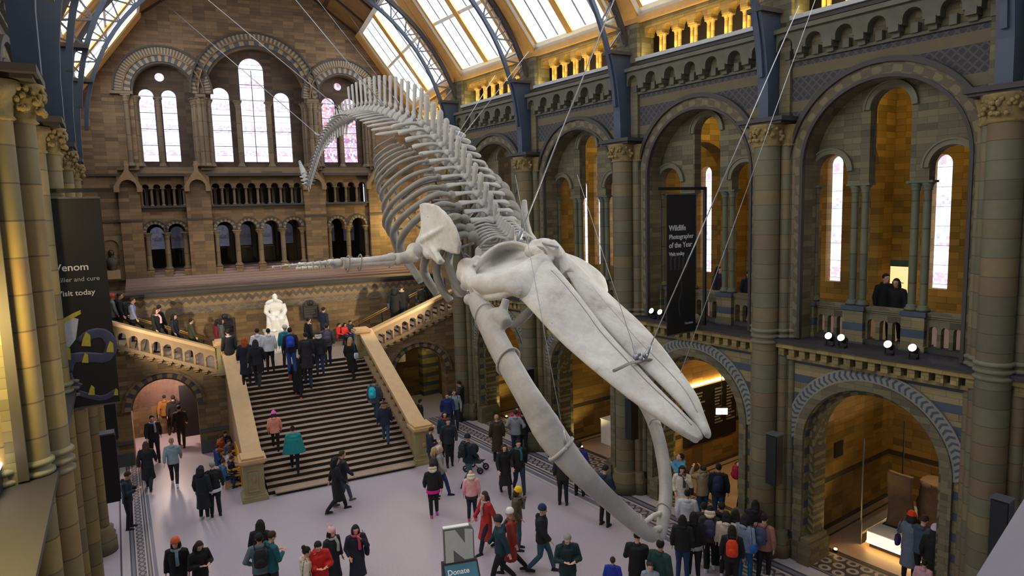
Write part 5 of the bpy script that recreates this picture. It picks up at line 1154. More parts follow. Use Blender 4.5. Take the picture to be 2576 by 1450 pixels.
def joints(p):
    P = POSES[p]; hipz = .92
    hipz = max(-min(P['L'][1][2], P['R'][1][2])+.09, .0) if p != 'sit' else .51
    J = dict(pel=Vector((0, 0, hipz)), ch=Vector((0, -.02 if p == 'sit' else 0, hipz+.36)), nk=Vector((0, -.01, hipz+.55)), hd=Vector((0, -.03-.06*max(0, P['h']), hipz+.70-.02*abs(P['h']))))
    for s, k in ((1, 'L'), (-1, 'R')):
        h = Vector((s*.095, 0, hipz-.02)); J['h'+k] = h; J['k'+k] = h+Vector(P[k][0]); J['a'+k] = h+Vector(P[k][1])
    for s, k in ((1, 'A'), (-1, 'B')):
        sh = Vector((s*.185, 0, hipz+.49)); J['s'+k] = sh; J['e'+k] = sh+Vector(P[k][0]); J['w'+k] = sh+Vector(P[k][1])
    J['pitch'] = P['h']; return J
def head_m(J): return Matrix.Translation(J['hd']) @ Matrix.Rotation(J['pitch'], 4, 'X')
def hand(mb, w, d, s):
    d = d.normalized(); side = d.cross(Vector((0, 0, 1))); side = side.normalized() if side.length > .3 else Vector((0, 1, 0))*s
    if abs(d.z) > .8: side = Vector((0, 1, 0))
    nrm = d.cross(side).normalized(); mb.tube([w, w+d*.045, w+d*.09], [.026, .036, .034], 8, flat=(1, .5), up=tuple(nrm))
    for i, l in enumerate((.062, .075, .07, .052)):
        b = w+d*.085+side*(-.028+.0187*i); mb.tube([b, b+d*l*.5+nrm*.004, b+d*l*.85+nrm*.018], [.0095, .009, .0075], 6)
    b = w+d*.03-side*.03; mb.tube([b, b-side*.025+d*.025, b-side*.032+d*.055], [.012, .011, .009], 6)
MC = {}
def body_mesh(p):
    k = ('body', p)
    if k in MC: return MC[k]
    J = joints(p); mb = MB(); H = head_m(J)
    mb.ball((0, 0, .02), .088, 14, 10, (.88, 1.08, 1.18), H); mb.ball((0, -.035, -.055), .06, 10, 8, (.85, .9, .8), H); mb.ball((0, -.1, -.005), .017, 8, 6, (.8, 1.1, 1.3), H); mb.ball((0, -.088, -.05), .02, 8, 6, (1.3, .5, .5), H)
    for s in (-1, 1): mb.ball((s*.08, .01, 0), .02, 8, 6, (.5, .9, 1.5), H); mb.ball((s*.03, -.082, .035), .02, 8, 6, (1, .6, .5), H)
    mb.tube([J['nk']-Vector((0, 0, .08)), J['nk'], J['hd']+Vector((0, .01, -.03))], [.07, .055, .055], 10)
    mb.tube([J['pel'], (J['pel']+J['ch'])/2, J['ch'], J['nk']-Vector((0, 0, .05))], [.145, .125, .15, .08], 14, flat=(1.05, .68), up=(0, -1, 0))
    for s, k_ in ((1, 'A'), (-1, 'B')):
        mb.tube([J['s'+k_]-Vector((s*.05, 0, 0)), J['s'+k_], J['s'+k_].lerp(J['e'+k_], .5), J['e'+k_], J['e'+k_].lerp(J['w'+k_], .4), J['w'+k_]], [.06, .055, .045, .037, .036, .025], 10); hand(mb, J['w'+k_], J['w'+k_]-J['e'+k_], s)
    for k_ in 'LR':
        mb.tube([J['h'+k_], J['h'+k_].lerp(J['k'+k_], .5), J['k'+k_], J['k'+k_].lerp(J['a'+k_], .35), J['a'+k_]], [.088, .078, .052, .055, .036], 10); mb.tube([J['a'+k_]+Vector((0, .03, -.04)), J['a'+k_]+Vector((0, -.12, -.06))], [.035, .03], 8)
    o = remesh('body', mb, SKIN[0], .0125, 2, .5); MC[k] = o.data; bpy.data.objects.remove(o); return MC[k]
def top_mesh(p, kind):
    k = (kind, p)
    if k in MC: return MC[k]
    J = joints(p); mb = MB(); pf = {'jacket': .035, 'puffer': .055, 'sweater': .018, 'coat': .035, 'cape': .06}[kind]
    lo = J['pel']+Vector((0, 0, {'jacket': -.10, 'puffer': -.08, 'sweater': -.03, 'coat': -.12, 'cape': -.1}[kind]))
    mb.tube([lo, (J['pel']+J['ch'])/2, J['ch'], J['ch']+Vector((0, 0, .11)), J['nk']+Vector((0, 0, -.02))], [.165+pf, .14+pf, .165+pf, .155+pf, .06+pf*.6], 16, flat=(1.05, .72), up=(0, -1, 0))
    if kind == 'coat' and p != 'sit':
        dy = (J['kL'].y+J['kR'].y)/2; mb.tube([lo+Vector((0, 0, .08)), Vector((0, dy*.5, lo.z-.2)), Vector((0, dy, max(.36, lo.z-.42)))], [.19, .205, .235], 16, flat=(1, .82), up=(0, -1, 0))
    if kind == 'coat' and p == 'sit': mb.tube([J['pel'], (J['kL']+J['kR'])/2+Vector((0, .05, 0)), (J['kL']+J['kR'])/2+Vector((0, 0, -.2))], [.19, .16, .15], 14)
    if kind == 'cape': mb.tube([J['nk']-Vector((0, 0, .05)), J['ch'], Vector((0, .02, lo.z-.05))], [.16, .3, .42], 18, flat=(1, .6), up=(0, -1, 0))
    for s, k_ in ((1, 'A'), (-1, 'B')):
        if kind == 'cape' and False: continue
        q = J['e'+k_].lerp(J['w'+k_], .93); mb.tube([J['s'+k_]-Vector((s*.07, 0, -.005)), J['s'+k_], J['s'+k_].lerp(J['e'+k_], .5), J['e'+k_], q], [.075+pf*.4, .065+pf*.6, .05+pf*.7, .045+pf*.7, .034+pf*.5], 10); mb.ball(J['e'+k_], .047+pf*.7, 8, 6)
    mb.tube([J['nk']-Vector((0, 0, .05)), J['nk']+Vector((0, .01, .03))], [.085+pf*.4, .07+pf*.4], 12); 
    if kind in ('jacket', 'puffer'): mb.ball(J['nk']+Vector((0, .1, .0)), .085, 10, 8, (1.2, .7, .8))
    o = remesh(kind if kind != 'cape' else 'cape', mb, SKIN[0], .018, 3, .5); MC[k] = o.data; bpy.data.objects.remove(o); return MC[k]
def leg_mesh(p):
    k = ('trousers', p)
    if k in MC: return MC[k]
    J = joints(p); mb = MB(); mb.tube([J['pel']+Vector((0, 0, .1)), J['pel']-Vector((0, 0, .08))], [.15, .155], 14, flat=(1.05, .75), up=(0, -1, 0))
    for k_ in 'LR': mb.tube([J['h'+k_], J['h'+k_].lerp(J['k'+k_], .5), J['k'+k_], J['k'+k_].lerp(J['a'+k_], .35), J['a'+k_]+Vector((0, 0, .01))], [.105, .092, .068, .068, .056], 10)
    o = remesh('trousers', mb, SKIN[0], .018, 2, .5); MC[k] = o.data; bpy.data.objects.remove(o); return MC[k]
def shoe_mesh():
    if 'shoe' in MC: return MC['shoe']
    mb = MB(); mb.tube([(0, .06, -.05), (0, .0, -.045), (0, -.1, -.055), (0, -.17, -.062)], [.036, .045, .04, .026], 10, flat=(1, .8), up=(0, 0, 1)); mb.tube([(0, .01, -.05), (0, .01, .03)], [.045, .043], 10); mb.box(-.04, .04, -.17, .075, -.09, -.072)
    o = remesh('shoe', mb, SKIN[0], .014, 2, .5); MC['shoe'] = o.data; bpy.data.objects.remove(o); return MC['shoe']
def hair_mesh(kind):
    k = ('hair', kind)
    if k in MC: return MC[k]
    mb = MB(); mb.ball((0, .02, .045), .098, 14, 10, (.92, 1.04, 1.05)); mb.ball((0, -.11, -.02), .01, 4, 3)
    if kind == 'long': mb.tube([(0, .05, .05), (0, .085, -.08), (0, .09, -.22), (0, .08, -.33)], [.09, .095, .085, .05], 12, flat=(1.15, .6), up=(0, 1, 0)); [mb.tube([(s*.075, .0, .05), (s*.085, -.005, -.08), (s*.08, .01, -.2)], [.03, .032, .02], 8) for s in (-1, 1)]
    elif kind == 'bun': mb.ball((0, .1, .12), .055, 10, 8)
    elif kind == 'bob': mb.tube([(0, .05, .05), (0, .07, -.07), (0, .06, -.12)], [.095, .1, .08], 12, flat=(1.15, .75), up=(0, 1, 0)); [mb.tube([(s*.08, -.01, .05), (s*.085, -.01, -.08)], [.03, .028], 8) for s in (-1, 1)]
    elif kind == 'hood': mb.tube([(0, -.02, .12), (0, .06, .04), (0, .09, -.1), (0, .08, -.18)], [.06, .115, .12, .09], 14, flat=(1.1, .9), up=(0, 1, 0))
    mb.v = [v for v in mb.v]; o = remesh('hair', mb, SKIN[0], .014, 2, .5); me = o.data; bpy.data.objects.remove(o)
    bm = bmesh.new(); bm.from_mesh(me)           # open the face side
    if kind != 'hood':
        for v in bm.verts:
            if v.co.y < -.035 and v.co.z < .075: v.co.y = -.035+(v.co.y+.035)*.1
            if v.co.y < -.02 and v.co.z < .03 and abs(v.co.x) < .06: v.co.y = max(v.co.y, .0)
    bm.to_mesh(me); bm.free(); MC[k] = me; return me
def hat_mesh(kind):
    k = ('hat', kind)
    if k in MC: return MC[k]
    mb = MB()
    if kind == 'fur':
        mb.tube([(0.105*math.cos(a), .05+.09*math.sin(a), -.1+.02*math.cos(2*a)) for a in [2*PI*i/16 for i in range(17)]], .045, 8)
        mb.tube([(.1*math.cos(a), .06+.05*math.sin(a), -.02) for a in [PI*i/10 for i in range(11)]], .05, 8)
    else:
        mb.ball((0, .015, .07), .108, 14, 10, (.95, 1.05, 1.05)); mb.lathe([(.1, .03), (.112, .035), (.112, .075), (.1, .08)], (0, .015, 0), 14)
        if kind == 'bobble': mb.ball((0, .02, .2), .035, 8, 6)
    o = remesh('beanie' if kind != 'fur' else 'fur_trim', mb, SKIN[0], .014, 1, .5); me = o.data; bpy.data.objects.remove(o)
    if kind != 'fur':
        bm = bmesh.new(); bm.from_mesh(me)
        for v in bm.verts:
            if v.co.z < .03: v.co.z = .03
        bm.to_mesh(me); bm.free()
    MC[k] = me; return me
def simple(key, name, fn, vox=.014):
    if key in MC: return MC[key]
    mb = MB(); fn(mb); o = remesh(name, mb, SKIN[0], vox, 2, .5); MC[key] = o.data; bpy.data.objects.remove(o); return MC[key]
def f_pack(mb): mb.tube([(0, 0, -.22), (0, .0, -.15), (0, 0, .1), (0, -.01, .2)], [.13, .15, .145, .09], 14, flat=(1, .62), up=(0, 1, 0)); mb.ball((0, .09, -.08), .1, 10, 8, (1, .5, .9))
def f_straps(mb):
    for s in (-1, 1): mb.tube(cr([(s*.1, -.02, .18), (s*.12, -.14, .26), (s*.12, -.3, .16), (s*.12, -.28, -.08), (s*.11, -.05, -.18)], 12), .017, 6)
def f_bag(mb): mb.tube([(0, 0, -.13), (0, 0, 0), (0, 0, .1)], [.12, .15, .12], 12, flat=(.5, 1.05), up=(0, 1, 0))
def f_bagstrap(mb): mb.tube(cr([(0, -.1, .08), (-.03, -.06, .35), (-.1, 0, .56), (-.03, .07, .35), (0, .1, .08)], 14), .012, 6)
def linked(name, me, par, mat, M_=None):
    o = bpy.data.objects.new(name, me); COL.objects.link(o); o.parent = par
    if len(me.materials) == 0: me.materials.append(mat)
    o.material_slots[0].link = 'OBJECT'; o.material_slots[0].material = mat
    if M_ is not None: o.matrix_local = M_
    return o
def col(c): return fabric(c)
def person(P, face, H, pose, top, legs, hair, label, hat=None, shoes=(28, 26, 28), skin=0, pack=None, bag=None, scarf=None, trim_=None, cat='person', grp=None, sleeve=None):
    d = Vector((-P.x, -P.y, 0)).normalized(); a = math.radians(face); d = Vector((d.x*math.cos(a)-d.y*math.sin(a), d.x*math.sin(a)+d.y*math.cos(a), 0))
    rz = math.atan2(d.x, -d.y); sc = H/1.74; Mw = T(P.x, P.y, P.z, rz, sc); t_ = thing('person', label, cat, Mw, grp); J = joints(pose); Hm = head_m(J)
    b = linked('body', body_mesh(pose), t_, SKIN[skin])
    for s in (-1, 1):
        key = 'eye'
        if key not in MC: e = MB(); e.ball((0, 0, 0), .009, 6, 5); MC[key] = e.mesh('eye', EYEM)
        linked('eye', MC[key], b, EYEM, Hm @ Matrix.Translation((s*.031, -.094, .028)))
    kind, c = top; linked(kind, top_mesh(pose, kind), t_, col(c)); linked('trousers', leg_mesh(pose), t_, col(legs))
    for k_ in 'LR': linked('shoe', shoe_mesh(), t_, col(shoes), Matrix.Translation(J['a'+k_]))
    if hair: linked('hair' if hair[0] != 'hood' else 'hood', hair_mesh(hair[0]), t_, col(HAIRC[hair[1]] if isinstance(hair[1], str) else hair[1]), Hm)
    if hat: linked('beanie' if hat[0] != 'fur' else 'fur_trim', hat_mesh(hat[0]), t_, col(hat[1]), Hm)
    if scarf: linked('scarf', simple('scarf', 'scarf', lambda mb: (mb.tube([(.1*math.cos(q), .09*math.sin(q), 0) for q in [2*PI*i/14 for i in range(15)]], .035, 8), mb.tube([(.04, -.1, 0), (.06, -.17, -.12), (.06, -.16, -.34)], [.04, .04, .045], 8))), t_, col(scarf), Matrix.Translation(J['nk']))
    if trim_: linked('hem', simple(('hem', pose), 'hem', lambda mb: mb.lathe([(.21, -.05), (.215, .06), (.19, .06), (.19, -.05)], (0, 0, 0), 18)), t_, col(trim_), Matrix.Translation(J['pel']-Vector((0, 0, .08))) @ Matrix.Diagonal((1.05, .8, 1, 1)))
    Mp = T(P.x, P.y, P.z, rz, sc)
    if pack:
        c, lab = pack; q = thing('backpack', lab, 'backpack', Mp @ T(0, J['ch'].y+.235, J['ch'].z+.0)); linked('pack', simple('pack', 'pack', f_pack), q, col(c)); linked('straps', simple('straps', 'straps', f_straps), q, col(tuple(max(10, x//2) for x in c)))
    if bag:
        c, lab, s = bag; q = thing('shoulder_bag', lab, 'bag', Mp @ T(s*.27, .02, J['pel'].z+.08)); linked('pouch', simple('bag', 'pouch', f_bag), q, col(c)); linked('strap', simple('bagstrap'+str(s), 'strap', f_bagstrap) if s > 0 else simple('bagstrap'+str(s), 'strap', lambda mb: mb.tube(cr([(0, -.1, .08), (.03, -.06, .35), (.1, 0, .56), (.03, .07, .35), (0, .1, .08)], 14), .012, 6)), q, col(tuple(max(10, x//2) for x in c)))
    return t_
FEI = FE.inverted()
def at_stair(x, y, H):
    d = FEI.to_3x3() @ pray(x, y); c = FEI @ Vector((0, 0, CAMZ)); k = LZ/(UT-UB)   # z = H + k*(u-UB)
    s = (H+k*(c.y-UB)-c.z)/(d.z-k*d.y); q = c+d*s; z = min(LZ, max(0, ri*(math.floor((q.y-UB)/run)+1))); return FE @ Vector((q.x, q.y, z))
def at_side(x, y, u=-5.7):
    P = at_plane(FE, x, y, u); q = FEI @ P; n = max(0, math.floor(((3.5-q.x) if q.x < 6 else (q.x-9.6))/.3)+1); z = LZ+.3*(.41 if q.x < 6 else .375)*n
    return FE @ Vector((q.x, u, z)), P.z-z
def put(mode, x, y, face, H, *a, **k):
    if mode == 'f': P = at_z(x, y, H); P.z = .011
    elif mode == 'l': P = at_z(x, y, LZ+H); P.z = LZ
    elif mode == 'g': P = at_plane(FR, x, y, 1.35); H = min(1.85, max(1.45, P.z-5.7)); P.z = 5.7
    elif mode == 's': P = at_stair(x, y, H)
    elif mode == 'e':
        P, h = at_side(x, y, k.pop('u', -5.7)); H = min(1.85, max(1.35, h))
    return person(P, face, H, *a, **k)
BK = (22, 22, 26); NV = (26, 34, 56); DK = (34, 34, 38); JN = (40, 66, 110); OL = (60, 60, 44); GR = (112, 116, 124); CR = (206, 196, 178); WH = (214, 216, 222)
blk = ('short', 'black'); brn = ('short', 'brown'); dkl = ('long', 'dark'); bll = ('long', 'black')
# --- hall floor, left part
put('f', 622, 935, 0, 1.72, 'pockets', ('jacket', (26, 32, 46)), BK, brn, 'x') if False else None
put('f', 314, 1189, 75, 1.74, 'phone', ('jacket', (30, 40, 58)), DK, brn, 'person in dark navy jacket standing alone on the left mosaic border')
put('f', 365, 1112, 170, 1.66, 'walk', ('coat', BK), DK, ('long', 'brown'), 'person with long brown hair in black coat walking away towards the left arch', bag=((170, 40, 34), 'small red bag carried by the walker near the left arch', 1))
put('f', 430, 1103, 175, 1.66, 'walk', ('jacket', (140, 158, 164)), BK, ('bun', 'blond'), 'person in pale blue-grey jacket and white shoes near the left arch', shoes=WH)
put('f', 504, 1175, 150, 1.66, 'stand', ('coat', (24, 28, 38)), BK, ('hood', (24, 26, 34)), 'hooded person in long black coat beside the white waist-tied shirt', shoes=(180, 200, 190))
put('f', 533, 1163, 185, 1.72, 'stand', ('sweater', BK), BK, ('short', 'grey'), 'person in black with white shirt tied at the waist', trim_=WH)
put('f', 441, 1356, -20, 1.7, 'stand', ('coat', BK), BK, bll, 'person in black coat and orange hat at the bottom left', hat=('beanie', (230, 110, 70)), scarf=(120, 150, 160))
put('f', 497, 1362, 25, 1.64, 'phone', ('jacket', BK), BK, ('long', 'brown'), 'brown haired person in black jacket at the bottom left, right of the orange hat')
put('f', 653, 1312, 160, 1.74, 'stand', ('jacket', BK), BK, ('long', 'dark'), 'dark haired person standing behind the two people with the backpack and teal jacket')
put('f', 651, 1346, 178, 1.76, 'pockets', ('jacket', (92, 112, 122)), DK, blk, 'person in grey-blue hoodie seen from behind with a black backpack', pack=((28, 28, 32), 'black backpack with pale print on the grey-blue hoodie'))
put('f', 677, 1342, 120, 1.74, 'phone', ('jacket', (24, 92, 104)), DK, brn, 'person in teal jacket beside the grey-blue hoodie')
put('f', 797, 1362, 15, 1.72, 'phone', ('puffer', (196, 34, 34)), DK, blk, 'person in bright red jacket looking down at a phone, bottom left centre')
put('f', 766, 1380, 95, 1.66, 'face', ('jacket', CR), DK, ('bun', 'black'), 'person in cream coat with dark bun, left of the red jacket', bag=(BK, 'black handbag of the person in cream', -1))
put('f', 832, 1330, 40, 1.6, 'stand', ('coat', (36, 36, 44)), (150, 148, 140), bll, 'person with pink hat and dark coat right of the red jacket', hat=('bobble', (240, 176, 186)), scarf=(170, 176, 180))
put('f', 893, 1322, 10, 1.62, 'face', ('coat', (28, 34, 52)), (36, 84, 96), dkl, 'person in navy coat with pink scarf, hand at face, left of the sign', scarf=(200, 70, 110), bag=(NV, 'navy bag on the hip of the person with the pink scarf', 1))
# through the left arch
for x, y, c, lab in ((355, 988, BK, 'leftmost silhouette walking through the left arch'), (382, 984, BK, 'tall dark silhouette second from left in the left arch'), (412, 993, (140, 96, 30), 'person in mustard jacket inside the left arch'), (434, 995, BK, 'dark silhouette right of the mustard jacket in the left arch'), (449, 1020, (24, 22, 24), 'rightmost dark figure in the left arch')):
    put('f', x, y, 178, 1.7, 'walk', ('jacket', c), BK, blk, lab)
put('f', 381, 1045, 5, 1.76, 'walk', ('jacket', BK), BK, blk, 'person in black walking out of the left arch towards the hall', scarf=(150, 150, 160))
# --- central stair
put('s', 688, 1040, 180, 1.42, 'climb', ('jacket', (240, 150, 128)), BK, dkl, 'child in salmon pink coat and pink hat climbing the left of the stair', hat=('bobble', (232, 110, 180)))
put('s', 736, 1082, 180, 1.62, 'climb', ('cape', (18, 128, 128)), BK, ('bun', 'dark'), 'person in a wide teal cape climbing the lower stair')
put('s', 745, 904, 178, 1.6, 'climb', ('coat', BK), (24, 26, 40), bll, 'person in black with a dusky red bag near the top of the stair', shoes=(236, 96, 80), bag=((160, 72, 84), 'dusky red bag hanging on the black coat near the stair top', 1))
put('s', 770, 872, 180, 1.72, 'climb', ('puffer', (26, 30, 42)), JN, brn, 'person in dark navy puffer and jeans near the top of the stair')
put('s', 880, 856, 150, 1.66, 'climb', ('coat', BK), BK, ('long', 'blond'), 'blond person in black coat at the top right of the stair', bag=((190, 206, 226), 'white plastic bag carried at the top right of the stair', -1))
put('s', 940, 958, 160, 1.7, 'climb', ('jacket', (70, 78, 90)), (40, 62, 84), ('short', 'brown'), 'person in grey jacket with a cyan bag by the right stair balustrade', pack=((40, 180, 200), 'bright cyan backpack by the right stair balustrade'))
put('s', 966, 1020, 175, 1.6, 'climb', ('jacket', NV), (44, 72, 112), ('long', 'brown'), 'person in navy coat with brown fur hood by the right balustrade', hat=('fur', (120, 96, 70)))
put('f', 842, 1150, 100, 1.74, 'walk', ('coat', (16, 16, 18)), BK, ('hood', (20, 20, 22)), 'person in long black coat striding across the foot of the stair')
put('f', 858, 1134, 110, 1.74, 'walk', ('jacket', (34, 38, 48)), (70, 88, 104), brn, 'person in dark jacket and grey jeans behind the striding black coat', shoes=(90, 96, 96))
# --- landing
put('l', 613, 851, 180, 1.66, 'stand', ('coat', (24, 28, 44)), BK, ('long', 'ginger'), 'ginger haired person in dark coat at the top left of the stair')
put('l', 641, 854, 170, 1.68, 'walk', ('jacket', BK), BK, dkl, 'person in black right of the ginger haired person on the landing')
put('l', 674, 828, 182, 1.64, 'stand', ('jacket', WH), BK, blk, 'person in white jacket directly in front of the statue plinth')
put('l', 646, 828, 180, 1.66, 'stand', ('jacket', WH), DK, blk, 'person in white jacket left of the statue plinth')
put('l', 728, 826, 178, 1.74, 'stand', ('jacket', (28, 34, 50)), (36, 78, 150), blk, 'person with a blue backpack and bright jeans on the landing', pack=((30, 70, 190), 'bright blue backpack on the landing'))
put('l', 716, 820, 175, 1.66, 'stand', ('jacket', (30, 140, 150)), DK, None, 'person in teal jacket and pale hat right of the statue', hat=('beanie', (214, 200, 190)))
put('l', 573, 830, 200, 1.68, 'stand', ('coat', BK), NV, blk, 'person in dark coat at the top left newel post', scarf=(170, 180, 200))
put('l', 544, 806, 90, 1.6, 'stand', ('jacket', (132, 30, 52)), DK, dkl, 'person in maroon jacket behind the top left newel post')
put('l', 554, 803, 95, 1.66, 'stand', ('jacket', (88, 86, 88)), DK, dkl, 'person in grey jacket behind the top left newel post')
put('l', 820, 816, 185, 1.66, 'step', ('jacket', (86, 84, 98)), (30, 38, 62), ('short', 'brown'), 'person with grey-lilac backpack near the right of the landing', pack=((92, 88, 104), 'grey-lilac backpack on the right of the landing'))
put('l', 800, 836, 180, 1.6, 'stand', ('jacket', (34, 34, 40)), (36, 50, 90), ('short', 'brown'), 'person in dark jacket with pale fur hood on the landing', hat=('fur', (196, 186, 172)))
put('l', 768, 838, 178, 1.66, 'stand', ('coat', (32, 30, 34)), BK, blk, 'person in dark coat in the middle of the landing crowd')
put('l', 774, 800, 120, 1.66, 'stand', ('jacket', BK), DK, blk, 'person in black below the right plaque', scarf=(200, 205, 215))
put('l', 812, 774, 140, 1.72, 'step', ('jacket', (26, 30, 54)), BK, blk, 'person in navy jacket right of the right plaque')
put('l', 850, 797, 60, 1.3, 'sit', ('jacket', (206, 36, 34)), DK, blk, 'seated person in red jacket at the foot of the right side flight')
put('l', 864, 796, 50, 1.3, 'sit', ('jacket', (214, 52, 40)), JN, dkl, 'second seated person in red jacket, right of the first')
put('l', 878, 790, 40, 1.34, 'sit', ('jacket', (30, 44, 50)), (26, 80, 150), blk, 'seated person with dark jacket and blue trousers by the right side flight')
# --- side flights
put('e', 279, 742, 100, 1.6, 'climb', ('jacket', (120, 130, 136)), DK, None, 'person with orange hat at the top of the left side flight', hat=('beanie', (220, 70, 50)))
put('e', 298, 738, 80, 1.7, 'climb', ('jacket', BK), BK, brn, 'dark person second from the top of the left side flight', bag=((30, 150, 160), 'teal bag carried up the left side flight', 1))
put('e', 330, 750, 85, 1.6, 'climb', ('sweater', (150, 156, 190)), BK, ('short', 'brown'), 'person in pale striped top leaning on the left side balustrade', pack=(NV, 'navy backpack on the left side flight'))
put('e', 398, 769, 120, 1.7, 'climb', ('jacket', (24, 28, 44)), DK, blk, 'person in dark navy on the left side flight beside a pink scarf')
put('e', 389, 776, 60, 1.6, 'climb', ('jacket', BK), DK, ('long', 'brown'), 'person with long pink scarf on the left side flight', scarf=(226, 180, 184), u=-6.6)
put('e', 436, 791, 60, 1.6, 'climb', ('jacket', (26, 34, 50)), DK, bll, 'person with long black hair on the left side flight')
put('e', 478, 803, 100, 1.6, 'climb', ('jacket', (66, 64, 46)), DK, blk, 'person in olive jacket lowest on the left side flight')
put('e', 990, 716, 170, 1.7, 'climb', ('coat', (18, 18, 20)), BK, ('hood', (20, 20, 22)), 'hooded person in black, left of the pair on the right side flight', bag=((56, 66, 84), 'grey-blue bag of the hooded person on the right side flight', 1), u=-5.9)
put('e', 1009, 711, 170, 1.74, 'climb', ('coat', (20, 20, 22)), JN, brn, 'person with fur collar, right of the pair on the right side flight', hat=None, u=-5.9, scarf=(186, 170, 140))
put('e', 1061, 720, 175, 1.7, 'climb', ('jacket', (60, 56, 40)), JN, brn, 'person in olive jacket high on the right side flight')
put('e', 1078, 722, 175, 1.7, 'climb', ('jacket', BK), BK, blk, 'person in black high on the right side flight')
put('e', 1128, 690, 175, 1.7, 'climb', ('jacket', (34, 60, 120)), JN, blk, 'person in blue jacket half hidden by ribs on the right side flight')
# --- by the bench on the left of the stair
bench_people = [(551, 1075, 60, (190, 90, 40), 'person in orange-brown top on the bench left of the stair'), (571, 1086, 40, (90, 80, 110), 'person in lilac-grey top on the bench left of the stair'), (573, 1112, 60, (190, 180, 186), 'person in pale jacket with red scarf on the bench left of the stair'), (563, 1066, 20, BK, 'person in black at the back of the bench group'), (577, 1126, 80, (30, 34, 44), 'person in dark jacket at the near end of the bench'), (541, 1100, 100, (40, 66, 120), 'person in blue denim crouching in front of the bench'), (556, 1135, 110, (60, 100, 140), 'person in light denim crouching in front of the bench')]
for x, y, f, c, lab in bench_people: put('f', x, y, f, 1.36, 'sit', ('jacket', c), (40, 60, 96), brn if c != BK else blk, lab)
# --- hall floor, middle
put('f', 1158, 960, -100, 1.76, 'phone', ('jacket', (28, 30, 36)), BK, blk, 'person in dark jacket with raised phone by the corner of the right stair arch', bag=None)
put('f', 1142, 981, 5, 1.74, 'step', ('sweater', (136, 152, 160)), (44, 60, 84), brn, 'man in pale grey jumper walking beside a blue cardigan near the stair arch', pack=((40, 44, 56), 'dark backpack of the man in the grey jumper'))
put('f', 1124, 990, 5, 1.66, 'step', ('jacket', (34, 46, 110)), (44, 50, 66), ('bun', 'brown'), 'person in royal blue cardigan near the right stair arch')
put('f', 1056, 1006, 100, 1.56, 'stand', ('jacket', (26, 28, 36)), DK, blk, 'person in dark coat at the right stair arch beside a blue child')
put('f', 1043, 1015, 120, 1.34, 'stand', ('jacket', (34, 80, 180)), DK, dkl, 'child in bright blue jacket at the right stair arch')
put('f', 1118, 1037, 10, 1.68, 'stand', ('jacket', (30, 60, 76)), BK, ('bob', 'dark'), 'person with red scarf and teal bag behind a man in navy', scarf=(190, 30, 40), bag=((40, 170, 170), 'teal carrier bag of the person with the red scarf', 1))
put('f', 1127, 1054, 5, 1.74, 'step', ('jacket', (30, 38, 50)), BK, brn, 'man in dark navy jacket walking towards the camera right of the stair newel')
put('f', 1080, 1077, 95, 1.66, 'phone', ('jacket', (28, 36, 48)), BK, brn, 'person leaning on the right bottom newel post in a dark jacket')
put('f', 1174, 1094, 130, 1.74, 'walk', ('jacket', (26, 44, 58)), (60, 96, 96), None, 'person in dark teal coat and black beanie pushing a buggy', hat=('beanie', (22, 26, 36)), pack=((34, 34, 40), 'black rucksack of the person with the buggy'))
put('f', 1104, 1121, 80, 1.7, 'walk', ('jacket', (150, 148, 144)), (34, 60, 110), ('hood', (186, 176, 160)), 'person in pale grey fur-hooded coat striding right of the newel post')
put('f', 1090, 1128, 90, 1.66, 'stand', ('jacket', (60, 52, 54)), (40, 100, 150), ('long', 'blond'), 'fair haired person next to the pale grey fur-hooded coat', bag=((180, 60, 90), 'pink bag beside the pale grey fur-hooded coat', 1))
put('f', 1087, 1168, 185, 1.64, 'step', ('jacket', BK), BK, ('bun', 'dark'), 'person in black with bright pink hem and black leggings', trim_=(224, 26, 140), shoes=(190, 80, 160), hat=('fur', (200, 190, 170)))
put('f', 1184, 1186, 185, 1.52, 'stand', ('jacket', (236, 170, 170)), NV, None, 'child in pink coat with large cream hood in the middle of the hall', hat=('fur', (222, 216, 192)), shoes=(214, 70, 90), trim_=(46, 40, 34))
put('f', 1249, 1046, -170, 1.7, 'stand', ('coat', (58, 42, 34)), BK, ('short', 'blond'), 'fair haired person in dark brown coat seen from behind, left of a grey hoodie')
put('f', 1296, 1033, 175, 1.74, 'pockets', ('jacket', (140, 148, 154)), (40, 50, 70), brn, 'person in light grey hoodie with hands in pockets on the mosaic border')
put('f', 1301, 1024, 0, 1.66, 'stand', ('jacket', (200, 36, 84)), DK, blk, 'person in crimson top behind the light grey hoodie')
put('f', 1314, 1034, 170, 1.7, 'stand', ('jacket', BK), BK, blk, 'person in black right of the light grey hoodie')
put('f', 1268, 1117, 10, 1.7, 'walk', ('coat', (18, 18, 20)), BK, ('bob', 'brown'), 'woman in long black coat walking towards the camera beside a man in glasses')
put('f', 1303, 1106, 12, 1.78, 'walk', ('jacket', (24, 24, 28)), (34, 50, 70), blk, 'man in open black jacket over a teal jumper walking beside the long black coat', scarf=(30, 100, 110))
put('f', 1386, 1036, 180, 1.72, 'stand', ('jacket', (60, 40, 34)), (60, 62, 70), brn, 'person half hidden behind the upper part of the near jaw bone')
put('f', 1456, 1114, 170, 1.74, 'stand', ('jacket', (44, 44, 140)), BK, blk, 'person in purple-blue jacket by the mosaic border behind the jaw bone')
put('f', 1414, 1136, 170, 1.7, 'stand', ('jacket', (34, 34, 34)), BK, blk, 'person in black with legs showing beneath the jaw bone')
put('f', 1520, 1174, 150, 1.76, 'phone', ('jacket', (24, 44, 70)), BK, blk, 'man in navy jacket looking at a phone right of the near jaw bone')
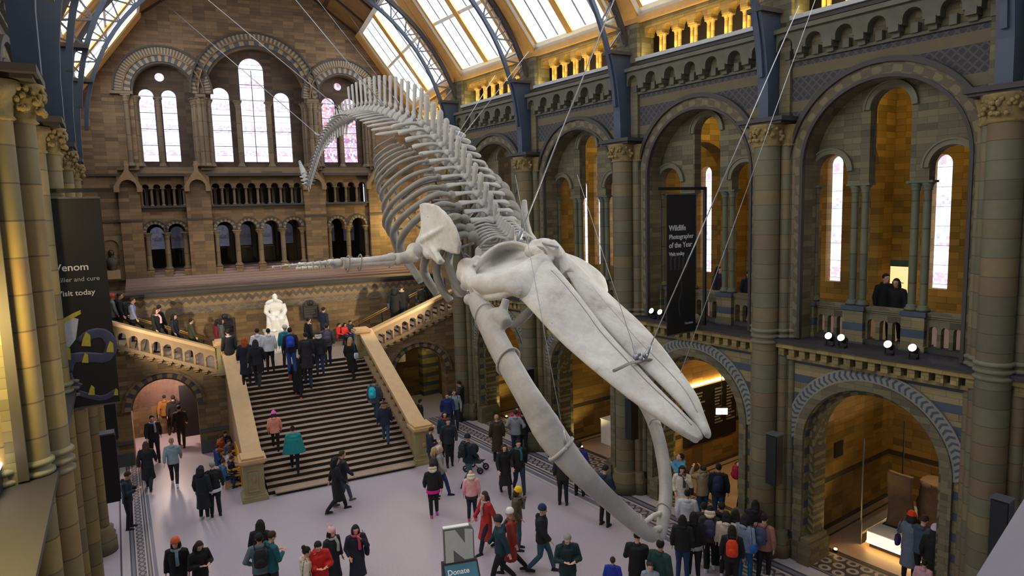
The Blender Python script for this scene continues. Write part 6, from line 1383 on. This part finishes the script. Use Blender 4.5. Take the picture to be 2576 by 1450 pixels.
put('f', 1299, 1229, 80, 1.72, 'face', ('jacket', (88, 76, 62)), (60, 84, 100), ('bob', 'brown'), 'person in brown coat and bright yellow beanie', hat=('beanie', (250, 196, 20)), scarf=(110, 110, 110))
put('f', 1221, 1236, -60, 1.68, 'walk', ('coat', (178, 40, 44)), NV, ('long', 'brown'), 'person in long red coat with grey scarf walking left', scarf=(170, 160, 150))
put('f', 1285, 1280, -100, 1.68, 'walk', ('coat', (150, 46, 34)), BK, None, 'person in rust red coat and white beanie', hat=('beanie', (226, 224, 220)), scarf=(70, 70, 60))
put('f', 1256, 1298, -80, 1.76, 'walk', ('jacket', (18, 56, 66)), BK, blk, 'person in dark teal coat and black beanie left of the white beanie', hat=('beanie', (34, 36, 38)))
put('f', 1361, 1271, 80, 1.76, 'walk', ('puffer', (22, 24, 30)), (44, 84, 98), None, 'person in black puffer, teal jeans and navy beanie', hat=('beanie', (24, 50, 74)))
put('f', 1426, 1342, 10, 1.78, 'phone', ('jacket', (22, 44, 48)), (30, 60, 60), ('short', 'grey'), 'man in dark green jacket holding a phone at the bottom centre')
put('f', 1541, 1405, 170, 1.24, 'stand', ('jacket', (32, 50, 160)), DK, brn, 'small child in blue jacket at the bottom edge')
put('f', 1602, 1342, 170, 1.74, 'phone', ('coat', (18, 18, 20)), BK, blk, 'person in black coat beneath the tip of the near jaw bone')
put('f', 1660, 1362, 150, 1.76, 'stand', ('jacket', (24, 62, 56)), BK, blk, 'person in dark green jacket below the meeting point of the jaw bones')
put('f', 1636, 1418, 0, 1.3, 'stand', ('jacket', (150, 160, 170)), DK, brn, 'small child in pale top beneath the jaw tips')
# --- group on the right of the far jaw bone
put('f', 1713, 1142, -70, 1.78, 'photo', ('jacket', (84, 160, 204)), BK, blk, 'man in sky blue hoodie with head tilted back right of the far jaw bone')
put('f', 1716, 1173, 0, 1.66, 'face', ('coat', (220, 212, 200)), (30, 48, 60), ('bob', 'dark'), 'woman in cream coat with long dark scarf and hand at her mouth', scarf=(60, 70, 84), bag=((48, 38, 52), 'dark purple bag on the cream coat', 1))
put('f', 1768, 1171, -150, 1.68, 'photo', ('jacket', (156, 138, 112)), (36, 64, 104), ('bun', 'dark'), 'woman in beige fur-hooded parka raising an arm', hat=('fur', (150, 126, 92)), bag=(BK, 'black bag behind the beige parka', -1))
put('f', 1808, 1170, 178, 1.72, 'stand', ('jacket', (24, 30, 52)), (34, 56, 100), blk, 'young man in navy parka with dark blue backpack and jeans', pack=((26, 40, 72), 'dark blue backpack on the navy parka'))
put('f', 1887, 1060, -100, 1.8, 'stand', ('coat', (20, 20, 22)), BK, blk, 'tall person in black in the passage left of the speaker')
put('f', 1893, 1108, 170, 1.74, 'stand', ('jacket', (70, 66, 46)), DK, brn, 'person in olive coat with orange strap in the passage', scarf=(236, 110, 30))
put('f', 1868, 1150, 120, 1.66, 'step', ('jacket', (196, 196, 210)), (24, 28, 48), blk, 'person with pale sleeves and red-blue backpack left of the pier', pack=((170, 32, 60), 'red and blue backpack left of the big pier'))
put('f', 1880, 1206, 150, 1.4, 'stand', ('jacket', (206, 210, 226)), (50, 40, 40), ('short', 'brown'), 'child in white top with orange collar near the big pier', scarf=(240, 90, 30))
put('f', 1729, 1236, 178, 1.62, 'stand', ('puffer', (196, 202, 212)), DK, ('bun', 'black'), 'person in white puffer jacket seen from behind')
put('f', 1717, 1300, 175, 1.64, 'stand', ('jacket', (26, 26, 32)), (36, 62, 104), bll, 'long haired person in black and jeans, leftmost of the front row', shoes=WH)
put('f', 1745, 1292, 178, 1.66, 'stand', ('jacket', BK), (24, 26, 34), bll, 'long haired person in black, second in the front row', shoes=WH, trim_=(150, 160, 165))
put('f', 1770, 1268, 178, 1.66, 'stand', ('jacket', (36, 34, 34)), BK, blk, 'dark haired person behind the patterned backpack')
put('f', 1786, 1277, 178, 1.66, 'step', ('jacket', (66, 56, 46)), BK, blk, 'person with cream fur hood and patterned backpack', hat=('fur', (218, 204, 182)), pack=((64, 64, 92), 'dark patterned backpack below the cream fur hood'), shoes=WH)
put('f', 1828, 1292, 175, 1.64, 'stand', ('jacket', (208, 192, 180)), BK, bll, 'long black haired person in cream jacket left of the orange backpack', shoes=WH)
put('f', 1850, 1286, 170, 1.64, 'stand', ('jacket', (26, 24, 26)), BK, bll, 'dark haired person between the cream jacket and the grey-blue jacket')
put('f', 1842, 1326, 180, 1.6, 'stand', ('jacket', (22, 22, 24)), BK, bll, 'person in black wearing the orange backpack', pack=((226, 66, 24), 'vivid orange backpack in the right-hand crowd'))
put('f', 1874, 1298, 150, 1.66, 'step', ('jacket', (134, 150, 170)), (34, 96, 140), bll, 'person in grey-blue jacket with turquoise jeans and blue bag', shoes=(200, 204, 206), bag=((30, 110, 200), 'bright blue bag on the grey-blue jacket', -1))
put('f', 1922, 1297, 160, 1.64, 'step', ('jacket', (150, 104, 98)), BK, ('bun', 'dark'), 'person in dusty pink jacket at the right end of the group', shoes=(200, 210, 214), pack=((62, 72, 104), 'slate blue backpack on the dusty pink jacket'))
put('f', 1815, 1268, 150, 1.66, 'stand', ('jacket', (28, 26, 28)), BK, blk, 'dark figure in the middle of the crowd behind the cream jacket')
put('f', 1900, 1262, 170, 1.6, 'stand', ('jacket', (30, 28, 30)), BK, bll, 'dark haired figure close to the foot of the big pier')
# --- alcove visitors
put('f', 2293, 1293, 170, 1.68, 'face', ('coat', (104, 114, 130)), BK, ('bob', 'dark'), 'person in long grey coat and orange-red hat by the lit plinth', hat=('beanie', (226, 58, 20)), bag=((70, 40, 110), 'striped purple bag on the long grey coat', 1))
put('f', 2322, 1300, 150, 1.72, 'phone', ('jacket', (62, 76, 96)), BK, brn, 'person in slate blue jacket between the grey coat and the pink hat')
put('f', 2354, 1326, 165, 1.7, 'stand', ('coat', (22, 20, 22)), BK, dkl, 'person in black coat and pale pink hat by the lit plinth', hat=('beanie', (206, 186, 210)))
put('f', 2325, 1412, 160, 1.2, 'stand', ('jacket', (200, 150, 160)), DK, blk, 'small child in pink in front of the black coat')
# --- gallery visitors
put('g', 2228, 690, 30, 1.7, 'stand', ('jacket', BK), BK, blk, 'left of two dark figures behind the gallery balustrade')
put('g', 2256, 702, -20, 1.66, 'stand', ('jacket', (20, 20, 22)), BK, dkl, 'right of two dark figures behind the gallery balustrade')
put('g', 1884, 692, 20, 1.7, 'stand', ('jacket', (26, 30, 48)), BK, blk, 'left of two dark figures in the middle gallery bay')
put('g', 1906, 690, -10, 1.7, 'stand', ('jacket', (24, 22, 22)), BK, brn, 'right of two dark figures in the middle gallery bay')
put('g', 1806, 672, 60, 1.66, 'stand', ('jacket', (50, 44, 70)), BK, dkl, 'person in dark purple right of the gallery banner')
# buggy
P = at_z(1196, 1178, .1); P.z = 0
t_ = thing('pushchair', 'black pushchair in front of the person in dark teal coat', 'pushchair', T(P.x, P.y, 0, .6))
for x, y in ((-.22, -.3), (.22, -.3), (-.24, .25), (.24, .25)):
    mb = MB(); mb.lathe([(.07, -.02), (.12, -.02), (.12, .02), (.07, .02), (.07, -.02)], (0, 0, 0), 16, M_=T(x, y, .125) @ Matrix.Rotation(PI/2, 4, 'Y'), caps=False); mb.tube([(x-.03, y, .125), (x+.03, y, .125)], .03, 8); obj('wheel', mb, M['black'], t_)
mb = MB()
for s in (-1, 1): mb.tube([(s*.22, -.3, .13), (s*.22, .05, .5), (s*.22, .4, 1.0)], .014, 6); mb.tube([(s*.24, .25, .13), (s*.22, .0, .5)], .014, 6)
mb.tube([(-.22, .4, 1.0), (.22, .4, 1.0)], .018, 6); obj('frame', mb, M['irond'], t_)
mb = MB(); sheet(mb, [[Vector((x, y, z)) for x in (-.2, 0, .2)] for y, z in ((-.3, .38), (-.1, .36), (.1, .42), (.2, .7), (.22, .85))], 10, 6, .05); obj('seat', mb, fabric((30, 34, 40)), t_)
mb = MB(); mb.ball((0, .08, .78), .24, 14, 8, (.95, .9, .8)); obj('canopy', mb, fabric((24, 26, 32)), t_)
# ================================================================ signs, banners, exhibits
def text(s, size, mat, parent, loc, rot=None, align='LEFT', ext=.004, name='lettering'):
    c = bpy.data.curves.new(name, 'FONT'); c.body = s; c.size = size; c.extrude = ext; c.align_x = align; c.offset = size*.012
    o = bpy.data.objects.new(name, c); COL.objects.link(o); dg = bpy.context.evaluated_depsgraph_get(); me = bpy.data.meshes.new_from_object(o.evaluated_get(dg)); bpy.data.objects.remove(o)
    me.materials.clear(); me.materials.append(mat); o = bpy.data.objects.new(name, me); COL.objects.link(o); o.parent = parent
    o.matrix_local = Matrix.Translation(loc) @ (rot or Matrix.Rotation(PI/2, 4, 'X')); return o
M['plinthlit'] = plain('lit_plinth_face', (250, 236, 206), .5, emit=(255, 232, 190), estr=.7)
M['poster'] = plain('lit_poster_face', (250, 222, 160), .5, emit=(255, 218, 150), estr=.55)
M['bannerblk'] = plain('banner_black', (20, 21, 24), .6)
M['letter'] = plain('banner_lettering', (206, 208, 210), .6); M['letterd'] = plain('banner_lettering_grey', (150, 154, 158), .6)
def banner_frame(t_, w, h):
    mb = MB(); mb.box(-w/2-.35, w/2+.25, -.03, .03, h+.12, h+.2); obj('bracket', mb, M['black'], t_)
    mb = MB(); mb.box(-w/2, w/2, -.025, .025, h, h+.03); obj('top_bar', mb, M['irond'], t_); mb = MB(); mb.box(-w/2, w/2, -.02, .02, -.03, 0); obj('bottom_bar', mb, M['irond'], t_)
    mb = MB(); mb.box(-w/2, w/2, -.012, .012, 0, h); obj('banner_cloth', mb, M['bannerblk'], t_)
# left banner
Yb = 16.0; a = at_plane(Matrix.Translation((0, Yb, 0)), 283, 1022, 0); b_ = at_plane(Matrix.Translation((0, Yb, 0)), 262, 497, 0)
wl = .95; zb = 5.35; hl = 4.2; cx = -.22-wl/2+.03
t_ = thing('hanging_banner', 'black hanging banner with yellow and dark snake picture beside the near left piers', 'banner', T(cx, Yb, zb)); banner_frame(t_, wl, hl)
x0 = -wl/2+.06
text('Venom', .2, M['letter'], t_, (x0, -.02, 2.78)); text('Killer and cure', .125, M['letterd'], t_, (x0, -.02, 2.56)); text('Visit today', .15, M['letter'], t_, (x0, -.02, 2.28))
def snake_piece(pts, r, mat, name):
    mb = MB(); mb.tube(cr([(x, -.016, z) for x, z in pts], 18), r, 8, flat=(1, .06), up=(0, 1, 0)); return obj(name, mb, mat, t_)
M['scale'] = plain('snake_scales', (62, 66, 92), .5, var=.6, scale=60); M['scaley'] = plain('snake_yellow', (170, 160, 60), .6, var=.3, scale=30); M['mouth'] = plain('snake_mouth', (170, 176, 190), .6, var=.3, scale=9)
snake_piece([(-.25, .3), (.15, .12), (.42, .22)], .06, M['scale'], 'snake_coil'); snake_piece([(-.4, .75), (-.3, 1.0), (0, 1.0), (.3, .95), (.42, 1.2), (.3, 1.45), (.05, 1.45), (-.1, 1.3)], .11, M['scale'], 'snake_coil'); snake_piece([(-.4, .85), (-.36, .55), (-.2, .4)], .09, M['scale'], 'snake_coil')
for x, z, s in ((0, 1.35, .1), (.4, 1.15, .08), (-.05, .98, .07), (0, .3, .07), (-.36, 1.12, .1), (.42, .2, .05)):
    mb = MB(); mb.plate([(x-s, z-s), (x+s*.6, z-s*1.3), (x+s*.7, z+s), (x, z+s*1.8), (x-s*.6, z+s*.4)], [], -.026, -.018); obj('snake_patch', mb, M['scaley'], t_)
mb = MB(); mb.plate([(-.46, 1.75), (-.2, 1.85), (-.1, 1.8), (-.18, 1.4), (-.3, 1.25), (-.44, 1.3)], [], -.022, -.014); obj('snake_mouth', mb, M['mouth'], t_)
mb = MB(); mb.plate([(-.46, 1.78), (-.2, 1.92), (-.05, 1.98), (-.05, 1.9), (-.25, 1.8), (-.46, 1.66)], [], -.024, -.014); obj('snake_patch', mb, M['scaley'], t_)
# right banner
o = FR @ Vector((-1.64, -1.02, 5.62))
t_ = thing('hanging_banner', 'black hanging banner with white lettering on the right gallery', 'banner', T(o.x, o.y, o.z, math.radians(5))); banner_frame(t_, 1.15, 3.72)
mb = MB(); mb.box(.93, 1.0, -.04, .04, .05, 3.92); mb.box(.5, 1.0, -.03, .03, 3.84, 3.92); obj('bracket', mb, M['black'], t_)
x0 = -.5
for i, (s, z, sz) in enumerate((('Wildlife', 2.78, .21), ('Photographer', 2.56, .175), ('of the Year', 2.33, .2), ('Visit today', 2.12, .14))): text(s, sz, M['letter'], t_, (x0, -.02, z))
text('Museum', .1, M['letterd'], t_, (.12, -.02, .22))
M['ghost'] = plain('jellyfish_print', (52, 52, 54), .7, var=.5, scale=12)
mb = MB()
for i in range(5): mb.tube(cr([(-.4+.15*i, -.014, 1.7), (-.42+.17*i, -.014, 2.0), (-.3+.13*i, -.014, 2.15)], 8), .05, 6, flat=(1, .06), up=(0, 1, 0))
mb.tube(cr([(-.05, -.014, 1.7), (.0, -.014, 1.2), (-.1, -.014, .8), (-.05, -.014, .45)], 12), .02, 6, flat=(1, .1), up=(0, 1, 0)); obj('printed_picture', mb, M['ghost'], t_)
# loudspeaker columns on the piers
def speaker(Mx, lab, h=1.25):
    t_ = thing('column_speaker', lab, 'speaker', Mx); mb = MB(); mb.box(-.15, .15, -.13, .13, 0, h); obj('cabinet', mb, M['black'], t_)
    mb = MB(); mb.box(-.13, .13, -.15, -.13, .03, h-.03); obj('grille', mb, M['bannerblk'], t_); mb = MB(); mb.box(-.16, .16, -.14, .14, h, h+.03); obj('top_plate', mb, M['irond'], t_)
speaker(FR @ T(1.1, -.82, 2.2), 'tall black column speaker on the big pier left of the lit plinth alcove'); speaker(FR @ T(-3.72, -.82, 2.05), 'tall black column speaker on the pier behind the rostrum')
speaker(FR @ T(-9.02, -.72, 2.0), 'black column speaker glimpsed behind the jaw bone hinge'); speaker(FR @ T(5.85, -.82, 2.2), 'black column speaker on the far right pier')
pz = FL.inverted() @ at_x(263, 1075, -.5); speaker(T(-.52, 21.4, 3.05, PI/2), 'upper black column speaker on the left piers beneath the banner', 1.3)
speaker(T(-.5, 16.6, 3.05, PI/2), 'lower black column speaker on the left piers', 1.5)
# spotlights on the gallery ledge
def spot(x, z, tilt, lab, P_, rgb=(1, .97, .9), pw=0, target=None):
    t_ = thing('spotlight', lab, 'spotlight', P_); mb = MB(); mb.box(-.07, .07, -.07, .07, 0, .03); mb.tube([(-.09, 0, .02), (-.09, 0, .2)], .012, 6); mb.tube([(.09, 0, .02), (.09, 0, .2)], .012, 6); obj('yoke', mb, M['black'], t_)
    R_ = T(0, 0, .2) @ Matrix.Rotation(math.radians(62), 4, 'X'); mb = MB(); mb.lathe([(.05, -.12), (.075, -.1), (.085, .1), (.09, .1)], (0, 0, 0), 16, M_=R_); obj('housing', mb, M['black'], t_)
    mb = MB(); mb.lathe([(.01, .102), (.08, .104)], (0, 0, 0), 16, M_=R_); obj('lens', mb, M['lampwhite'], t_)
    if target is not None:
        o = P_.translation+Vector((0, 0, .3)); d = (target-o); q = d.to_track_quat('-Z', 'Y').to_euler(); lamp('SPOT', o+d.normalized()*.2, pw, rgb, .12, rot=q, name='spotlight_beam', angle=.9)
tgt = Vector((6.6, 9.6, 7.6)); tg2 = Vector((6.9, 14, 9.4))
for a, lab, tg, pw in ((-3.35, 'left spotlight of the pair under the banner gallery bay', tgt, 420), (-3.02, 'right spotlight of the pair under the banner gallery bay', tg2, 420), (.0+2.12, 'left spotlight of the pair in the widest right bay', tgt, 400), (2.42, 'second spotlight of the pair in the widest right bay', tg2, 380), (3.45, 'large round spotlight in the widest right bay', tgt, 330), (3.95, 'small spotlight near the far right pier', None, 0), (-6.3, 'spotlight on the ledge behind the rostrum', tg2, 360)):
    spot(0, 0, 0, lab, FR @ T(a, -.25, 5.72), target=tg, pw=pw)
mb = MB(); mb.lathe([(.0, 0), (.2, 0), (.27, .08), (.27, .2), (.18, .28), (.05, .3)], (0, 0, 0), 16); tag(obj('stone_urn', mb, M['newel'], None, FR @ T(-2.0, -.18, 5.72)), 'squat rounded stone block on the ledge beside the spotlights', 'ornament')
spot(0, 0, 0, 'spotlight far along the right ledge aimed at the end wall', FR @ T(-12.2, -.25, 5.72), target=FE @ Vector((7.5, -4, 5.0)), pw=900, rgb=(1, .84, .6))  # fixture added to brighten the lower end wall
spot(0, 0, 0, 'spotlight on the left ledge aimed at the end wall', FL @ T(11.8, -.25, 5.72), target=FE @ Vector((4.5, -4, 5.0)), pw=900, rgb=(1, .84, .6))  # second added fixture, lighting the end wall from the left
# lit plinth with fossil trunk inside a glass case
c = FR @ T(4.05, 3.0, 0)
t_ = thing('display_plinth', 'large white glowing plinth in the right-hand alcove', 'plinth', FR @ T(3.05, 3.1, 0))
mb = MB(); mb.box(-1.05, 1.05, -1.1, 1.3, .12, .46); obj('deck', mb, M['cream'], t_); mb = MB(); mb.box(-1.0, 1.0, -1.05, 1.25, .0, .12); obj('recessed_base', mb, M['lead'], t_)
mb = MB(); mb.box(-1.06, 1.06, -1.115, -1.1, .13, .16); mb.box(-1.065, -1.05, -1.1, 1.3, .13, .16); obj('light_strip', mb, M['lampglow'], t_); mb = MB(); mb.box(-1.045, 1.045, -1.106, -1.1, .17, .43); mb.box(-1.056, -1.05, -1.09, 1.29, .17, .43); obj('lit_face', mb, M['plinthlit'], t_)
M['trunk'] = plain('petrified_wood', (104, 78, 56), .8, var=.5, scale=5, bump=.8)
t_ = thing('fossil_trunk', 'dark brown upright fossil tree trunk standing on the glowing plinth', 'fossil', FR @ (T(3.05, 3.45, .46) @ Matrix.Scale(.8, 4)))
rr = random.Random(5); mb = MB(); rows = []
for i in range(9):
    z = i*.2; rows.append([Vector(((.52+.05*math.sin(3*a+i)+.06*rr.random()-.02*i*.3)*math.cos(a), (.42+.05*math.cos(2*a+i)+.05*rr.random())*math.sin(a), z)) for a in [2*PI*k/20 for k in range(20)]])
mb.grid(rows, closed=True); b0 = len(mb.v); mb.f += [tuple(range(20))[::-1], tuple(range(b0-20, b0))]; mb.sm += [False, False]; obj('trunk', mb, M['trunk'], t_)
mb = MB(); mb.lathe([(.0, 0), (.6, 0), (.62, .03), (.6, .06)], (0, 0, 0), 24); obj('stand', mb, M['black'], t_)
t_ = thing('fossil_slab', 'tall thin dark fossil slab left of the trunk on the glowing plinth', 'fossil', FR @ T(2.45, 2.75, .46)); 
mb = MB(); sheet(mb, [[Vector((x+.03*math.sin(4*z), .05*math.sin(5*x+3*z), z)) for x in (-.3, -.1, .1, .32)] for z in (0, .4, .8, 1.2, 1.48)], 16, 10, .14, .8); obj('slab', mb, M['trunk'], t_); mb = MB(); mb.box(-.36, .36, -.12, .12, -.0, .03); obj('foot', mb, M['black'], t_)
t = NT('case_glass'); t.b.inputs['Transmission Weight'].default_value = 1; t.b.inputs['IOR'].default_value = 1.05; M['clear'] = t.done((.95, 1, .98, 1), .02)
t_ = thing('glass_barrier', 'tall clear glass pane standing at the left end of the glowing plinth', 'glass screen', FR @ T(1.85, 3.1, 0)); mb = MB(); mb.box(-.01, .01, -1.1, 1.1, .0, 2.9); obj('pane', mb, M['clear'], t_); [obj('edge_strip', MB().box(-.015, .015, y, y+.03, 0, 2.9), M['irond'], t_) for y in (-1.12, 1.09)]
lamp('POINT', FR @ Vector((2.9, 3.2, 2.9)), 22, (1, .85, .6), .1, name='plinth_glow')  # unseen point lamp added above the plinth to brighten it
mb = MB(); mb.box(-.35, .35, -.3, .3, 0, .95); mb.box(-.37, .37, -.32, .32, .95, .98); tag(obj('white_plinth', mb, M['white'], None, FR @ T(-7.9, 2.4, 0.01)), 'plain white box plinth glimpsed left of the pier speaker', 'plinth')
# directory panel, hanging sign, bench in the passage
t_ = thing('directory_panel', 'large dark wall panel with columns of pale lettering behind the rostrum tip', 'sign', FR @ (T(-4.2, 3.6, .9) @ Matrix.Rotation(PI/2, 4, 'Z')))
mb = MB(); mb.box(-1.5, 1.3, -.03, .03, 0, 2.0); obj('board', mb, M['bannerblk'], t_)
mb = MB(); rr = random.Random(9)
for cxx in (-.9, .1, .75):
    for i in range(12): w = .2+.3*rr.random(); mb.box(cxx, cxx+w, .03, .036, 1.75-i*.11, 1.8-i*.11); mb.box(cxx, cxx+w, -.036, -.03, 1.75-i*.11, 1.8-i*.11)
obj('lettering_rows', mb, M['letterd'], t_); mb = MB(); mb.box(-1.6, 1.4, -.05, .05, 2.06, 2.12); obj('lamp_bar', mb, M['lampglow'], t_)
P = at_plane(FR, 1815, 1035, 1.4); t_ = thing('hanging_sign', 'small bright white sign hanging on a thin rod in the passage arch', 'sign', T(P.x, P.y, P.z, -.6)); mb = MB(); mb.box(-.2, .2, -.03, .03, -.12, .14); obj('sign_box', mb, M['black'], t_)
mb = MB(); mb.box(-.17, -.01, -.035, .035, -.09, .1); mb.box(.01, .17, -.035, .035, -.09, .1); obj('lit_face', mb, M['lampwhite2'] if 'lampwhite2' in M else M['lampwhite'], t_); mb = MB(); mb.tube([(0, 0, .14), (0, 0, 5.3-P.z)], .012, 6); obj('rod', mb, M['irond'], t_)
for a, lab in ((.97+.02, 'left wall of the plinth alcove'), (-3.97, 'wall of the alcove behind the rostrum')):
    mb = MB(); mb.box(0, .05, -.2, .2, 0, .42); tag(obj('wall_plaque', mb, M['black'], None, FR @ T(a+.0, 2.3, 2.1)), 'small black plaque on the '+lab, 'plaque')
for a in (-.3, -5.25):
    pass
mb = MB(); mb.box(-.02, 1.35, -.02, .02, 0, 1.9); 
t_ = thing('lit_poster', 'tall glowing cream poster with green header in the upper gallery', 'poster', FR @ (T(1.37, 4.6, 5.7) @ Matrix.Scale(.72, 4))); mb = MB(); mb.box(-.32, .32, -.03, .03, .0, 2.05); obj('panel', mb, M['poster'], t_)
mb = MB(); mb.box(-.32, .32, -.035, .035, 2.05, 2.3); obj('header', mb, fabric((60, 90, 70)), t_)
mb = MB(); mb.box(-.3, .3, -.04, -.035, .4, .43); mb.box(-.25, .2, -.04, -.035, .9, .93); mb.box(-.22, .2, -.04, -.035, 1.4, 1.43); obj('text_lines', mb, fabric((120, 100, 70)), t_)
t_ = thing('pale_poster', 'pale cream poster high inside the right stair arch', 'poster', E(11.5, -5.2, 2.05)); mb = MB(); mb.box(-.28, .28, -.02, .02, 0, 1.1); obj('panel', mb, M['cream'], t_); mb = MB(); mb.box(-.2, .2, -.025, -.02, .7, .74); mb.box(-.2, .2, -.025, -.02, .5, .53); obj('text_lines', mb, fabric((150, 120, 60)), t_)
t_ = thing('dark_panel', 'dark standing panel on the right side of the left stair arch', 'panel', E(2.45, -4.9, 0)); mb = MB(); mb.box(-.35, .35, -.04, .04, 0, 2.2); obj('board', mb, M['bannerblk'], t_)
# donation kiosk
P = at_z(1152, 1325, 1.75); P.z = 0
t_ = thing('donation_sign', 'free-standing grey totem with large white letter N above a teal desk panel', 'sign', T(P.x, P.y, 0, math.radians(-15)))
mb = MB(); o_ = rect(-.36, .36, .87, 1.75); o_[2:3] = [(.36, 1.63), (.33, 1.71), (.25, 1.75)]; mb.plate(o_, [], -.06, .06); obj('totem', mb, plain('totem_grey', (112, 112, 114), .5), t_)
mb = MB(); mb.plate([(-.33, .92), (-.14, .92), (-.14, 1.22), (.12, .95), (.33, .95), (.33, 1.66), (.14, 1.70), (.14, 1.35), (-.08, 1.70), (-.33, 1.70)], [], -.075, -.06); obj('letter_n', mb, plain('pale_glass_print', (196, 204, 200), .4), t_)
mb = MB(); mb.box(-.36, .25, -.06, .06, 1.75, 1.775); obj('lit_edge', mb, M['white'], t_)
mb = MB(); mb.add([(-.42, -.45, .57), (.42, -.45, .57), (.42, -.08, .90), (-.42, -.08, .90), (-.42, -.45, .0), (.42, -.45, .0), (.42, .1, .0), (-.42, .1, .0), (.42, .1, .90), (-.42, .1, .90)], [(0, 1, 2, 3), (4, 5, 1, 0), (5, 6, 8, 2, 1), (4, 0, 3, 9, 7), (6, 7, 9, 8), (3, 2, 8, 9), (4, 7, 6, 5)]); obj('desk', mb, M['bannerblk'], t_)
ra = math.atan2(.33, .37); R_ = Matrix.Rotation(ra, 4, 'X'); mb = MB(); mb.box(-.38, .38, .03, .46, .004, .012); mb.xf(Matrix.Translation((0, -.45, .57)) @ R_); obj('teal_panel', mb, plain('teal_panel', (52, 110, 132), .4), t_)
text('Donate', .17, M['white'], t_, (-.33, -.45+.22*math.cos(ra), .57+.22*math.sin(ra)+.018), Matrix.Rotation(ra, 4, 'X'), ext=.003)
# yellow bench by the stair
P = at_z(583, 1190, .42); q = FEI @ P
t_ = thing('wooden_bench', 'yellow wooden bench at the left flank of the central stair', 'bench', FE @ (T(3.62, -10.75, .0) @ Matrix.Rotation(-PI/2, 4, 'Z')))
M['yel'] = plain('yellow_wood', (214, 160, 50), .5)
mb = MB(); mb.box(-1.0, 1.0, -.26, .26, .38, .44); obj('seat', mb, M['yel'], t_)
for x in (-.98, .98):
    mb = MB(); mb.box(x-.05, x+.05, -.3, -.22, 0, .66); mb.box(x-.05, x+.05, .2, .3, 0, .95); mb.box(x-.04, x+.04, -.3, .3, .6, .66); mb.box(x-.05, x+.05, -.25, .22, .08, .14); obj('end_frame', mb, M['yel'], t_)
mb = MB()
for i in range(3): mb.box(-1.05, 1.05, -.325+.55, -.29+.55, .55+.14*i, .65+.14*i)
obj('backrest', mb, M['yel'], t_)
# items on the left gallery ledge and coping beside the camera
t_ = thing('display_case', 'white glowing display case on the left gallery ledge', 'display case', T(-1.62, 10.6, 5.72)); mb = MB(); mb.box(-.22, .12, -.5, .5, 0, .3); obj('cabinet', mb, M['black'], t_); mb = MB(); mb.box(.06, .13, -.52, .52, .3, .34); mb.box(-.16, 0, -.4, .4, .3, .32); obj('lit_top', mb, M['lampwhite'], t_)
mb = MB(); mb.box(-4.7, -.3, -.12, .12, .0, .85); 
A3 = at_z(2576+60, 1255-97, 8.2); B3 = at_z(2452, 1456, 8.2); d = (B3-A3); L3_ = d.length; d.normalize(); nn = Vector((d.y, -d.x, 0)); nn = nn if nn.dot(Vector((1, -1, 0))) > 0 else -nn
Mx = basis(A3, d, Vector((0, 0, 1)).cross(d))
w = .5 if (Mx.to_3x3() @ Vector((0, 1, 0))).dot(nn) > 0 else -.5
mb = MB(); mb.box(-1, L3_+1.2, min(0, w), max(0, w), -.16, 0); mb.box(-1, L3_+1.2, min(.08*w, w*.9), max(.08*w, w*.9), -.24, -.16)
t_ = thing('bridge_parapet', 'out-of-focus grey parapet coping at the bottom right corner', 'parapet', Mx); obj('coping', mb, plain('grey_coping', (118, 112, 118), .6), t_)
